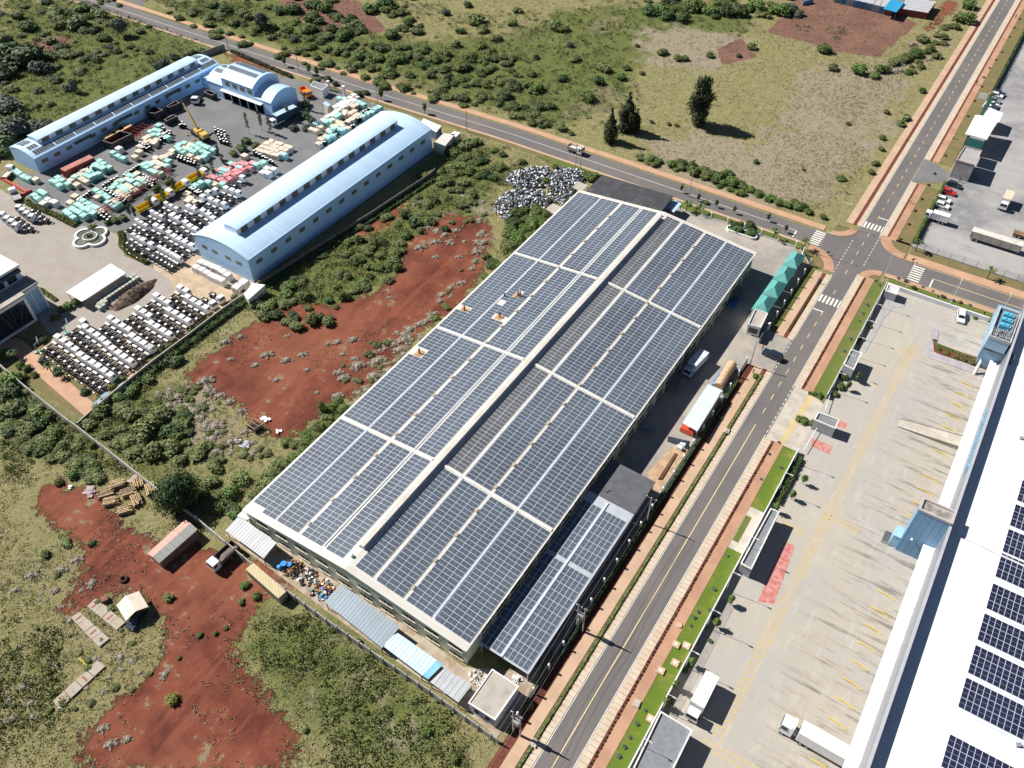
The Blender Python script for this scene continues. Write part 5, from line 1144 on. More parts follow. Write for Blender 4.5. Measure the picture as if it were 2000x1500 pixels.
def chassis_truck(name, label, group, cabm, W_=2.2, n_rear=2, L_=6.2, rack=False, cl=1.7):
    o = thing(name, label, 'truck', (0, 0, 0), 0, group); h = L_/2
    tcab(o, h-cl/2-.05, cabm, W_, cl)
    m2 = MB()
    for s_ in (-1, 1): m2.box(-h, h-.3, s_*.42-.06, s_*.42+.06, .68, .92)
    for k in range(6): x = -h+.2+k*(L_-2)/6; m2.box(x, x+.12, -.4, .4, .70, .88)
    m2.box(h-cl-1.0, h-cl-.25, -W_/2+.15, -.5, .5, .95); m2.box(-h+.9, -h+1.5, -.9, .9, .62, .8); m2.box(-h+2.1, -h+2.7, -.9, .9, .62, .8); m2.build('chassis', black, o, local=True)
    m2 = MB(); m2.box(h-cl-1.0, h-cl-.5, -W_/2+.2, W_/2-.2, .97, 1.3); m2.build('tool_box', white, o, local=True)
    m2 = MB(); m2.cyl((h-cl-2.1, .6, .8), (h-cl-1.1, .6, .8), .27, 10); m2.build('fuel_tank', M('aluminium_tank', (.20, .21, .22), .4, metal=.3, var=.06), o, local=True)
    m2 = MB(); m2.cyl((-h+1.75, 0, .93), (-h+1.75, 0, 1.15), .33, 10); m2.box(-h-.05, -h+.12, -.4, .4, .75, .95); m2.build('white_fitting', white, o, local=True)
    for s_ in (-1, 1):
        wheel(o, h-.95, s_*(W_/2-.15), .46)
        for k in range(n_rear): wheel(o, -h+1.15+k*1.2, s_*(W_/2-.3), .46, .42)
    return o
wt = chassis_truck('truck_chassis', '', 'white cab truck chassis parked in the lower lot', carwhite, 1.78, cl=1.55)
nt_ = chassis_truck('small_truck_chassis', '', 'small cab truck chassis in the upper yard', carwhite, 1.5, 1, 5.2, cl=1.1)
used = {}
HY = rad(90)
def rowtrucks(proto, pts, label, group, dx=2.25, rz=HY, zc=2.5):
    for i, (a, b_) in enumerate(pts):
        q = P(a, b_, zc); place(proto, used, (q.x-math.cos(rz)*dx, q.y-math.sin(rz)*dx, 0), rz, label % od(i), group)
z1 = lambda l: [(60+x/8.333, 540+y/8.333) for x, y in l]
z2 = lambda l: [(240+x/8.333, 540+y/8.333) for x, y in l]
rows = [z1([(430,960),(530,1025),(630,1095),(725,1165),(800,1250),(895,1315),(1000,1380)])+[(191.4,712.5),(203.2,721.2),(215.4,729.8)],
        z1([(840,705),(880,800),(980,870),(1075,935),(1165,1000),(1245,1075),(1330,1150),(1425,1220),(1515,1285),(1615,1350)]),
        z1([(1295,655),(1390,720),(1490,785),(1590,840),(1650,945),(1740,1010),(1835,1065),(1930,1130)])+z2([(440,1130)]),
        z2([(235,500),(330,555),(425,615),(455,740),(550,795),(650,860),(745,915)]),
        z2([(540,285),(635,345),(725,400),(750,525),(850,575),(950,640),(1050,695)]),
        z2([(925,155),(1025,210),(1050,315),(1145,370),(1240,425),(1345,485)])]
RN = ['row nearest the tan garden path', 'second row from the garden path', 'third row from the garden path', 'fourth row from the garden path', 'fifth row from the garden path', 'short row farthest from the path']
for r0, nm in zip(rows, RN): rowtrucks(wt, r0, 'white cab truck chassis, %s from the left in the '+nm, 'white cab truck chassis parked in the lower lot')
rowtrucks(wt, z2([(1460,415)]), 'white truck chassis facing the cream wall, the nearer of two, %s one', 'white cab truck chassis parked in the lower lot', rz=rad(-8), zc=2.4)
rowtrucks(wt, z2([(1585,325)]), 'white truck chassis facing the cream wall, the farther of two, %s one', 'white cab truck chassis parked in the lower lot', rz=rad(-8), zc=2.4)
z3 = lambda l: [(230+x/10., 380+y/10.) for x, y in l]
z4 = lambda l: [(360+x/8.333, 270+y/8.333) for x, y in l]
UP = [('row beside the green hedge', z3([(495,860),(645,940)])), ('row behind the hedge row', z3([(740,580),(850,635),(1000,715),(1095,790),(1195,845),(1305,900),(1430,965)])),
      ('middle row left of the hall', z3([(1055,385),(1160,440),(1320,515),(1405,590),(1510,645)])), ('row beside the tan crates', z3([(1380,205),(1480,250),(1660,290),(1770,360),(1855,435)])),
      ('row close under the hall eave', z4([(295,925),(430,970),(525,1010),(640,1045)])), ('row next to the pink cabs', z4([(675,790),(775,825),(870,855)])), ('spot right of the pink cabs', z4([(940,610)])), ('row by the beige crates', z4([(385,855),(500,820)]))]
for nm, l in UP: rowtrucks(wt, l, 'white cab truck chassis, %s from the left in the '+nm, 'white cab truck chassis in the upper yard')
rowtrucks(wt, [(6,416),(15,424),(24,430),(32,437)], 'white cab truck chassis, %s from the left in the nearer courtyard row', 'white cab truck chassis in the courtyard', rz=rad(208), dx=1.8, zc=2.4)
rowtrucks(wt, [(38,402),(46,408),(54,414),(63,420)], 'white cab truck chassis, %s from the left in the farther courtyard row', 'white cab truck chassis in the courtyard', rz=rad(208), dx=1.8, zc=2.4)
SM = [('dense row by the hedge corner', z3([(310,775),(400,830)])), ('dense row beside the tippers', z3([(375,490),(455,540),(545,590)])), ('dense row below second tipper', z3([(670,325),(755,370),(850,415)])), ('dense row below third tipper', z3([(940,160),(1035,210),(1140,260)])), ('dense row nearest the canopy', z3([(815,1020),(900,1060),(980,1105),(1060,1150),(1130,1190),(1190,1225)]))]
for nm, l in SM: rowtrucks(nt_, l, 'small cab truck chassis, %s from the left in the '+nm, 'small cab truck chassis in the upper yard', 1.9, zc=2.3)

def tipper(label, cabm, bodym, loc, rz, group=None, L_=6.6, name='tipper_truck', load=None, hh=1.0):
    o = thing(name, label, 'truck', loc, rz, group); h = L_/2; W_ = 2.3; tcab(o, h-.85, cabm, W_)
    m2 = MB(); b0 = 1.05; x0, x1 = -h, h-1.9; t_ = .1
    m2.box(x0, x1, -W_/2, W_/2, b0, b0+.1); m2.box(x0, x1, -W_/2, -W_/2+t_, b0+.1, b0+hh); m2.box(x0, x1, W_/2-t_, W_/2, b0+.1, b0+hh); m2.box(x0, x0+t_, -W_/2+t_, W_/2-t_, b0+.1, b0+hh); m2.box(x1-t_, x1, -W_/2+t_, W_/2-t_, b0+.1, b0+hh+.15)
    for k in range(5): x = x0+.4+k*(x1-x0-.8)/4; m2.box(x, x+.1, -W_/2-.07, -W_/2-.002, b0, b0+hh); m2.box(x, x+.1, W_/2+.002, W_/2+.07, b0, b0+hh)
    m2.build('tipper_body', bodym, o, local=True)
    if load: m2 = MB(); m2.obox((x0+x1)/2, 0, b0+.11, (x1-x0)*.9, W_*.84, .35, 0, 0, .5); m2.build('load', load, o, local=True)
    m2 = MB(); m2.box(-h+.1, h-.4, -.5, .5, .62, 1.02); m2.build('chassis', black, o, local=True)
    for s_ in (-1, 1):
        for x in (h-.9, -h+1.1, -h+2.3): wheel(o, x, s_*(W_/2-.15), .46)
    return o
def boxtruck(label, cabm, boxm, roofm, loc, rz, group=None, L_=7., name='box_truck', hh=2.2, W_=2.3, cab=True, zb=1.0, ribs=True):
    o = thing(name, label, 'truck', loc, rz, group); h = L_/2; x1 = h-1.95 if cab else h
    if cab: tcab(o, h-.85, cabm, W_*.95)
    m2 = MB(); m2.box(-h, x1, -W_/2, W_/2, zb, zb+hh)
    if ribs:
        for k in range(6):
            x = -h+.2+k*(x1+h-.5)/5
            for s_ in (-1, 1): m2.box(x, x+.08, s_*W_/2-.03, s_*W_/2+.03, zb+.05, zb+hh-.05)
    m2.build('cargo_box', boxm, o, local=True)
    m2 = MB(); m2.box(-h-.02, x1+.02, -W_/2-.02, W_/2+.02, zb+hh+.002, zb+hh+.06); m2.build('roof', roofm, o, local=True)
    m2 = MB(); m2.box(-h+.1, h-.4, -.5, .5, .6, zb-.02); m2.build('chassis', black, o, local=True)
    for s_ in (-1, 1):
        for x in ([h-.9] if cab else [])+[-h+1.0, -h+2.1]: wheel(o, x, s_*(W_/2-.15), .46)
    return o
yt = None
for i, ((a, b_), lab) in enumerate(zip([(287,401),(318,383),(349,364),(386,342)], ['nearest the hedge', 'second from the hedge', 'third from the hedge, partly behind a tree', 'farthest from the hedge, without a visible cab'])):
    q = P(a, b_, 1.5); tipper('yellow tipper truck with white cab, the one '+lab, carwhite, yellow, (q.x, q.y, 0), HY-rad(6), 'yellow tipper trucks in the yard')
q = P(437, 1088, 1); tipper('dusty open tipper truck with white cab standing on red soil by the wall', carwhite, M('dusty_steel', (.15, .10, .085), .8, var=.2), (q.x, q.y, 0), rad(-93), None, 6.4, load=M('grey_rubble', (.16, .14, .13), .9, var=.3, scale=3))
q = P(1358, 712, 1.5); boxtruck('pale box truck parked in the shadow of the factory', M('pale_blue_paint', (.45, .52, .58), .5), M('pale_tarp', (.50, .54, .56), .7), M('pale_tarp_top', (.54, .58, .60), .7), (q.x, q.y, 0), rad(-97), None, 7.6)
q = P(1368, 1366, 1.5); o = boxtruck('long white box truck parked near the grey lot building', carwhite, white, white, (q.x, q.y+.2, 0), rad(-90), None, 8.2, 'box_truck', 2.4, 2.4)
q = P(1602, 1442, 1.5); q2 = P(1690, 1480, 1.5)
o = thing('articulated_truck', 'white articulated truck backed up to a warehouse dock', 'truck', (9.5, q.y-1.0, 0), math.pi)
tcab(o, 1.0, carwhite, 2.4, 2.2, .8, 2.4); m2 = MB(); m2.box(-12, -.9, -1.25, 1.25, 1.1, 3.9); m2.build('trailer', white, o, local=True); m2 = MB(); m2.box(-12, -.9, -1.27, -1.252, 1.1, 3.9); m2.box(-12, 1.5, -.5, .5, .6, 1.08); m2.build('side_skirt', M('trailer_grey', (.4, .4, .42), .6), o, local=True)
for s_ in (-1, 1):
    for x in (1.3, -1.8, -2.9, -9.5, -10.6): wheel(o, x, s_*1.05, .48)
m2 = MB(); m2.box(-.1, .4, -1.0, 1.0, 3.2, 3.75); m2.build('air_deflector', white, o, local=True)
q = P(1828, 426, 1); boxtruck('small white ribbed box truck parked by the truck park hedge', carwhite, M('ribbed_white', (.7, .7, .7), .5), white, (q.x, q.y, 0), math.pi, None, 6.4, 'box_truck', 1.9, 2.0)
q = P(1963, 396, 1); boxtruck('cream topped box truck standing alone in the truck park', carwhite, M('pale_box', (.6, .58, .54), .6), M('cream_top', (.64, .52, .40), .6), (q.x, q.y, 0), rad(-92), None, 7.0)
q = P(1946, 468, 2); o = boxtruck('long pale flat topped trailer in the truck park', None, M('trailer_side', (.36, .33, .30), .7), M('trailer_top', (.58, .54, .48), .6), (q.x, q.y, 0), rad(0), None, 13., 'trailer', 2.0, 2.4, cab=False); 
q = P(1997, 462, 1.5); o = thing('tractor_unit', 'brown and white tractor unit at the right edge by the long trailer', 'truck', (q.x+.6, q.y+2, 0), rad(0)); tcab(o, 1.0, carwhite, 2.4, 1.9); m2 = MB(); m2.box(-3.0, 1.8, -1.0, 1.0, .6, 1.1); m2.build('chassis', brown, o, local=True); [wheel(o, x, s_*1.0, .48) for s_ in (-1, 1) for x in (1.2, -1.2, -2.4)]
q = P(553, 226, 2); o = boxtruck('white truck with a long navy curtain trailer beside the workshop', carwhite, navy, M('trailer_blue_top', (.36, .50, .58), .6), (q.x, q.y, 0), rad(-98), None, 10.5, 'curtain_truck', 2.5, 2.4)
q = P(597, 180, 1.2); tipper('orange truck beside the yard gate house', orange, orange, (q.x, q.y, 0), rad(-20), None, 6.)
q = P(383, 193, 1.4); o = thing('tractor_unit', 'white tractor unit parked by the dark steel bins', 'truck', (q.x, q.y, 0), rad(-60)); tcab(o, 1.0, carwhite, 2.4, 1.9); m2 = MB(); m2.box(-2.6, 1.8, -1.0, 1.0, .6, 1.0); m2.build('chassis', black, o, local=True); [wheel(o, x, s_*1.0, .48) for s_ in (-1, 1) for x in (1.2, -1.2, -2.2)]
q = P(16, 338, 1); tipper('beige flatbed truck with white cab near the long red beam', carwhite, beigebox, (q.x, q.y, 0), rad(115), None, 5.4, hh=.35)
q = P(30, 382, 1); tipper('small white truck at the courtyard edge by the hedge', carwhite, M('grey_flatbed', (.4, .38, .35), .8), (q.x, q.y, 0), rad(160), None, 5.8, hh=.3)
q = P(1124, 292, 1); o = tipper('small pale truck driving on the crossing road', carwhite, M('pale_load', (.55, .45, .36), .8), (q.x, q.y, 0), rad(-2), None, 5.6, name='pickup_truck', load=white)
# cars
q = P(1508, 697); car('dark blue van turning off the road at the factory entrance', cardark, tuple(q), rad(176), None, 4.9, 1.9, 1.75, True, 'dark_van')
q = P(1875, 622); car('white car with an open door parked on the loading lot', carwhite, tuple(q), rad(-80), None, 4.5, 1.85, 1.55, True, door=True)
for a, b_, pt, lab, sv in ((1862,364,cardark,'dark blue car in the truck park, first in the row from the gate office',False),(1851,378,red,'red car in the truck park, next to the dark blue one',False),(1841,393,carwhite,'white car in the truck park, next to the red one',True),(1838,404,carwhite,'white car in the truck park, between another white car and the small box truck',False),
    (1949,185,cardark,'black car farthest up the row behind the green awning',False),(1945,189,carwhite,'white car beside the black one behind the green awning',True),(1940,199,carsilver,'silver car between white cars behind the green awning',True),(1936,207,carwhite,'white car just below the silver one behind the green awning',False),(1931,213,carwhite,'white car nearest the gate canopy behind the green awning',True)):
    q = P(a, b_); car(lab, pt, tuple(q), rad(-4), 'cars parked along the truck park fence', 4.4, 1.8, 1.5, sv)
q = P(268, 1212); car('dark car with a pale windscreen parked under the cream tent', cardark, tuple(q), rad(-75), None, 4.2, 1.75, 1.5)
for i, (a, b_) in enumerate(((242, 758), (208, 778), (194, 792))):
    q = P(a, b_); m2 = MB(); m2.obox(q.x, q.y, 0, 3.2, 1.6, .7, rad(88), 0, .9); m2.obox(q.x, q.y, .7, 2.0, 1.4, .5, rad(88), 0, .8); tag(m2.build('covered_car', M('grey_blue_cover', (.26, .33, .40), .6, var=.2)), 'grey blue covered car by the cream wall, %s from the garden path end' % od(2-i), 'car', 'covered cars by the cream wall')

# ------------------------------------------------------------------ crates, tyres and steel in the truck yard
def cratemesh(name, mat, base, sx, sy, sz, sag=.9):
    m2 = MB(); m2.obox(0, 0, .0, sx, sy, sz*.35, 0, 1); m2.obox(0, 0, sz*.35, sx*1.03, sy*1.03, sz*.5, 0, 0); m2.obox(0, 0, sz*.85, sx*1.03, sy*1.03, sz*.15, 0, 0, sag)
    for s_ in (-.3, .3): m2.obox(s_*sx, 0, sz*.36, .05, sy*1.05, sz*.5, 0, 0)
    return m2.build(name, [mat, base])
tealc = cratemesh('wrapped_cab', teal, M('teal_film_shade', (.22, .55, .48), .4, var=.2), 2.25, 1.85, 1.75); beigec = cratemesh('wooden_crate', beigebox, beigebox, 2.25, 1.9, 1.45, .98); pinkc = cratemesh('pink_roofed_cab', pinktop, M('cab_grey', (.42, .46, .47), .5), 2.1, 1.9, 1.7, .88); whitec = cratemesh('white_wrapped_cab', offwhite, carwhite, 2.2, 1.9, 1.7, .9)
m2 = MB()
for k in range(5): m2.cyl((0,0,k*.28+.02), (0,0,k*.28+.27), .47, 10, 0)
m2.cyl((0,0,1.43),(0,0,1.47),.40,10,1); tyrec = m2.build('tyre_stack', [rubber, white])
protos = {'t': (tealc, 'teal film wrapped cab', 'cab', 'teal wrapped cabs in the truck yard'), 'b': (beigec, 'beige wooden crate', 'crate', 'beige crates in the truck yard'), 'p': (pinkc, 'pink roofed cab', 'cab', 'pink roofed cabs in the truck yard'), 'w': (whitec, 'white wrapped cab', 'cab', 'white wrapped cabs in the truck yard'), 'y': (tyrec, 'white lidded tyre stack', 'tyre stack', 'tyre stacks in the truck yard')}
for p_ in protos.values(): tag(p_[0], p_[1], p_[2], p_[3])
c5 = lambda l: [(100+x/8.333, 300+y/8.333) for x, y in l]
c6 = lambda l: [(x/8.333, 260+y/8.333) for x, y in l]
c7 = lambda l: [(200+x/8.333, 160+y/8.333) for x, y in l]
c2_ = lambda l: [(560+x/8.333, 150+y/8.333) for x, y in l]
def grid(x0, y0, ux, uy, nu, vx, vy, nv): return [(x0+ux*i+vx*j, y0+uy*i+vy*j) for i in range(nu) for j in range(nv)]
CL_ = [('block behind the courtyard hedge', {'t': c5([(245,945),(295,985),(360,1030),(335,890),(395,930),(455,960),(530,1000),(420,815),(475,855),(530,900),(600,925),(680,965),(520,770),(600,810),(660,850),(735,885)]), 'b': c5([(805,920)]), 'y': c5(grid(430,760,48,30,11,38,-42,2)+grid(440,730,45,-28,6,0,0,1))}),
 ('block left of the red rack', {'t': c5([(730,600),(800,635),(860,665),(925,705),(925,800),(970,825),(1020,845),(1085,800)]), 'b': c5([(740,690),(1025,745),(380,680),(300,770)])}),
 ('middle block of the crate yard', {'t': c5([(1040,500),(1130,540),(1195,580),(1260,615),(1150,450),(985,560),(1265,350),(1340,370),(1310,450),(1360,470),(1485,440),(1530,460),(1420,510)]), 'b': c5([(1195,490),(1245,520),(1290,550),(1350,575),(1090,610),(1150,640),(1215,680),(1085,430),(1210,405),(1425,405),(1395,310)]), 'y': c5(grid(1500,340,40,22,5,-10,42,3)+grid(880,560,50,26,6,-22,22,2)+grid(1110,690,45,28,3,-25,25,2))}),
 ('block beside the yellow tippers', {'t': c5([(1500,190),(1565,145),(1550,225),(1635,180),(1615,260),(1690,295),(1775,320),(1870,190),(1895,115)]), 'b': c5([(1715,215),(1680,115),(1745,150),(1790,175),(1700,60),(1790,55),(1850,40)]), 'y': c5(grid(1180,330,40,-24,7,0,0,1)+grid(840,500,45,-26,6,0,0,1))}),
 ('block before the red container', {'t': c5([(790,125),(850,165),(720,175),(760,210),(840,240),(930,215),(680,185),(630,300),(560,350),(630,380),(700,340),(760,320),(390,370)]), 'b': c5([(500,260),(570,260),(455,300),(490,330),(410,490),(560,440),(490,400),(300,420)]), 'y': c5([(600,200),(640,220),(580,225),(650,250)])}),
 ('group by the long hall corner', {'t': c6([(250,610),(310,650),(380,695),(455,730),(850,770),(910,795),(970,850),(940,720),(1000,765),(1110,820)]), 'b': c6([(570,735)])}),
 ('group along the courtyard hedge', {'t': c6([(660,950),(720,985),(560,1010),(610,1050)]), 'w': c6([(780,1080),(830,1100),(890,1120),(700,1130)])}),
 ('group under the crane', {'t': c7([(1250,1010),(1330,985),(1220,1060),(1570,1000),(1640,1040),(1710,1075),(1790,1100),(1490,1040),(1560,1080),(1630,1120),(1700,1160),(1410,1090),(1480,1130),(1650,1210),(1250,1100),(1310,1130)]), 'b': c7([(1420,1000),(1330,1060),(1390,1050),(1130,1110),(1100,1150),(1560,1230),(1420,1180)]), 'y': c7(grid(1240,1190,52,18,6,-10,38,2))}),
 ('group by the dark steel bins', {'t': c7([(920,710),(850,770),(780,810),(830,850),(910,860),(930,800),(1050,890),(170,1150),(250,1200),(340,1240)]), 'b': c7([(970,830),(740,880),(690,910),(770,950),(830,985),(870,930),(700,970),(590,1120),(520,1200),(600,1030)]), 'w': c7([(270,1080)]), 'y': c7([(610,970),(650,1000),(690,1020),(740,1020),(680,1060),(760,1050),(640,1060),(720,1080),(1060,790),(1100,800),(1040,820),(1090,840),(960,740),(1000,750),(930,900),(970,890),(1010,920),(940,940),(1260,690),(1300,680),(1340,700),(1290,640)])}),
 ('group by the slender trees', {'y': c7(grid(1830,740,50,20,4,8,45,2)+grid(1880,850,55,18,3,20,45,3))}),
 ('block of red topped cabs', {'p': c4_ if False else [(360+x/8.333, 270+y/8.333) for x, y in [(680,450),(830,430),(935,395),(1100,390),(1000,430),(1060,470),(740,485),(820,515),(950,510),(885,550),(740,565),(680,610),(820,595),(740,650),(590,660),(650,700),(500,635),(520,540),(440,605),(365,660)]], 't': [(360+x/8.333, 270+y/8.333) for x, y in [(610,500),(680,530),(590,580),(760,410),(890,470),(390,710),(270,725),(180,770),(620,745)]], 'b': [(360+x/8.333, 270+y/8.333) for x, y in [(480,720),(60,1010),(150,1010),(980,270),(90,960),(40,880)]], 'y': [(360+x/8.333, 270+y/8.333) for x, y in grid(90,800,42,28,4,28,-8,3)]}),
 ('block beside the yard trees', {'b': [(360+x/8.333, 270+y/8.333) for x, y in grid(1200,170,75,25,5,70,-45,4)], 'y': [(360+x/8.333, 270+y/8.333) for x, y in grid(1130,200,55,30,6,30,30,2)+[(1430,220),(1470,250),(1510,260)]], 't': [(360+x/8.333, 270+y/8.333) for x, y in [(1620,270),(1290,390),(1240,400),(1170,420)]], 'w': [(360+x/8.333, 270+y/8.333) for x, y in [(1280,540),(1360,560),(1350,490),(1450,500)]]}),
 ('block between gate and large hall', {'w': c2_(grid(600,690,62,-38,9,0,0,1)+grid(780,500,62,-40,6,40,30,2)), 't': c2_([(860,340),(940,350),(800,640),(850,610),(1180,410),(1240,440),(1380,570),(1320,600),(1240,640),(640,740),(700,720),(760,850),(820,830),(880,860),(920,850),(700,900),(740,950),(660,990),(480,760),(1440,520),(1500,500)]), 'b': c2_([(400,830),(470,860),(540,800),(740,690),(800,700),(690,860),(760,800),(820,770),(880,740),(900,790),(1000,710),(1060,680),(1120,640),(1150,600),(930,600),(980,590),(1040,580),(1100,550),(940,550),(1080,470),(1130,440),(980,820),(640,950),(560,1000),(520,1080)]), 'y': c2_([(760,900),(800,920),(780,870),(700,980),(600,1020),(620,1060),(580,1050),(1290,530),(1330,500),(1370,520),(1250,560),(1210,600),(1160,680),(1200,660),(1050,800),(1090,780)])})]
r_ = random.Random(21); uc = {}
for nm, kinds in CL_:
    for k, l in kinds.items():
        pr, lb, ct, gr_ = protos[k]
        for i, (a, b_) in enumerate(sorted(l)):
            q = P(a, b_, 1.5 if k != 'y' else 1.4)
            o = pr if not uc.get(k) else pr.copy()
            if uc.get(k): C.objects.link(o)
            uc[k] = True
            o.location = (q.x, q.y, 0); o.rotation_euler = (0, 0, rad(3)+r_.uniform(-.06, .06)+(0 if k == 'y' else 0)); s_ = r_.uniform(.84, .98); o.scale = (s_, s_, r_.uniform(.88, 1.12))
            o['label'] = '%s, %s from the left in the %s' % (lb, od(i), nm); o['group'] = gr_
def openbin(label, top, z, mat, group, cat='bin'):
    q = [P(a, b_, z) for a, b_ in top]; c_ = sum(q, Vector())/4; o = thing('steel_bin', label, cat, (c_.x, c_.y, 0), 0, group); m2 = MB(); pl = [(v.x, v.y) for v in q]
    ring(m2, pl, c_, .12, 0.02, z); m2.prism(shrink(pl, c_, .05), .0, .15)
    for i in range(4):
        a, b_ = q[i], q[(i+1) % 4]; d = (b_-a); n_ = max(2, int(d.length/.9)); rz = math.atan2(d.y, d.x)
        for k in range(n_+1): p_ = a+d*(k/n_); m2.obox(p_.x, p_.y, 0, .1, .26, z, rz)
    m2.build('side', mat, o); m2 = MB(); ring(m2, pl, c_, .2, z+.002, z+.1); m2.build('rim', M('dusty_rim', (.24, .20, .19), .8), o)
    return o
bs = M('dark_bin_steel', (.045, .05, .06), .6, var=.25)
for lab, t_, z in (('largest dark steel bin, nearest the red container', [(200,275),(234,256),(258,261),(218,281)], 2.6), ('tall dark steel bin with two compartments against the long hall', [(286,219),(300,208),(319,215),(302,222)], 2.6), ('dark steel bin by the crane boom tip', [(325,208),(343,197),(352,201),(330,210)], 2.4), ('low dark steel bin in front of the others', [(320,234),(340,224),(346,227),(326,237)], 1.8), ('rusty dark bin between the long hall and the workshop', [(398,180),(406,176),(422,182),(414,187)], 1.8)):
    openbin(lab, t_, z, bs, 'dark steel bins along the long hall')
for i, (a, b_) in enumerate(((228,254),(215,264),(243,248))):
    q = P(a, b_, 2.4); m2 = MB(); m2.obox(q.x, q.y, 0, 2.4, 4.2, 2.3, 0, 0); m2.obox(q.x, q.y, 2.31, 2.5, 4.3, .1, 0, 1); tag(m2.build('red_cabin', [redlead, M('tan_cabin_roof', (.52, .34, .17), .7)]), 'red steel box with a tan lid behind the dark bins, %s' % ('the middle one', 'the left one', 'the right one')[i], 'box', 'red boxes with tan lids')
def lattice(label, a, b_, h, wd, group=None):
    a, b_ = P(*a), P(*b_); o = thing('steel_rack', label, 'rack', tuple(a), 0, group); d = b_-a; L_ = d.length; rz = math.atan2(d.y, d.x); n_ = Vector((-math.sin(rz), math.cos(rz), 0)); m2 = MB()
    for s_ in (0, wd):
        for z in (.3, h*.6, h): p0, p1 = a+n_*s_, b_+n_*s_; m2.tube([(p0.x,p0.y,z),(p1.x,p1.y,z)], .09, 4)
        k = 0
        while k < L_: p0 = a+d*(k/L_)+n_*s_; m2.tube([(p0.x,p0.y,0),(p0.x,p0.y,h)], .08, 4); k += 1.6
    k = 0
    while k < L_: p0 = a+d*(k/L_); p1 = p0+n_*wd; m2.tube([(p0.x,p0.y,h),(p1.x,p1.y,h)], .08, 4); m2.tube([(p0.x,p0.y,.3),(p1.x,p1.y,.3)], .08, 4); k += 1.6
    m2.build('frame', redlead, o); return o
lattice('long red steel rack along the right edge of the crate yard', (203,424), (338,338), 2.0, 1.6)
lattice('red lattice frames lying beside the dark steel bins', (262,276), (300,250), 1.4, 4.0)
q, q2 = P(0, 346, .5), P(52, 375, .5); m2 = MB(); m2.obox((q.x+q2.x)/2, (q.y+q2.y)/2, .1, (q2-q).length, .7, .7, math.atan2((q2-q).y, (q2-q).x)); m2.obox(q2.x, q2.y, .1, .5, 3.0, .6, math.atan2((q2-q).y, (q2-q).x)); tag(m2.build('red_beam', M('bright_red_steel', (.50, .06, .06), .5)), 'long bright red steel beam lying at the left edge of the yard', 'beam')
q = P(148, 317, 2.5); q0, q1 = P(120, 330, 2.6), P(177, 303, 2.6); d = q1-q0; container('rust red shipping container in front of the long blue hall', None, d.length, 2.5, math.atan2(d.y, d.x), 2.7, redlead, M('faded_red_roof', (.40, .17, .13), .7, var=.15), None, ((q0.x+q1.x)/2+.9, (q0.y+q1.y)/2-.3, 0))
# crane
q = P(392, 268); cr = thing('mobile_crane', 'yellow mobile crane with its boom raised towards the long hall', 'crane', tuple(q)); d = P(402, 278)-P(380, 262); rz = math.atan2(d.y, d.x); cy_m = M('crane_yellow', (.55, .36, .09), .6, var=.1)
m2 = MB(); m2.obox(q.x, q.y, .7, 8.5, 2.3, .7, rz); e = Vector((math.cos(rz), math.sin(rz), 0)); f = Vector((-e.y, e.x, 0)); m2.build('carrier', black, cr)
m2 = MB(); c_ = q+e*3.3; m2.obox(c_.x, c_.y, 1.41, 2.4, 2.2, 1.4, rz); m2.build('drivers_cab', cy_m, cr)
m2 = MB(); c_ = q-e*.6; m2.obox(c_.x, c_.y, 1.41, 2.6, 2.0, 1.2, rz); m2.build('turret', cy_m, cr)
b0 = Vector((c_.x, c_.y, 2.5)); b1 = P(356, 198, 9.0); m2 = MB(); mid = b0+(b1-b0)*.55; m2.cyl(b0, mid, .42, 6); m2.cyl(mid, b1, .3, 6); m2.build('boom', cy_m, cr); m2 = MB(); m2.ball(b1, .5, 6, 4); m2.cyl(b1, b1-Vector((0,0,3)), .06, 5); m2.build('hook_block', black, cr)
for s_ in (-1, 1):
    for k in (-3.4, -2.0, 1.6, 3.0):
        c_ = q+e*k+f*(s_*1.05); m2 = MB(); m2.cyl((c_-f*.18)+Vector((0,0,.5)), (c_+f*.18)+Vector((0,0,.5)), .5, 10); m2.build('wheel', rubber, cr)
    for k in (-3.8, .6): c_ = q+e*k; m2 = MB(); c2 = c_+f*(s_*2.6); m2.cyl((c_.x,c_.y,.9),(c2.x,c2.y,.5), .1, 5); m2.obox(c2.x, c2.y, 0, .5, .5, .5); m2.build('outrigger', cy_m, cr)
# white cab shells beside the large hall
for i, (a, b_) in enumerate([(1530,580),(1575,600),(1615,622),(1652,645),(1690,662),(1730,680),(1570,540),(1615,558),(1658,575),(1700,592),(1737,615),(1775,640)]):
    o = whitec.copy(); C.objects.link(o); q = P(a/4, 375+b_/4, 2.0); o.location = (q.x, q.y, 0); o.rotation_euler = (0, 0, rad(2)); o.scale = (.84, .86, 1.2); o['label'] = 'white cab shell by the hall gable, %s from the left in its %s row' % (od(i % 6), 'near' if i < 6 else 'far'); o['group'] = 'white cab shells by the hall gable'
for i, (a, b_) in enumerate([(1850,735),(1900,700)]):
    o = whitec.copy(); C.objects.link(o); q = P(a/4, 375+b_/4, 2.0); o.location = (q.x, q.y, 0); o.scale = (1, 1.1, 1.25); o['label'] = 'white cab shell standing apart near the hall corner, the %s one' % ('left', 'right')[i]; o['group'] = 'white cab shells by the hall gable'
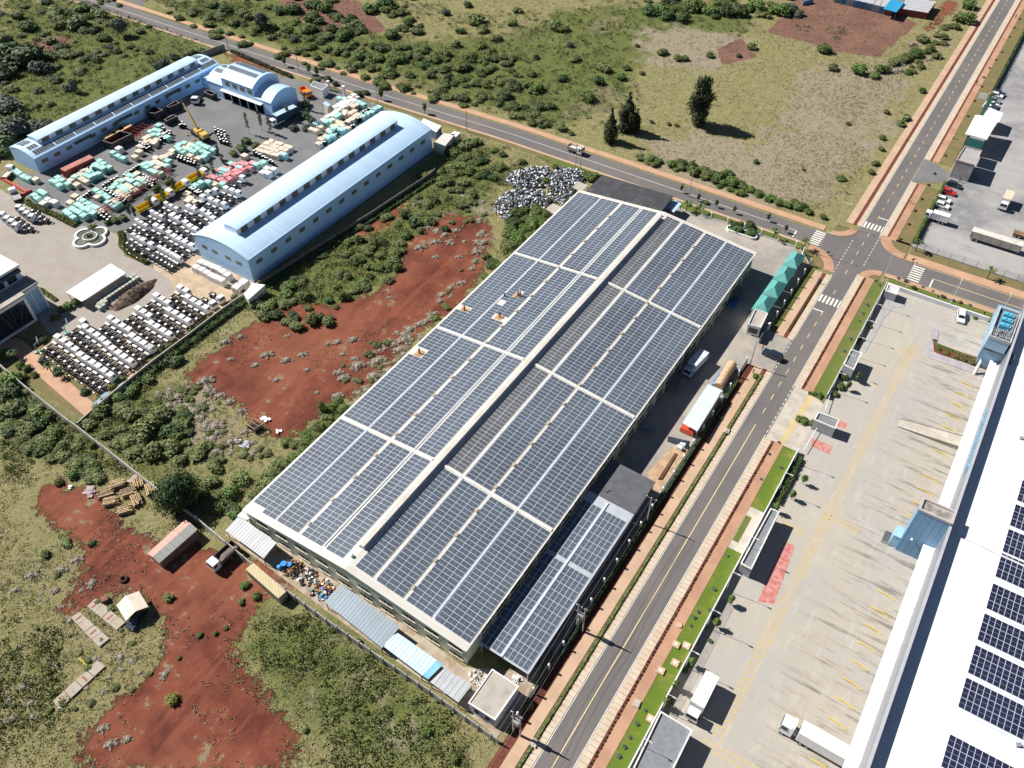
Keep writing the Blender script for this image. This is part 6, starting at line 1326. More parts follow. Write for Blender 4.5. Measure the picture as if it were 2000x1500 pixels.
# greenish crates by the white canopy
gcm = M('grey_green_crate', (.30, .33, .27), .8, var=.2, scale=1.2); proto = None
gl_ = [(60+x/8.333, 540+y/8.333) for x, y in grid(1060,390,57,-38,12,40,40,2)+[(1090,480),(1150,440),(1210,405),(1120,500),(1180,460)]]
for i, (a, b_) in enumerate(sorted(gl_)):
    q = P(a, b_, 1)
    if proto is None: m2 = MB(); m2.obox(0, 0, 0, 1.0, .9, 1.1); m2.obox(0, 0, 1.101, 1.05, .95, .06, 0, 1); proto = o = m2.build('green_crate', [gcm, M('pale_green_lid', (.42, .44, .38), .8)])
    else: o = proto.copy(); C.objects.link(o)
    o.location = (q.x, q.y, 0); tag(o, 'grey green crate beside the brown dirt mound, %s from the left' % od(i), 'crate', 'grey green crates beside the dirt mound')
# ------------------------------------------------------------------ field objects, lower left
q = [P(288, 1081, 2.3), P(361, 1015, 2.3), P(386, 1034, 2.3), P(311, 1100, 2.3)]; sh_o = thing('field_shed', 'long shed on red soil with one pink and one grey roof slope', 'shed', tuple(P(337, 1057)))
rg0, rg1 = (q[0]+q[3])/2+Vector((0,0,.5)), (q[1]+q[2])/2+Vector((0,0,.5)); m2 = MB(); m2.slab([q[0], rg0, rg1, q[1]], .08, 0); m2.build('pink_roof', pinkroof, sh_o); m2 = MB(); m2.slab([rg0, q[3], q[2], rg1], .08, 0); m2.build('grey_roof', greyroof2, sh_o)
c_ = sum(q, Vector())/4; m2 = MB(); m2.prism(shrink([(v.x, v.y) for v in q], c_, .04), 0, 2.18); m2.build('wall', M('rusty_wall', (.20, .13, .11), .8, var=.2), sh_o)
q = [P(480, 1112, 2.4), P(495, 1099, 2.4), P(559, 1155, 2.4), P(543, 1169, 2.4)]; d = q[2]-q[1]; wd = (q[0]-q[1]).length; c_ = sum(q, Vector())/4
container('beige shipping container lying along the outside of the grey wall', None, d.length, wd, math.atan2(d.y, d.x), 2.4, M('beige_container_side', (.30, .27, .20), .7, var=.1), beigeroof, None, (c_.x, c_.y, 0))
tent = thing('tent', 'cream ridge tent open at the front on the red field', 'tent', tuple(P(258, 1185)))
A_, B_, C_, D_ = P(227,1182,2.0), P(271,1154,2.0), P(290,1185,2.0), P(246,1212,2.0); r0, r1 = P(252, 1172, 2.9)*.5+P(227,1182,2.9)*.0+P(252,1172,2.9)*.5, P(264, 1196, 2.9)
r0 = (A_+B_)/2+Vector((0,0,.9)); r1 = (C_+D_)/2+Vector((0,0,.9)); m2 = MB(); m2.slab([A_, r0, r1, D_], .05, 0); m2.slab([r0, B_, C_, r1], .05, 0); m2.add([A_, B_, r0, A_+Vector((.03,.03,0)), B_+Vector((.03,.03,0)), r0+Vector((.03,.03,0))], [(0,1,2),(5,4,3)])
m2.build('canvas', M('cream_canvas', (.70, .62, .50), .85, var=.06), tent)
for v in (A_, B_, C_, D_): m2 = MB(); m2.cyl((v.x, v.y, 0), (v.x, v.y, 1.94), .05, 6); m2.build('pole', steel, tent)
sm_ = M('stained_slab', (.46, .41, .34), .9, var=.14, scale=.8, col2=(.38, .31, .25))
for nm, l, n_ in (('left of the two parallel slab rows', [(139,1207),(156,1196),(215,1249),(195,1265)], 4), ('right of the two parallel slab rows', [(171,1185),(187,1170),(246,1217),(229,1232)], 4), ('separate row nearest the corner', [(104,1371),(116,1387),(207,1302),(192,1291)], 4)):
    if n_ == 4 and 'separate' in nm: l = [l[0], l[1], l[2], l[3]]
    q = [P(a, b_) for a, b_ in l]
    for k in range(n_):
        f0, f1 = k/n_+.006, (k+1)/n_-.006; e0, e1 = q[0]+(q[3]-q[0])*f0, q[0]+(q[3]-q[0])*f1; g0, g1 = q[1]+(q[2]-q[1])*f0, q[1]+(q[2]-q[1])*f1
        m2 = MB(); m2.prism([(v.x, v.y) for v in (e0, g0, g1, e1)], 0, .32 if k % 2 else .28); c_ = (e0+g0+g1+e1)/4
        if (k+1) % 2: m2.obox(c_.x, c_.y, .285, .35, 1.3, .03, math.atan2((q[3]-q[0]).y, (q[3]-q[0]).x), 1)
        tag(m2.build('concrete_slab', [sm_, M('red_stain_strip', (.30, .13, .11), .9)]), 'concrete slab, %s from the upper end in the %s' % (od(k if 'separate' not in nm else n_-1-k), nm), 'slab', 'concrete slabs lying on the field')
q = P(207, 1173); m2 = MB(); m2.obox(q.x, q.y, 0, 1.1, 1.0, .8, rad(60)); m2.obox(q.x, q.y, .8, 1.15, 1.05, .06, rad(60)); tag(m2.build('rusty_box', M('rusty_box', (.22, .10, .08), .8, var=.2)), 'small rusty box between the slabs and the tent', 'box')
q = P(242, 1132); m2 = MB(); n = 16
for R_, rr in ((.62, .26),):
    vs = []; fs = []
    for i in range(n):
        for j in range(8): t_ = 2*math.pi*i/n; u_ = 2*math.pi*j/8; vs.append((q.x+(R_+rr*math.cos(u_))*math.cos(t_), q.y+(R_+rr*math.cos(u_))*math.sin(t_), rr+rr*math.sin(u_)))
    fs = [(i*8+j, ((i+1) % n)*8+j, ((i+1) % n)*8+(j+1) % 8, i*8+(j+1) % 8) for i in range(n) for j in range(8)]; m2.add(vs, fs)
tag(m2.build('old_tyre', M('red_dusty_rubber', (.09, .035, .03), .9)), 'large dusty tyre lying on red soil above the tent', 'tyre')
m2 = MB(); a, b_ = P(155, 1286, .1), P(169, 1299, .1); m2.cyl(a, b_, .09, 6); tag(m2.build('timber_pole', yellow), 'thin yellow pole lying in the grass by the slabs', 'pole')
r_ = random.Random(77)
TS = [((234,943),(246,938),26),((217,957),(209,970),60),((251,967),(262,955),40),((270,943),(282,937),18),((293,958),(302,950),24),((270,977),(280,966),30),((215,985),(228,975),60),((245,995),(258,988),55)]
for i, (a, b_, ang) in enumerate([((230,948),0,38),((208,966),0,38),((252,964),0,38),((271,944),0,-50),((295,957),0,-50),((268,978),0,-45),((217,982),0,30),((243,998),0,35)]):
    q = P(*a); o = thing('timber_stack', 'stack of pale timber beams by the round tree, %s' % ['upper left stack','left stack','middle stack','small upper right stack','right stack against the wall','stack with short cross laid beams','lower left crossed stack','lowest crossed stack'][i], 'timber stack', tuple(q), 0, 'timber stacks on the field')
    rz = rad(ang)+rad(20); e = Vector((math.cos(rz), math.sin(rz), 0)); f = Vector((-e.y, e.x, 0)); m2 = MB(); m3 = MB()
    for lv in range(3):
        for k in range(6):
            L_ = r_.uniform(2.2, 3.3); c_ = q+f*((k-2.5)*.34+r_.uniform(-.05, .05))+e*r_.uniform(-.3, .3); (m2 if r_.random() < .6 else m3).obox(c_.x, c_.y, .12+lv*.3, L_, .2, .18, rz+r_.uniform(-.04, .04))
        for s_ in (-.9, .9): c_ = q+e*s_; m3.obox(c_.x, c_.y, lv*.3, .14, 2.1, .12, rz)
    m2.build('pale_beams', timber, o); m3.build('weathered_beams', M('weathered_timber', (.27, .20, .13), .9, var=.3, scale=2), o)
def heap(name, label, cat, px_l, r, h, n, mats, seed, smin=.3, smax=.8):
    rr = random.Random(seed); q = P(*px_l); m2 = MB()
    for k in range(n):
        t_ = rr.random()*6.283; d = r*math.sqrt(rr.random()); z = h*(1-(d/r)**1.5)*rr.random(); s_ = rr.uniform(smin, smax)
        m2.obox(q.x+d*math.cos(t_)*(1.0 if not isinstance(r, tuple) else 1), q.y+d*math.sin(t_)*.8, z, s_, s_*rr.uniform(.3, 1), s_*rr.uniform(.2, .6), rr.random()*3, rr.randrange(len(mats)), rr.uniform(.5, 1))
    return tag(m2.build(name, mats), label, cat)
heap('rubble_heap', 'heap of white broken rubble beside the white concrete hut', 'rubble', (935, 1324), 1.8, .7, 90, [white, offwhite, conc], 1, .2, .5)
heap('rubble_heap', 'small heap of white rubble under the edge of the solar annex', 'rubble', (1011, 1327), .9, .6, 40, [white, offwhite], 2, .2, .5)
jm = [M('junk_blue', (.06, .22, .55), .6), M('junk_red', (.45, .05, .04), .6), brown, black, white, M('junk_orange', (.50, .22, .05), .7), greysteel, M('junk_teal', (.1, .3, .3), .6)]
heap('junk_heap', 'dark multicoloured scrap heap in the back lane next to the blue drum', 'scrap', (574, 1112), 2.4, 1.2, 160, [black, brown, M('junk_dust', (.22, .15, .09), .9), greysteel, black, black, brown, jm[5]], 3, .25, .6)
heap('junk_heap', 'scattered pale scrap and sheets in the middle of the back lane', 'scrap', (600, 1128), 2.2, .5, 70, [white, offwhite, conc, brown, black], 4, .3, .8)
heap('junk_heap', 'mixed scrap with teal and red pieces against the blue grey shed', 'scrap', (630, 1152), 2.6, .7, 110, jm, 5, .25, .7)
q = P(556, 1106); m2 = MB(); m2.cyl((q.x,q.y,0),(q.x,q.y,1.1),.6,10); m2.cyl((q.x+.9,q.y+.5,0),(q.x+.9,q.y+.5,.9),.5,10); m2.ball((q.x-.4, q.y-.8, .4), .6, 8, 5); tag(m2.build('blue_drums', M('bright_blue_plastic', (.05, .28, .75), .4, var=.2)), 'bright blue plastic drums beside the dark scrap heap', 'drums')
hutp = [P(479,826,1.8), P(497,817,1.8), P(514,827,1.8), P(496,838,1.8)]; ho = thing('hut_frame', 'small roofless hut frame of pale poles on the red soil', 'hut', tuple(P(497, 835))); m2 = MB()
for i in range(4): a, b_ = hutp[i], hutp[(i+1) % 4]; m2.cyl((a.x,a.y,0),(a.x,a.y,1.85),.09,6); m2.cyl(a, b_, .08, 6); m2.cyl((a+b_)/2, (hutp[(i+2) % 4]+hutp[(i+3) % 4])/2, .05, 5)
m2.build('frame', timber, ho); m2 = MB(); c_ = sum(hutp, Vector())/4; m2.prism(shrink([(v.x, v.y) for v in hutp], c_, .1), .01, .9); m2.build('sheeting', dark, ho)
for a, b_, mt, lab, s_ in ((517,822,white,'white scattered sheet right of the hut frame',1.8),(480,870,M('blue_grey_sheet', (.36, .40, .46), .7),'blue grey sheet lying below the hut frame',2.2),(543,843,white,'white board on the red soil right of the hut frame',1.2),(465,862,offwhite,'pale sheet in the straw left of the blue grey one',1.2),(258,934,M('pink_grey_rubble', (.38, .30, .30), .9),'pink grey rubble patch above the timber stacks',2.0),(180,962,M('pink_grey_rubble', (.38, .30, .30), .9),'pink grey rubble patch left of the timber stacks',2.6),(138,951,white,'small white rubbish heap left of the timber',1.0)):
    q = P(a, b_); m2 = MB(); rr = random.Random(int(a))
    for k in range(7): m2.obox(q.x+rr.uniform(-.4,.4)*s_, q.y+rr.uniform(-.4,.4)*s_, .01+.05*k, s_*rr.uniform(.3,.7), s_*rr.uniform(.2,.5), .05+.1*rr.random(), rr.random()*3)
    tag(m2.build('scrap_sheet', mt), lab, 'sheet')
# dirt mound and scrap mound
def mound(name, label, cat, c_px, rx, ry, h, rz, mat, seed, kind=None):
    q = P(*c_px); rr = np.random.default_rng(seed); n, m = 36, 10; vs = [(q.x, q.y, h)]; fs = []
    ca, sa = math.cos(rz), math.sin(rz); ph = rr.uniform(0, 6.28, 6)
    for j in range(1, m+1):
        for i in range(n):
            t_ = 2*math.pi*i/n; k = j/m*(1+.04*math.sin(3*t_+ph[0])+.05*math.sin(7*t_+ph[1])); x, y = rx*k*math.cos(t_), ry*k*math.sin(t_)
            vs.append((q.x+x*ca-y*sa, q.y+x*sa+y*ca, max(-.05, h*(1-(j/m)**1.6)+rr.normal(0, .12)*(1-j/m) if j < m else -.05)))
    fs += [(0, 1+i, 1+(i+1) % n) for i in range(n)]; fs += [(1+(j-1)*n+i, 1+j*n+i, 1+j*n+(i+1) % n, 1+(j-1)*n+(i+1) % n) for j in range(1, m) for i in range(n)]
    mb = MB(); mb.add(vs, fs); o = mb.build(name, mat, smooth=True); tag(o, label, cat); return o
mound('dirt_mound', 'long brown mound of dirt and cuttings beside the lower truck lot', 'mound', (262, 577), 7.5, 2.6, 1.8, rad(92), M('brown_dirt', (.11, .055, .038), .95, var=.35, scale=1.0, col2=(.20, .16, .12), bmp=.25, bscale=2.5), 3)
# ------------------------------------------------------------------ scrap heap: countless pieces, one mass
def np_mesh(name, V, F, mats, mi=None):
    me = bpy.data.meshes.new(name); V = np.asarray(V, np.float32); F = np.asarray(F, np.int32)
    me.vertices.add(len(V)); me.vertices.foreach_set('co', V.ravel()); me.loops.add(F.size); me.polygons.add(len(F)); me.loops.foreach_set('vertex_index', F.ravel())
    k = F.shape[1]; me.polygons.foreach_set('loop_start', np.arange(0, F.size, k, dtype=np.int32)); me.polygons.foreach_set('loop_total', np.full(len(F), k, np.int32))
    for m in mats: me.materials.append(m)
    if mi is not None: me.polygons.foreach_set('material_index', np.asarray(mi, np.int32))
    me.update(calc_edges=True); return me
def sample(poly_px, n, rg):
    w_ = np.array(world(poly_px)); lo, hi = w_.min(0), w_.max(0); out = np.zeros((0, 2))
    while len(out) < n:
        q = rg.uniform(lo, hi, (n*3, 2)); out = np.concatenate([out, q[inside([tuple(v) for v in w_], q[:, 0], q[:, 1])]])
    return out[:n]
rg = np.random.default_rng(17)
HEAP = [[(985,352),(1000,338),(1040,330),(1070,326),(1078,345),(1070,366),(1010,372)],[(965,402),(985,378),(1020,368),(1060,372),(1075,395),(1060,410),(1030,412),(985,430),(968,415)],[(1075,345),(1090,325),(1140,335),(1143,352),(1120,372),(1122,392),(1105,402),(1080,395),(1068,375)]]
bx = np.array([(x, y, z) for z in (0, 1) for x, y in ((-1,-1),(1,-1),(1,1),(-1,1))], float); bf = np.array([(4,5,6,7),(0,1,5,4),(1,2,6,5),(2,3,7,6),(3,0,4,7)])
Vs, Fs, Ms = [], [], []; k0 = 0
for hp_ in HEAP:
    pts = sample(hp_, 1500, rg); cen = pts.mean(0); ext = np.abs(pts-cen).max(0)
    for x, y in pts:
        d = min(1, np.hypot((x-cen[0])/ext[0], (y-cen[1])/ext[1])); z = 1.5*(1-d*d)*rg.random()**.5; s_ = rg.uniform(.25, .8); a = rg.random()*6.28; tl = rg.uniform(-.7, .7)
        v = bx*np.array([s_*.5, s_*rg.uniform(.2, .5), s_*rg.uniform(.05, .3)]); v = np.stack([v[:, 0]*math.cos(tl)-v[:, 2]*math.sin(tl), v[:, 1], v[:, 0]*math.sin(tl)+v[:, 2]*math.cos(tl)], 1)
        v = np.stack([v[:, 0]*math.cos(a)-v[:, 1]*math.sin(a)+x, v[:, 0]*math.sin(a)+v[:, 1]*math.cos(a)+y, v[:, 2]+z+.1], 1); Vs.append(v); Fs.append(bf+k0); k0 += 8; Ms += [int(rg.choice(6, p=[.13, .32, .25, .15, .08, .07]))]*5
sm = np_mesh('scrap_heap', np.concatenate(Vs), np.concatenate(Fs), [white, black, M('scrap_grey', (.16, .18, .20), .5, var=.3), M('scrap_silver', (.40, .43, .46), .4, metal=.4), M('scrap_blue', (.12, .22, .32), .5), M('scrap_brown', (.12, .07, .05), .8)], Ms)
o = bpy.data.objects.new('scrap_heap', sm); C.objects.link(o); tag(o, 'glittering grey and white scrap heap beyond the far corner of the factory', 'scrap heap', kind='stuff')

# ------------------------------------------------------------------ lamps, poles, wires, people, signs
def lamp(label, base, h=8., arm=(1, 0), pole=M('lamp_pole_paint', (.62, .62, .58), .5), L_=1.6, group='street lamps', proto=[None], r=.085):
    o = thing('street_lamp', label, 'street lamp', base, math.atan2(arm[1], arm[0]), group)
    m2 = MB(); m2.cyl((0,0,0), (0,0,h), r, 7, r2=r*.6); m2.cyl((0,0,0),(0,0,.5), r*1.6, 7); m2.build('pole', pole, o, local=True)
    m2 = MB(); m2.tube([(0,0,h-.05),(L_*.5,0,h+.12),(L_,0,h+.15)], .05, 5); m2.build('arm', pole, o, local=True); m2 = MB(); m2.obox(L_+.25, 0, h+.08, .75, .28, .12, 0, 0, .7); m2.build('lamp_head', M('lamp_head_grey', (.5, .5, .5), .4), o, local=True); return o
for (a, b_), ar, lab in (((1599,499),(1,0),'tall street lamp at the corner of the crossroads by the teal carport'), ((1635,441),(1,0),'tall street lamp at the crossroads corner beside the grass field'), ((1726,541),(1,0),'tall street lamp on the crossroads corner nearest the plant cabin'),
    ((1746,270),(1,0),'tall street lamp beside the upper road, next to the round bushes'), ((1830,131),(1,0),'tall street lamp beside the upper road near the bare red field'), ((1897,27),(1,0),'tall street lamp beside the top end of the road'),
    ((1766,570),(-.2,1),'lamp pole behind the plant cabin on the flower bed'), ((1852,601),(0,1),'lamp pole on the white far wall of the lot, left of the white car'), ((1946,628),(0,1),'lamp pole close to the blue office end')):
    lamp(lab, tuple(P(a, b_)), 7.8, ar)
for i, y in enumerate([44, 52.5, 61, 70, 79, 88, 97, 115, 124]):
    lamp('slim white lamp pole on the wall beside the lawn, %s from the near end' % od(i), (-10.0, y, 0), 6.6, (1, 0), group='lamp poles along the lot wall', L_=1.0, r=.06)
for i, y in enumerate([149, 156, 163, 170, 177, 184]):
    lamp('slim lamp pole on the grey lot wall beside the walkway, %s from the lot entrance' % od(i), (-10.0, y, 0), 6.2, (1, 0), group='lamp poles along the lot wall', L_=1.0, r=.06)
woodp = M('pale_pole_wood', (.42, .38, .33), .85, var=.15)
def hpole(label, pts, h, name='power_pole', tr=False, cross=True):
    c_ = sum((Vector((p_[0], p_[1], 0)) for p_ in pts), Vector())/len(pts); o = thing(name, label, 'power pole', tuple(c_), 0, 'power poles')
    for p_ in pts: m2 = MB(); m2.cyl((p_[0], p_[1], 0), (p_[0], p_[1], h), .15, 8, r2=.1); m2.build('pole', woodp, o)
    if cross:
        m2 = MB(); m2.box(c_.x-1.2, c_.x+1.2, c_.y-.06, c_.y+.06, h-.45, h-.3)
        if len(pts) > 1: m2.box(c_.x-1.2, c_.x+1.2, c_.y-.06, c_.y+.06, h-2.4, h-2.2)
        m2.build('crossarm', greysteel, o)
        for x in (-1, 0, 1): m2 = MB(); m2.cyl((c_.x+x, c_.y, h-.29), (c_.x+x, c_.y, h-.02), .08, 6); m2.build('insulator', white, o)
    if tr: m2 = MB(); m2.box(c_.x-.5, c_.x+.5, c_.y-.4, c_.y+.4, h-3.9, h-2.7); m2.build('transformer', steel, o)
    return o
hpole('twin wooden power pole with crossarms by the white concrete hut', [(-29.3, 44.2), (-27.9, 44.2)], 8.2, tr=True)
hpole('twin power pole carrying a transformer beside the solar annex', [(-29.8, 66), (-28.5, 66)], 8.6, tr=True)
hpole('single power pole at the corner of the slate annex roof', [(-29.4, 93.5)], 8.6)
hpole('single leaning pole at the factory entrance gate', [(-29.0, 146.6)], 8.2, cross=False)
a, b_ = P(1124, 330), P(1133, 333); hpole('twin power pole beside the crossing road above the scrap heap', [a[:2], b_[:2]], 8.5)
a = P(738, 204); hpole('dark single pole by the crossing road near the yard fence', [a[:2]], 8.0, cross=False); a = P(912, 258); hpole('dark single pole by the crossing road near the cream shed', [a[:2]], 8.0, cross=False); a = P(584, 140); hpole('dark single pole by the crossing road above the workshop', [a[:2]], 8.0, cross=False); a = P(447, 97); hpole('dark single pole at the far end of the long blue hall', [a[:2]], 8.0, cross=False)
a = P(1345, 384); hpole('pale single pole between the slate store and the road', [a[:2]], 8.0, cross=False)
wr = MB()
pp = [(-28.6, -10), (-28.6, 44.2), (-29.15, 66), (-29.4, 93.5)]
for (xa, ya), (xb, yb) in zip(pp[:-1], pp[1:]):
    for dx in (-1, 0, 1):
        pl = []
        for k in range(13): f = k/12.; pl.append((xa+(xb-xa)*f+dx, ya+(yb-ya)*f, 8.25+(.3*f if xa > -28.7 else .3)-1.0*4*f*(1-f)*.6))
        wr.tube(pl, .018, 4)
tag(wr.build('power_lines', M('wire', (.35, .35, .36), .4, metal=.5)), 'three sagging power lines between the poles beside the factory', 'power lines')

def person(label, loc, rz, shirt, trouser, walk=.25, hat=None, group=None):
    bm = bpy.data.meshes.new('person'); V = [(0,0,.92),(0,0,1.15),(0,0,1.42),(.01,0,1.53),(.02,0,1.66),(.02,0,1.74)]; E = [(0,1),(1,2),(2,3),(3,4),(4,5)]; R_ = [.135,.135,.15,.055,.095,.07]
    for s_ in (-1, 1):
        k = len(V); sw = walk*s_; V += [(0,.09*s_,.86),(sw*.5,.1*s_,.48),(sw*.8-.04,.1*s_,.09),(sw*.8+.1,.11*s_,.04)]; E += [(0,k),(k,k+1),(k+1,k+2),(k+2,k+3)]; R_ += [.095,.065,.045,.04]
        k = len(V); V += [(0,.19*s_,1.40),(-sw*.3,.23*s_,1.13),(-sw*.6+.06,.22*s_,.90),(-sw*.6+.1,.21*s_,.82)]; E += [(2,k),(k,k+1),(k+1,k+2),(k+2,k+3)]; R_ += [.06,.045,.035,.035]
    bm.from_pydata(V, E, []); o = bpy.data.objects.new('person', bm); C.objects.link(o)
    sk = o.modifiers.new('skin', 'SKIN'); o.modifiers.new('sub', 'SUBSURF').levels = 1
    for i, r in enumerate(R_): bm.skin_vertices[0].data[i].radius = (r, r)
    bm.skin_vertices[0].data[0].use_root = True
    dg = bpy.context.evaluated_depsgraph_get(); me2 = bpy.data.meshes.new_from_object(o.evaluated_get(dg)); bpy.data.objects.remove(o)
    for m in (skin, shirt, trouser, black): me2.materials.append(m)
    for p_ in me2.polygons:
        z = p_.center.z; y = abs(p_.center.y); p_.material_index = 3 if z < .08 else (2 if z < .93 and y < .17 else (1 if 1.0 < z < 1.47 or (z < 1.47 and y < .17) else 0)); p_.use_smooth = True
    o = bpy.data.objects.new('person', me2); C.objects.link(o); tag(o, label, 'person', group); o.location = loc; o.rotation_euler = (0, 0, rz)
    m2 = MB(); m2.ball((.01, 0, 1.72), .105, 8, 6, 0, .75)
    if hat: m2.cyl((.02,0,1.74),(.02,0,1.76),.19,10)
    m2.build('hat' if hat else 'hair', hat or black, o, local=True)
shw, shr, shy, shb, shd, trd = M('white_cloth', (.6, .6, .58), .9), M('red_cloth', (.5, .12, .08), .9), M('yellow_cloth', (.65, .6, .12), .9), M('blue_cloth', (.1, .2, .4), .9), M('dark_cloth', (.05, .04, .05), .9), M('trouser_cloth', (.07, .07, .09), .9)
for (a, b_), rz, s_, t_, h_, lab in (((1488,684),1.2,shr,trd,None,'person in a red vest standing by the dark van at the factory entrance'), ((1470.5,729),2.,shw,trd,shy,'person in white with a pale hat on the left footpath by the factory entrance'), ((1777,397),1.,shy,trd,None,'person in a yellow top walking on the brick path above the crossroads'),
    ((1861,271),0.,shw,trd,None,'person in white walking at the truck park entrance'), ((1982,37),1.,shd,trd,None,'person in dark clothes on the brick path at the top of the photograph'), ((1906,165),-2.,shd,trd,None,'person in dark red on the brick path near the notice board'), ((1873,356),2.,shb,trd,None,'person in blue crossing the truck park near the dark car'), ((1597,553),1.,shb,trd,shr,'person in blue beside the planting strip near the teal carport'), ((253,38),0.,shd,trd,None,'person in dark clothes walking beside the far crossing road'), ((328,61),0.,shd,trd,None,'person in dark clothes at the road edge above the long blue hall')):
    person(lab, tuple(P(a, b_)), rz, s_, t_, hat=h_)
for (a, b_), lab in (((1782,512),'small dark sign board on the brick corner right of the crossroads'), ((1616,498),'small dark sign board on the corner by the teal carport')):
    q = P(a, b_); o = thing('sign_board', lab, 'sign', tuple(q)); m2 = MB(); m2.box(q.x-.06, q.x+.06, q.y-.06, q.y+.06, 0, .7); m2.build('post', greysteel, o); m2 = MB(); m2.obox(q.x, q.y, .7, .9, .08, .55, .8); m2.build('panel', brown, o)
for i, (a, b_) in enumerate(((1043,1452), (1419,843), (1243,1375))):
    q = P(a, b_); m2 = MB(); m2.obox(q.x, q.y, .09, 1.0, 1.3, .25, .1); m2.obox(q.x, q.y, .34, 1.1, 1.4, .06, .1); tag(m2.build('inspection_box', conc), 'pale concrete inspection box beside the road, %s' % ('at the bottom edge by the hedge', 'beside the long pale shed', 'near the planting strip')[i], 'box', 'inspection boxes')
for i, (a, b_) in enumerate(((1320,1260), (1290,1311), (1318,1296), (1340,1262), (1270,1405), (1326,1222))):
    q = P(a, b_); m2 = MB()
    if i == 5: m2.cyl((q.x,q.y,.1),(q.x,q.y,.35),.55,14)
    else: m2.obox(q.x, q.y, .05, 1.3, 1.3, .35, .05); m2.obox(q.x, q.y, .4, .5, .5, .05, .05, 1)
    tag(m2.build('manhole_box', [M('tan_concrete', (.50, .36, .24), .9, var=.1), white]), ('square tan manhole box in the lawn strip, %s' % ['under the white wall','left of the three','centre of the three','by the pebbles','touching the grey lot building',''][i]) if i < 5 else 'round tan manhole cover at the edge of the brick path', 'manhole', 'manhole boxes in the lawn')
hm = M('hoop_green', (.18, .42, .34), .5)
for i, ((a, b_), az) in enumerate((((74, 688), 60), ((131, 652), 60))):
    q = P(a, b_); o = thing('basketball_hoop', 'pale green basketball hoop stand by the lower truck lot, the %s one' % ('left', 'right')[i], 'hoop', tuple(q), rad(az), 'basketball hoops'); m2 = MB(); m2.tube([(0,0,0),(.1,0,2.4),(1.2,0,3.2)], .12, 6); m2.obox(0, 0, 0, 1.2, .8, .35); m2.build('stand', hm, o, local=True); m2 = MB(); m2.box(1.2, 1.26, -.9, .9, 2.9, 3.95); m2.build('backboard', offwhite, o, local=True)

# ------------------------------------------------------------------ foliage
GREENS = [leafmat('dark_green_leaves', (.036, .066, .022), (.068, .110, .034), (.095, .135, .046)), leafmat('olive_leaves', (.100, .128, .042), (.155, .185, .062), (.21, .235, .09)), leafmat('fresh_green_leaves', (.065, .108, .026), (.115, .168, .04), (.17, .23, .065)), leafmat('grey_green_leaves', (.055, .075, .055), (.085, .11, .080), (.13, .16, .12)), leafmat('dry_grey_twigs', (.27, .235, .175), (.36, .32, .245), (.46, .41, .32)), leafmat('yellow_green_leaves', (.11, .13, .02), (.17, .17, .03), (.22, .20, .04))]
bark = M('bark', (.13, .10, .07), .9, var=.3, scale=3)
def leafcloud(seed, lobes, n, ls, flat=1.0, up=.35):
    'leaf sized faces spread through the lobes (x,y,z,r): vertices and quads'
    g = np.random.default_rng(seed); L = np.array(lobes); wgt = L[:, 3]**2; idx = g.choice(len(L), n, p=wgt/wgt.sum()); d = g.normal(0, 1, (n, 3)); d /= np.linalg.norm(d, axis=1)[:, None]
    d[:, 2] = np.abs(d[:, 2])*np.where(g.random(n) < .78, 1, -1); r = L[idx, 3]*(g.uniform(.62, 1.06, n)); c = L[idx, :3]+d*r[:, None]*np.array([1, 1, flat]); c[:, 2] = np.maximum(c[:, 2], .03)
    nrm = d*.9+g.normal(0, .55, (n, 3)); nrm[:, 2] += up; nrm /= np.linalg.norm(nrm, axis=1)[:, None]
    t_ = np.cross(nrm, g.normal(0, 1, (n, 3))); t_ /= np.linalg.norm(t_, axis=1)[:, None]; s_ = np.cross(nrm, t_); sz = ls*g.uniform(.6, 1.35, n)[:, None]
    V = np.stack([c-t_*sz, c-s_*sz*.6, c+t_*sz, c+s_*sz*.6], 1).reshape(-1, 3); F = np.arange(4*n).reshape(-1, 4); return V, F
def lobes_for(seed, k, rr=(.35, .6), h=.6, spread=.6):
    g = np.random.default_rng(seed); out = [(0, 0, h*.75, .62)]
    for i in range(k): a = g.random()*6.28; d = spread*math.sqrt(g.random()); r = g.uniform(*rr); out.append((d*math.cos(a), d*math.sin(a), max(r*.5, h*g.uniform(.35, 1.1)*(1-.35*d)), r))
    return out
def core(lobes, k=.72):
    mb = MB()
    for x, y, z, r in lobes: mb.ball((x, y, max(z, r*k*.6)), r*k, 7, 5)
    V = np.array(mb.v); F = [f if len(f) == 4 else (f[0], f[1], f[2], f[2]) for f in mb.f]; return mb
def bushmesh(name, seed, mat, nl=7, n=520, ls=.115, h=.62, rr=(.3, .55), spread=.6):
    L = lobes_for(seed, nl, rr, h, spread); V, F = leafcloud(seed+50, L, n, ls); mb = core(L); k = len(V)
    me = bpy.data.meshes.new(name); me.from_pydata([tuple(v) for v in V]+mb.v, [], [tuple(f) for f in F]+[tuple(i+k for i in f) for f in mb.f]); me.materials.append(mat); me.update(); return me
BM = {t_: [bushmesh('shrub_%d_%d' % (t_, i), 100*t_+i*7+1, GREENS[t_], nl=5+i % 4, rr=(.28, .5) if i % 2 else (.32, .58)) for i in range(4)] for t_ in range(4)}
BM[4] = [bushmesh('straw_%d' % i, 900+i, GREENS[4], nl=9, h=.25, rr=(.2, .35), spread=.9, ls=.09) for i in range(3)]
BM[5] = [bushmesh('yellow_%d' % i, 950+i, GREENS[5]) for i in range(2)]
TN = ['dark green', 'olive green', 'fresh green', 'grey green', 'dry grey', 'yellow green']
B = []   # zone, px, py, radius px, tone
def bz(zone, s_):
    for it in s_.split(): x, y, r, t_ = it.split(','); B.append((zone, float(x), float(y), float(r), int(t_)))
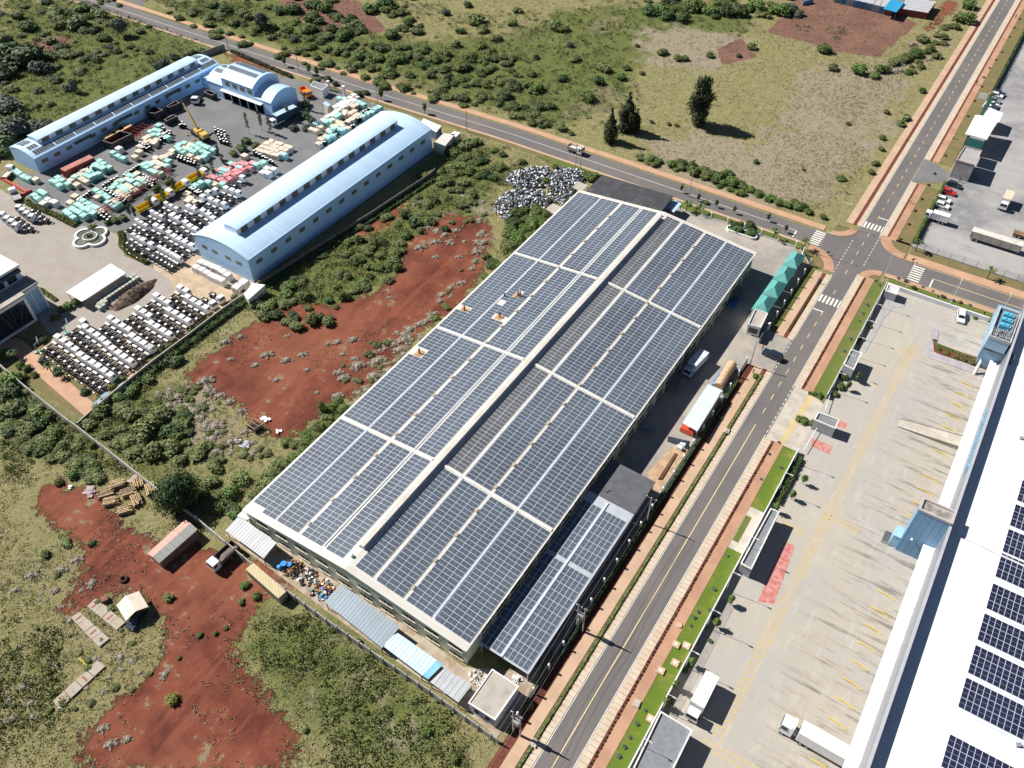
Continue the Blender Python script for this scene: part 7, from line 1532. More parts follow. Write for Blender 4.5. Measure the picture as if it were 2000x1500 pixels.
bz('left field beyond the hall', '20,108,30,0 52,118,28,0 78,135,16,3 18,205,26,3 42,240,24,0 68,252,20,3 28,262,24,3 15,280,20,0 80,270,12,3 5,140,22,0 132,174,9,3 60,52,14,0 35,32,10,1 110,22,14,1 150,47,16,1 10,78,10,1 175,112,6,3 340,112,9,3 320,122,10,3 308,128,8,3 390,100,10,1 372,105,11,1 100,80,9,1 200,30,12,1 160,20,14,2 255,90,9,1 230,100,8,1 90,112,8,1 210,75,10,1 10,300,14,0 60,290,12,1 120,50,11,1 185,60,9,0 290,100,8,1')
bz('thicket at the top edge', '510,42,13,3 545,22,12,0 530,52,12,2 575,18,15,0 610,32,15,2 640,18,14,2 620,12,12,0 560,62,12,2 600,62,14,2 670,72,14,2 682,64,11,0 575,78,8,3 640,72,12,1 720,18,14,2 750,8,14,0 770,27,8,1 480,30,12,1 440,20,14,0 420,10,10,2 460,45,9,1 380,20,10,1 350,35,8,1 410,35,9,1 800,48,9,0 815,62,10,1 767,67,13,1 870,24,8,3 930,38,16,1 945,57,11,1 915,10,8,0 1000,45,10,1 1010,20,9,1')
bz('green band above the crossing road', '700,112,13,2 740,112,13,2 780,117,13,2 760,140,13,2 720,122,12,1 830,92,10,1 850,117,11,1 870,102,12,1 890,87,10,1 905,132,13,1 920,112,12,2 940,92,12,2 960,102,12,1 980,112,11,1 825,127,11,0 800,145,9,1 840,147,9,1 875,152,8,0 925,162,9,1 950,167,10,1 970,152,9,1 990,187,13,0 1000,162,9,3 640,95,10,2 610,90,10,2 660,100,10,1 690,85,10,2 730,90,10,1 900,60,9,2 970,75,10,1')
bz('grassland beyond the road', '1010,172,11,0 1035,167,12,2 1050,172,13,2 1085,52,15,1 1100,57,11,1 1112,87,7,3 1125,114,11,1 1046,112,7,0 1097,153,11,0 1165,157,12,0 1178,132,13,1 1150,190,15,2 1212,152,11,2 1222,132,8,1 1253,143,6,1 1175,56,4,1 1243,89,5,1 1295,102,10,1 1322,114,9,1 1338,114,9,2 1385,107,8,2 1468,92,10,1 1442,109,5,3 1060,237,13,1 1095,247,13,1 1040,227,11,1 1115,260,6,1 1272,238,5,3 1305,242,5,1 1320,244,5,1 1475,316,6,2 1568,331,4,1 1640,346,9,1 1655,241,5,1')
bz('roadside scrub below the conifers', '1250,306,10,1 1265,311,11,1 1280,321,8,1 1310,319,10,2 1350,321,8,2 1355,336,13,2 1380,341,11,1 1405,346,13,2 1430,356,13,2 1450,361,9,2 1420,336,9,2 1480,379,9,2 1500,386,11,2 1520,396,10,2 1540,401,9,2 1560,406,9,2 1575,413,8,2 1605,423,7,2 1330,328,8,1 1465,368,9,2')
bz('clump at the top right centre', '1270,22,15,0 1290,17,15,2 1305,32,13,0 1335,37,12,0 1350,12,19,2 1390,22,15,2 1415,22,16,0 1440,22,15,0 1480,12,17,2 1495,30,9,1 1520,22,16,2 1545,17,13,3 1560,27,10,3')
bz('scrub beside the bare field', '1612,97,13,2 1625,132,11,1 1680,139,15,2 1718,135,13,2 1708,147,9,1 1770,112,12,1 1790,107,11,0 1760,117,11,1 1800,77,12,1 1840,72,8,1 1880,37,16,2 1890,12,13,2 1865,52,9,1 1803,178,6,0 1770,231,8,2 1757,241,8,2 1730,219,6,1 1722,269,7,1 1720,291,6,1 1710,319,7,1 1700,336,7,1 1745,120,9,1 1815,95,9,1 1830,110,8,1 1780,85,8,4')
bz('waste ground above the factory', '870,292,13,1 890,302,12,2 910,287,13,1 930,277,10,1 945,337,13,0 965,347,11,0 920,332,13,2 900,322,11,1 880,327,10,1 850,392,9,0 810,432,13,0 795,417,11,0 870,447,9,0 770,507,13,1 760,517,11,2 775,522,11,2 700,467,12,1 730,472,11,1 710,547,11,2 690,562,10,2 670,577,13,2 640,587,9,0 600,577,15,2 570,557,13,2 560,572,13,2 530,592,13,2 520,602,13,1 500,592,13,1 515,617,11,1 540,612,13,0 580,637,15,1 610,622,16,1 640,627,14,1 560,627,11,1 740,500,9,1 720,520,9,1 680,540,9,1 655,560,9,2 980,300,8,1 1020,316,8,1 860,360,9,1 835,400,9,1 900,370,9,1 820,450,8,1')
bz('scrub around the scrap heap', '1005,417,13,2 1020,407,11,2 1030,447,13,2 1040,432,15,2 1055,430,11,2 1010,462,15,2 990,482,15,1 1000,500,13,2 970,517,11,2 985,472,11,1 950,542,9,2 1066,352,9,2 1150,347,11,2 1163,342,9,2 1082,326,7,2 1072,392,7,3 1140,342,8,2 950,500,8,1')
bz('strip along the factory eave', '650,792,13,2 625,832,13,2 600,862,11,2 580,892,13,2 548,902,14,1 523,942,15,1 500,968,14,2 470,932,16,1 450,962,16,2 430,987,15,2 460,1002,12,2 560,862,12,1 640,812,10,1 612,848,9,1 520,925,10,1')
bz('thicket left of the round tree', '200,802,18,1 250,802,20,1 300,822,24,1 320,802,16,1 330,842,16,0 280,852,18,1 250,862,16,1 300,882,20,1 340,872,17,1 400,872,14,1 420,910,15,1 230,772,14,2 260,762,13,2 290,740,12,1 410,940,14,1 350,850,14,2')
bz('scrub outside the garden wall', '20,762,18,0 40,792,18,0 30,742,18,2 70,802,15,1 75,832,15,0 110,842,14,2 100,862,14,2 122,872,12,1 60,842,10,1 142,926,12,2 115,941,9,1 10,800,14,1 95,815,12,2 150,870,9,1 170,900,9,1 40,830,10,2 188,930,7,2 180,870,8,2')
bz('lower left field', '30,1150,7,4 60,1120,9,4 120,1110,10,4 150,1090,9,4 110,1150,8,4 45,1340,9,4 25,1400,9,4 60,1370,9,4 200,1420,8,4 215,1450,9,4 250,1440,8,4 90,1080,9,1 130,1060,9,1 180,1060,7,1 330,1165,9,1 390,1240,6,2 420,1237,5,2 440,1225,5,1 340,1360,12,5 350,1285,4,2 480,1140,9,2 500,1165,9,2 470,1175,7,1')
bz('slope below the precast wall', '835,1427,11,2 888,1482,10,2 760,1392,6,1 670,1379,6,2 715,1393,5,2 596,1426,6,2 762,1452,5,1 650,1225,7,2 700,1250,6,2 790,1316,6,2 855,1366,6,2 880,1385,6,2 560,1170,6,2 820,1340,5,2')
bz('dry clumps on the red soil lot', '440,665,9,4 520,690,10,4 560,700,9,4 590,690,8,4 470,655,7,4 660,665,8,4 690,660,9,4 700,710,12,4 740,700,13,4 730,730,13,4 760,720,11,4 790,660,12,4 800,640,10,4 820,630,9,4 780,680,11,4 670,735,10,4 660,770,10,4 400,740,13,4 350,770,14,4 380,800,13,4 420,830,13,4 450,860,12,4 470,800,8,4 330,790,12,4 430,770,9,4 480,840,9,4 420,880,12,4 860,585,7,4 880,560,7,4 900,550,8,4 850,610,7,4 760,580,5,4 820,480,10,4 850,470,9,4 850,500,6,4 895,500,6,4 930,490,9,4 945,470,10,4 640,670,5,4 540,740,6,4 670,690,6,4 720,690,9,1 560,655,5,4 600,720,6,4 620,765,5,4 500,710,7,4 450,700,6,4')
bz('garden by the tan path', '10,690,11,2 40,712,8,2 52,720,8,2 48,735,9,5 68,730,7,2 82,662,9,0 85,702,8,3 115,725,8,0 168,765,8,0 195,778,6,2 120,605,8,1 135,598,10,2 150,590,10,2 110,620,8,1')
bz('lower truck lot edge', '345,706,13,0 290,690,9,2 330,675,8,2 365,665,8,2 310,695,8,2 300,705,9,5 375,640,7,2 395,620,6,2 240,740,9,2 220,755,8,2 460,580,9,2 470,568,8,0 450,592,7,1 490,575,9,2 312,683,7,2')
bz('truck yard', '620,160,11,2 640,155,8,0 655,165,7,0 600,205,9,0 590,225,10,3 610,235,8,3 575,250,9,3 600,250,9,3 380,300,6,2 470,290,10,2 480,275,9,2 455,300,8,2 500,285,8,2 400,330,7,2 330,355,9,2 305,370,9,2 290,390,8,2 240,425,8,2 225,430,8,2 210,435,7,2 180,445,8,1 700,185,9,0 715,182,7,0')
bz('factory forecourt', '1435,440,9,0 1447,436,6,5 1465,440,11,0 1345,400,5,2 1362,405,5,1 1377,395,6,2 1457,440,6,2')
bz('edge of the loading lot', '1570,822,9,2 1560,818,7,2 1583,826,7,2 1600,772,6,2 1590,770,5,2 1560,905,7,0 1548,930,8,0 1535,950,8,0 1525,965,8,2 1650,735,9,0 1640,755,9,2 1630,770,7,2 1655,715,6,2 1385,1250,5,2 1338,1310,6,2 1380,1222,5,2 1310,1370,5,2 1305,1355,5,2 1345,1300,5,2 1395,1205,5,2 1035,1379,9,5 1475,735,6,2 1405,815,5,2 1080,1305,5,0 1125,1230,6,0 1700,638,4,2 1680,660,6,2 1672,668,6,2 1833,682,5,2 1850,690,5,5 1866,697,5,2 1880,702,5,2 1895,708,5,2 1910,712,5,2 1826,665,4,5 1905,620,4,1 1875,590,4,1 1840,578,4,3 1770,548,5,3 1785,562,5,0')
camv = Vector((0, 0, H)); used_n = {}; rb = random.Random(9); cnt = {}
order = sorted(range(len(B)), key=lambda i: B[i][1])
ordn = {}
for i in order:
    z, x, y, r, t_ = B[i]; cnt[(z, t_)] = cnt.get((z, t_), 0)+1; ordn[i] = cnt[(z, t_)]-1
BIG = set(sorted([i for i in range(len(B)) if B[i][4] != 4], key=lambda i: -B[i][3])[:270]); RV, RF, RM_, rk = [], [], [], 0
for i, (z, x, y, r, t_) in enumerate(B):
    q0 = P(x, y); m_px = (q0-camv).length/FL; R_ = r*m_px*1.32; q = P(x, y+r*.35)
    me_ = rb.choice(BM[t_])
    if i not in BIG:
        v = np.zeros(len(me_.vertices)*3, np.float32); me_.vertices.foreach_get('co', v); v = v.reshape(-1, 3)*np.array([R_, R_, R_*(.55 if t_ == 4 else .8)])+np.array([q.x, q.y, -.05]); RV += [tuple(a) for a in v]; RF += [tuple(k_+rk for k_ in p_.vertices) for p_ in me_.polygons]; RM_ += [t_]*len(me_.polygons); rk += len(v); continue
    o = bpy.data.objects.new('shrub', me_); C.objects.link(o)
    hz = rb.uniform(.75, 1.05)*(.8 if t_ != 4 else .7); o.location = (q.x, q.y, -.05); o.rotation_euler = (0, 0, rb.random()*6.28); o.scale = (R_*rb.uniform(.9, 1.1), R_*rb.uniform(.9, 1.1), R_*hz)
    sz = 'large' if R_ > 3.0 else ('small' if R_ < 1.4 else 'medium')
    n_ = cnt[(z, t_)]; lab = ('%s %s bush in the %s' % (sz, TN[t_], z)) if n_ == 1 else '%s bush, %s of its colour from the left, %s' % (TN[t_], od(ordn[i]), z)
    tag(o, lab, 'bush', 'bushes: '+z)
gs = np.random.default_rng(44)
for poly, n, r0, r1, tn in (([(470,610),(520,570),(640,480),(740,420),(800,440),(770,560),(660,610),(560,650)], 42, 1.0, 2.7, (1,1,2,1,0)), ([(840,300),(930,265),(1000,320),(960,350),(940,420),(850,440),(800,430)], 45, 1.2, 3.0, (1,2,0,1,1)), ([(160,825),(340,735),(430,880),(500,960),(440,1030),(310,940)], 45, 1.0, 2.9, (1,1,2,0,1)), ([(470,985),(560,880),(650,780),(690,790),(600,880),(500,985)], 45, .9, 1.9, (2,1,2)), ([(940,540),(1000,430),(1040,400),(1080,415),(1010,500)], 40, 1.2, 2.8, (2,1,0,2)), ([(-10,735),(60,770),(150,850),(230,905),(180,940),(60,880),(-10,860)], 60, .9, 2.4, (1,2,1,0)), ([(330,25),(480,20),(700,85),(1000,110),(1080,180),(1060,250),(900,210),(640,140),(430,85)], 190, 1.3, 3.4, (1,2,1,1,0,2)), ([(480,-20),(840,-20),(820,60),(600,80),(480,60)], 60, 1.5, 3.8, (2,1,0,2)), ([(1250,-10),(1560,-10),(1560,35),(1300,40)], 45, 1.5, 3.5, (2,0,2,1)), ([(-20,-20),(230,0),(320,80),(140,170),(-20,330)], 110, 1.2, 3.4, (1,0,3,1,1)), ([(1250,300),(1350,322),(1580,405),(1600,425),(1500,395),(1330,345)], 40, 1.0, 2.4, (2,1,2,0)), ([(1720,140),(1800,90),(1850,40),(1890,10),(1850,80),(1790,150)], 30, 1.2, 2.6, (1,2,4)), ([(380,800),(480,850),(540,890),(460,900),(400,880)], 45, .6, 1.6, (4,4,1)), ([(640,720),(700,680),(830,620),(940,470),(960,480),(830,660),(700,790)], 80, .5, 1.5, (4,4,4,1)), ([(300,760),(400,735),(460,790),(360,830)], 50, .6, 1.6, (4,4,1)), ([(800,400),(930,380),(990,390),(950,480),(880,480),(820,450)], 50, .6, 1.6, (4,1,4)), ([(100,1100),(230,1150),(330,1240),(330,1340),(60,1440),(0,1350)], 70, .4, 1.2, (4,1,4,1))):
    for x, y in sample(poly, n, gs):
        if -96.5 < x < -31 and 48 < y < 182: continue
        t_ = tn[gs.integers(len(tn))]; me_ = BM[t_][gs.integers(len(BM[t_]))]; v = np.zeros(len(me_.vertices)*3, np.float32); me_.vertices.foreach_get('co', v); v = v.reshape(-1, 3); a = gs.random()*6.28; k_ = gs.uniform(r0, r1)
        v = np.stack([v[:, 0]*math.cos(a)-v[:, 1]*math.sin(a), v[:, 0]*math.sin(a)+v[:, 1]*math.cos(a), v[:, 2]*(.5 if t_ == 4 else .55)], 1)*k_+np.array([x, y, -.05]); RV += [tuple(q_) for q_ in v]; RF += [tuple(j_+rk for j_ in p_.vertices) for p_ in me_.polygons]; RM_ += [t_]*len(me_.polygons); rk += len(v)
mr = bpy.data.meshes.new('low_scrub'); mr.from_pydata(RV, [], RF)
for g_ in GREENS: mr.materials.append(g_)
mr.polygons.foreach_set('material_index', RM_); mr.update(); o = bpy.data.objects.new('low_scrub', mr); C.objects.link(o); tag(o, 'scattered low scrub and dry grey clumps', 'scrub', kind='stuff')
# trees
def tree(name, label, base, h, cw, mat, seed, shape='round', n=1400, ls=.28, trunk=.25, cb=.25, group=None, lean=0):
    o = thing(name, label, 'tree', tuple(base), 0, group); g = np.random.default_rng(seed); m2 = MB(); top = Vector((lean, 0, h*.8)); m2.cyl((0,0,-.1), (lean*.3, 0, h*max(cb, .2)), trunk, 8, r2=trunk*.75); m2.cyl((lean*.3,0,h*max(cb,.2)), top, trunk*.75, 7, r2=trunk*.2)
    L = []; nl = 14 if shape != 'thin' else 9
    for k in range(nl):
        f = k/(nl-1.); z = h*(cb+(1-cb)*f)*.93
        if shape == 'cone': w_ = cw*(.45+.55*math.sin(math.pi*min(1, f*.9+.2)))*(1-.5*f)
        elif shape == 'oval': w_ = cw*(.5+.5*math.sin(math.pi*(f*.8+.08)))
        elif shape == 'thin': w_ = cw*.8*(.5+.5*math.sin(math.pi*f))
        else: w_ = cw*math.sqrt(max(.08, 1-(2*f-1)**2*.9))
        a = g.random()*6.28; d = w_*g.uniform(.1, .45); r = w_*g.uniform(.5, .7) if shape != 'thin' else g.uniform(.25, .5)*cw
        L.append((d*math.cos(a)+lean*f, d*math.sin(a), z, max(.25, r)))
        if shape in ('round', 'oval', 'cone'):
            a += 2.4; L.append((d*math.cos(a)*1.2+lean*f, d*math.sin(a)*1.2, z-.2, max(.3, r*.9)))
        m2.cyl((lean*f*.8, 0, z*.85), (d*math.cos(a), d*math.sin(a), z), trunk*.3*(1-f*.6), 5, r2=.03)
    m2.build('trunk', bark, o, local=True); V, F = leafcloud(seed, L, n, ls, up=.2); mb = core(L, .6 if shape != 'thin' else .2); k = len(V); me_ = bpy.data.meshes.new('crown'); me_.from_pydata([tuple(v) for v in V]+mb.v, [], [tuple(f) for f in F]+[tuple(i+k for i in f) for f in mb.f]); me_.materials.append(mat); me_.update()
    c_ = bpy.data.objects.new('crown', me_); C.objects.link(c_); c_.parent = o; return o
cyp = leafmat('cypress_leaves', (.024, .035, .014), (.046, .060, .022), (.08, .09, .032)); cyp2 = leafmat('yellow_cypress_leaves', (.030, .045, .014), (.062, .075, .020), (.11, .12, .03))
tree('tall_conifer', 'tallest dark oval conifer standing alone in the grass beyond the road', P(1362, 243), 16.0, 4.9, cyp, 5, 'oval', 4200, .40, .35, .06)
tree('tall_conifer', 'yellow green conifer on the left of the pair beside the crossing road', P(1191, 276), 12.0, 3.6, cyp2, 6, 'cone', 1800, .33, .28, .08)
tree('tall_conifer', 'taller conifer on the right of the pair beside the crossing road', P(1224, 256), 14.0, 4.2, cyp, 7, 'cone', 2200, .35, .3, .08); tree('tall_conifer', 'small conifer half hidden behind the taller one of the pair', P(1242, 255), 8.0, 2.2, cyp, 8, 'cone', 1200, .33, .2, .08)
tree('round_tree', 'big dark green round tree standing over the timber stacks', P(355, 985), 7.2, 5.6, leafmat('mango_leaves', (.020, .042, .012), (.034, .066, .016), (.055, .095, .024)), 11, 'round', 5200, .26, .4, .12)
tree('young_tree', 'young broad leaved tree on the left eave side of the factory', P(630, 806), 3.8, 1.2, GREENS[2], 12, 'round', 400, .2, .1, .2)
tree('field_tree', 'small spreading tree alone in the left field near the road', P(239, 70), 6.5, 3.6, GREENS[3], 13, 'round', 1200, .3, .2, .35); tree('field_tree', 'grey green tree in the left field above the long hall', P(148, 180), 5.0, 2.2, GREENS[3], 14, 'round', 700, .28, .15, .2); tree('field_tree', 'grey green tree in the thicket at the top left', P(514, 60), 7, 3.2, GREENS[3], 15, 'round', 1200, .3, .2, .2)
TR = [(488,262,7.5),(512,255,7),(440,330,5.5),(420,345,5),(393,355,5),(560,212,7),(545,220,6),(575,200,6),(600,215,6.5),(565,235,5.5),(480,300,5),(345,378,5),(325,400,5),(268,430,5),(256,425,4.5),(300,410,4.5),(430,310,5),(530,262,6),(605,245,6)]
for i, (a, b_, h_) in enumerate(TR):
    tree('slender_tree', 'slender young tree in the truck yard, %s from the left' % od(sorted(x[0] for x in TR).index(a)), P(a, b_), h_, 1.3, GREENS[3 if i % 3 else 2], 30+i, 'thin', 260, .22, .07, .35, 'slender trees in the truck yard')
for i, (a, b_) in enumerate(((557,130),(620,150),(605,145),(830,222),(745,195))): tree('roadside_sapling', 'roadside sapling along the near kerb of the crossing road, %s' % ['first one','third one','second one','last one before the cream shed','fourth one'][i], P(a, b_), 4.0, 1.2, GREENS[2], 60+i, 'round', 260, .2, .08, .4, 'saplings by the crossing road')
SAP = [(1330,376),(1363,393),(1398,405),(1433,417),(1499,432),(1533,454)]
for i, (a, b_) in enumerate(SAP): tree('verge_sapling', 'small round headed sapling on the verge outside the factory, %s from the left' % od(i), P(a, b_), 2.6, .75, GREENS[0], 70+i, 'round', 160, .16, .06, .45, 'saplings on the factory verge')
for i, (a, b_) in enumerate(((1672,745),(1654,762),(1567,945),(1545,975),(1513,1000),(1425,1180),(1398,1225),(1350,1300),(1318,1345),(1300,1380))): tree('wall_sapling', 'thin leafy sapling inside the low lot wall, %s from the far end' % od(i), P(a, b_), 3.0, .9, GREENS[2], 90+i, 'round', 200, .17, .06, .4, 'saplings inside the lot wall')
# palms
def palm(label, base, h, mat=GREENS[2], n=16, L_=2.0, group='palms'):
    o = thing('palm_tree', label, 'palm', tuple(base), 0, group); g = random.Random(int(base.x*7+base.y)); m2 = MB(); m2.cyl((0,0,-.05), (.1,0,h), .16, 8, r2=.11); m2.build('trunk', bark, o, local=True); m2 = MB()
    for k in range(n):
        a = 2*math.pi*k/n+g.uniform(-.2,.2); el = g.uniform(.1, 1.0); e = Vector((math.cos(a), math.sin(a), 0)); f = Vector((-e.y, e.x, 0)); p0 = Vector((.1, 0, h)); p1 = p0+e*L_*.5*math.cos(el)+Vector((0,0,L_*.5*math.sin(el))); p2 = p0+e*L_*(.75+.2*math.cos(el))+Vector((0,0,L_*(math.sin(el)*.55-.25)))
        for s_ in (-1, 1): m2.add([p0, p1, p1+f*s_*.22-Vector((0,0,.1)), p0+f*s_*.05], [(0,1,2,3)]); m2.add([p1, p2, p1+f*s_*.22-Vector((0,0,.1))], [(0,1,2)])
    m2.build('crown', mat, o, local=True)
for i, (a, b_, h_) in enumerate(((1340,412,2.6),(1366,418,2.4),(1509,468,2.8),(1568,487,2.8))): palm('palm along the factory forecourt fence, %s from the left' % od(i), P(a, b_), h_)
palm('palm on the dry verge below the truck park, right of the crossroads', P(1927, 544), 2.8); palm('dark palm at the corner of the truck park hedge', P(1787, 490), 3.0, GREENS[0], 18, 1.8)
for i, (a, b_) in enumerate(((1440,452),(1466,458))): palm('bushy dark cycad by the oval planter, the %s one' % ('left', 'right')[i], P(a, b_), .9, GREENS[0], 40, 2.0, 'cycads by the oval planter')
for i, (a, b_) in enumerate(((118,735),(100,725),(30,700))): palm('palm in the garden beside the tan path, %s from the left' % od(2-i), P(a, b_), 1.8, GREENS[0], 18, 1.7, 'palms in the garden')
# hedges
def hedge(label, pts, w_, h, mat, seed, dens=26, ls=.16, name='hedge'):
    g = np.random.default_rng(seed); Vs, Fs, k0 = [], [], 0; mb = MB()
    for a, b_ in zip(pts[:-1], pts[1:]):
        a, b_ = Vector((a[0], a[1], 0)), Vector((b_[0], b_[1], 0)); d = b_-a; L_ = d.length; n = int(L_*dens); u = g.random(n); v = g.uniform(-1, 1, n); zz_ = h*np.clip(1-np.abs(v)**3*.5, 0, 1)*g.uniform(.45, 1.08, n); f = Vector((-d.y, d.x, 0)).normalized()
        c = np.stack([a.x+d.x*u+f.x*v*w_/2, a.y+d.y*u+f.y*v*w_/2, zz_], 1); nr = g.normal(0, .7, (n, 3)); nr[:, 2] += .6; nr /= np.linalg.norm(nr, axis=1)[:, None]; t_ = np.cross(nr, g.normal(0, 1, (n, 3))); t_ /= np.linalg.norm(t_, axis=1)[:, None]; s_ = np.cross(nr, t_); sz = ls*g.uniform(.6, 1.4, n)[:, None]
        Vs.append(np.stack([c-t_*sz, c-s_*sz*.6, c+t_*sz, c+s_*sz*.6], 1).reshape(-1, 3)); Fs.append(np.arange(4*n).reshape(-1, 4)+k0); k0 += 4*n
        c_ = (a+b_)/2; mb.obox(c_.x, c_.y, 0, L_, w_*.7, h*.62, math.atan2(d.y, d.x))
    V = np.concatenate(Vs); me_ = bpy.data.meshes.new(name); me_.from_pydata([tuple(v) for v in V]+mb.v, [], [tuple(f) for f in np.concatenate(Fs)]+[tuple(i+k0 for i in f) for f in mb.f]); me_.materials.append(mat); me_.update(); o = bpy.data.objects.new(name, me_); C.objects.link(o); return tag(o, label, 'hedge')
hedge('low trimmed hedge along the left kerb from the bottom edge to the annex', [(-25.45, 24), (-25.45, 145)], .75, .55, GREENS[1], 1, 30, .12)
hedge('low brownish hedge along the left kerb beside the teal carport', [(-25.45, 163), (-25.45, 187)], .6, .35, leafmat('brown_green_leaves', (.06, .045, .02), (.10, .075, .03), (.07, .09, .03)), 2, 26, .1)
hedge('dark hedge along the inside of the factory fence', [(-29.4, 60), (-29.4, 140)], .6, 1.3, GREENS[0], 3, 30, .14)
hedge('tall dark hedge along the truck park fence', [(-9.2, 216), (-9.2, 250)], .9, 1.9, GREENS[2], 4, 60, .16); hedge('tall dark hedge along the upper truck park fence', [(-9.2, 310), (-9.2, 400)], .9, 1.9, GREENS[0], 5, 40, .2)
hedge('bright green hedge between the courtyard and the crate yard', gp([(52,395),(62,402),(85,412),(105,420),(125,430),(148,442)]), 2.0, 1.1, leafmat('lime_leaves', (.07, .09, .012), (.12, .14, .02), (.17, .18, .03)), 6, 70, .2)
hedge('bright green hedge beside the dense truck rows', gp([(236,455),(240,470),(238,480),(248,492),(262,500),(275,507),(288,515)]), 1.8, 1.1, MATS['lime_leaves'], 7, 70, .2)
hedge('mottled hedge along the crossing road above the workshop', gp([(452,102),(490,118),(530,135),(570,152)]), 1.6, 1.3, leafmat('mottled_hedge_leaves', (.03, .035, .015), (.07, .06, .03), (.12, .10, .04)), 8, 60, .2)
hedge('yellow green flower hedge in front of the glass office', gp([(78,565),(92,575),(110,588)]), 1.3, .7, GREENS[5], 9, 60, .18)
hedge('green hedge row at the foot of the cream wall', gp([(250,765),(310,716),(380,663),(440,618),(495,578)]), 2.6, 1.2, GREENS[0], 10, 60, .24)
hedge('dark ivy strip under the wall of the large blue hall', gp([(515,560),(622,492),(727,428),(846,350)]), 2.6, .9, GREENS[0], 11, 40, .22)
hedge('row of plants on the lot island', gp([(1828,674),(1850,683),(1880,695),(1920,712)]), 1.0, .5, GREENS[2], 12, 50, .14); hedge('dark shrub strip inside the white lot wall', [(-9.2, 112), (-9.2, 126)], 1.6, 1.0, GREENS[0], 13, 70, .17); hedge('purple and green flower strip along the far lot wall', [(-9, 194.3), (9, 194.3)], 1.0, .5, leafmat('purple_leaves', (.07, .03, .03), (.09, .05, .04), (.06, .10, .04)), 14, 60, .14)
hedge('short green hedge beside the lot entrance', gp([(1578,768),(1590,772),(1603,779)]), 1.0, .6, GREENS[2], 15, 90, .14)
# planting strip plants
pm = bushmesh('strip_plant', 400, leafmat('dark_red_leaves', (.040, .022, .016), (.075, .040, .025), (.06, .07, .03)), nl=3, n=60, ls=.2, h=.6)
ys_ = [y for y in np.arange(26, 126.5, .74)]+[y for y in np.arange(147, 193, .74)]
for i, y in enumerate(ys_):
    o = bpy.data.objects.new('strip_plant', pm); C.objects.link(o); o.location = (-15.9+rb.uniform(-.1, .1), y+rb.uniform(-.12, .12), .06); s_ = rb.uniform(.24, .36); o.scale = (s_, s_, s_*1.1); o.rotation_euler = (0, 0, rb.random()*6)
    tag(o, 'small dark red plant in the soil bed beside the %s stretch of the right footpath' % ('near' if y < 130 else 'far'), 'plant', 'strip plants by the near footpath' if y < 130 else 'strip plants by the far footpath')
agm = bushmesh('agave', 410, leafmat('blue_agave_leaves', (.05, .08, .09), (.09, .13, .14), (.12, .16, .17)), nl=3, n=70, ls=.22, h=.5)
AG = [(1718,558),(1695,597),(1686,613),(1679,628),(1662,663),(1650,687),(1487,937),(1526,914),(1522,865),(1503,888),(1421,1086),(1396,1152),(1387,1192),(1365,1196),(1357,1207),(1350,1223),(1261,1388),(1245,1415),(1231,1441),(1221,1460),(1210,1478),(1755,545),(1845,582),(1895,597),(1803,562),(1822,570),(1862,588)]
for i, (a, b_) in enumerate(AG):
    q = P(a, b_); o = bpy.data.objects.new('agave_plant', agm); C.objects.link(o); o.location = q; s_ = rb.uniform(.4, .6); o.scale = (s_, s_, s_); tag(o, 'small blue grey plant on the grass along the loading lot wall, %s from the right' % od(sorted(-x[0] for x in AG).index(-a)), 'plant', 'blue grey plants on the lawn')
py_ = [(1800,390),(1787,413),(1775,439),(1758,468),(1813,362),(1825,340),(1846,305),(1890,228),(1903,198),(1917,170),(1921,152),(1932,134),(1945,118),(1957,103),(1971,73),(1981,55),(1991,38)]
for i, (a, b_) in enumerate(py_):
    q = P(a, b_); o = bpy.data.objects.new('shrub_pit', pm); C.objects.link(o); o.location = q; o.scale = (.75, .75, .5); tag(o, 'small brown shrub in a planting pit beside the truck park, %s from the bottom' % od(sorted(-x[1] for x in py_).index(-b_)), 'plant', 'shrubs in pits beside the truck park')

# ------------------------------------------------------------------ undergrowth and grass: uncountable
KEEP = [[(-300,-100),(560,-100),(430,100),(15,300),(-60,330)],[(300,20),(640,150),(900,215),(1300,325),(1560,420),(1650,400),(1830,20),(1800,-60),(300,-60)],[(160,820),(345,690),(500,575),(850,340),(900,260),(1130,300),(1130,370),(480,990),(400,1010),(300,950)],[(-50,700),(150,830),(310,960),(430,1060),(480,1110),(640,1225),(980,1460),(980,1600),(-60,1600)],[(1640,440),(1500,380),(1560,130),(1900,60),(1850,130)]]
def fieldpts(n, seed):
    g = np.random.default_rng(seed); pts = np.concatenate([sample(p_, int(n*f), g) for p_, f in zip(KEEP, (.26, .36, .16, .18, .04))]); return pts, g
def vnoise(x, y, s_, seed):
    g = np.random.default_rng(seed); G = g.random((256, 256)); x, y = x*s_, y*s_; xi, yi = np.floor(x).astype(int), np.floor(y).astype(int); fx, fy = x-xi, y-yi; fx, fy = fx*fx*(3-2*fx), fy*fy*(3-2*fy); a = lambda i, j: G[(xi+i) % 256, (yi+j) % 256]
    return (a(0,0)*(1-fx)+a(1,0)*fx)*(1-fy)+(a(0,1)*(1-fx)+a(1,1)*fx)*fy
def at_mask(mk, x, y): return mk[np.clip(np.searchsorted(ys, y), 0, len(ys)-1), np.clip(np.searchsorted(xs, x), 0, len(xs)-1)]
BLK = [gp([(146,838),(490,570),(850,340),(700,180),(455,120),(430,95),(0,290),(-100,340),(-100,690),(57,760)])]
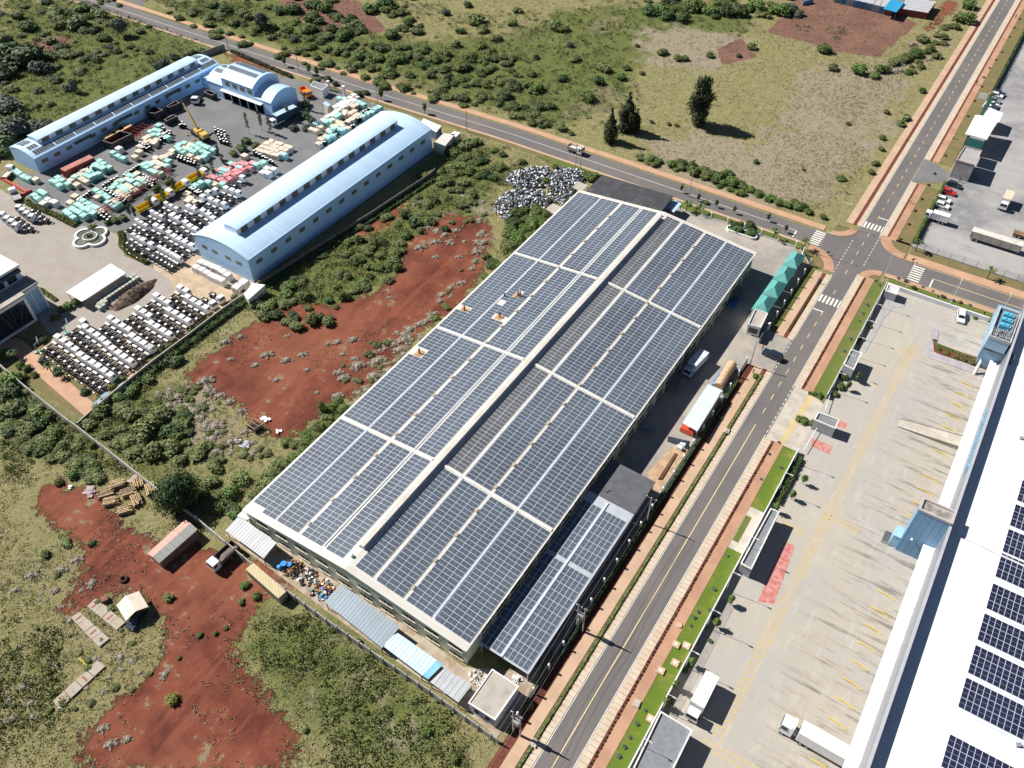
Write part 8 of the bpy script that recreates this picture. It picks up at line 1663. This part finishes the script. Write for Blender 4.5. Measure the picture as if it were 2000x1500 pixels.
def stuff(name, label, cat, n, seed, sel, zr, ls, mat, per, spread, h):
    pts, g = fieldpts(n, seed); w_ = sel(pts[:, 0], pts[:, 1], g); pts = pts[w_]
    for bl in BLK: pts = pts[~inside(bl, pts[:, 0], pts[:, 1])]
    for (x0, x1, y0, y1) in ((-96.5, -31, 48, 182), (-31, -9, -40, 600), (-420, -8, 198.0, 212.5), (-258, -207, 105, 187)): pts = pts[~((pts[:, 0] > x0) & (pts[:, 0] < x1) & (pts[:, 1] > y0) & (pts[:, 1] < y1))]
    m = len(pts); sc_ = g.uniform(*zr, m); c = np.repeat(pts, per, 0); s_ = np.repeat(sc_, per); N = m*per; a = g.random(N)*6.28; d = np.sqrt(g.random(N))*spread*s_
    zz_ = h*s_*(1-(d/(spread*s_+1e-6))**2*.7)*g.uniform(.25, 1.05, N); cc = np.stack([c[:, 0]+d*np.cos(a), c[:, 1]+d*np.sin(a), zz_], 1)
    nr = np.stack([np.cos(a)*d/(spread*s_), np.sin(a)*d/(spread*s_), np.full(N, .5)], 1)+g.normal(0, .6, (N, 3)); nr /= np.linalg.norm(nr, axis=1)[:, None]; t_ = np.cross(nr, g.normal(0, 1, (N, 3))); t_ /= np.linalg.norm(t_, axis=1)[:, None]; u_ = np.cross(nr, t_); sz = ls*g.uniform(.6, 1.4, N)[:, None]
    V = np.stack([cc-t_*sz, cc-u_*sz*.55, cc+t_*sz, cc+u_*sz*.55], 1).reshape(-1, 3); me_ = np_mesh(name, V, np.arange(4*N).reshape(-1, 4), [mat]); o = bpy.data.objects.new(name, me_); C.objects.link(o); tag(o, label, cat, kind='stuff'); return m
und = lambda x, y, g: (at_mask(lush, x, y)*.9+vnoise(x, y, .06, 3)*.9+vnoise(x, y, .22, 4)*.5-at_mask(soil, x, y)*1.2-at_mask(dry, x, y)*.7 > .98)
grs = lambda x, y, g: (vnoise(x, y, .09, 7)*.8+vnoise(x, y, .4, 8)*.5-at_mask(soil, x, y)*.85 > .42)
dryg = lambda x, y, g: (at_mask(dry, x, y)*.5+vnoise(x, y, .12, 11)*.8+vnoise(x, y, .5, 12)*.5-at_mask(lush, x, y)*.4-at_mask(soil, x, y)*.16 > .64)
stuff('undergrowth', 'low green undergrowth filling the scrubland', 'undergrowth', 19000, 1, und, (.5, 1.9), .19, leafmat('undergrowth_leaves', (.085, .108, .034), (.140, .160, .050), (.21, .22, .08)), 26, 1.0, .75)
stuff('grass', 'rough green and yellow grass on the fields', 'grass', 42000, 2, grs, (.35, .8), .13, leafmat('grass_blades', (.170, .172, .062), (.245, .230, .100), (.32, .29, .15)), 7, 1.1, .38)
stuff('dry_grass', 'pale straw coloured dry grass tufts', 'dry grass', 22000, 3, dryg, (.35, .9), .13, leafmat('straw_blades', (.22, .19, .125), (.30, .26, .18), (.38, .34, .25)), 8, .9, .42)
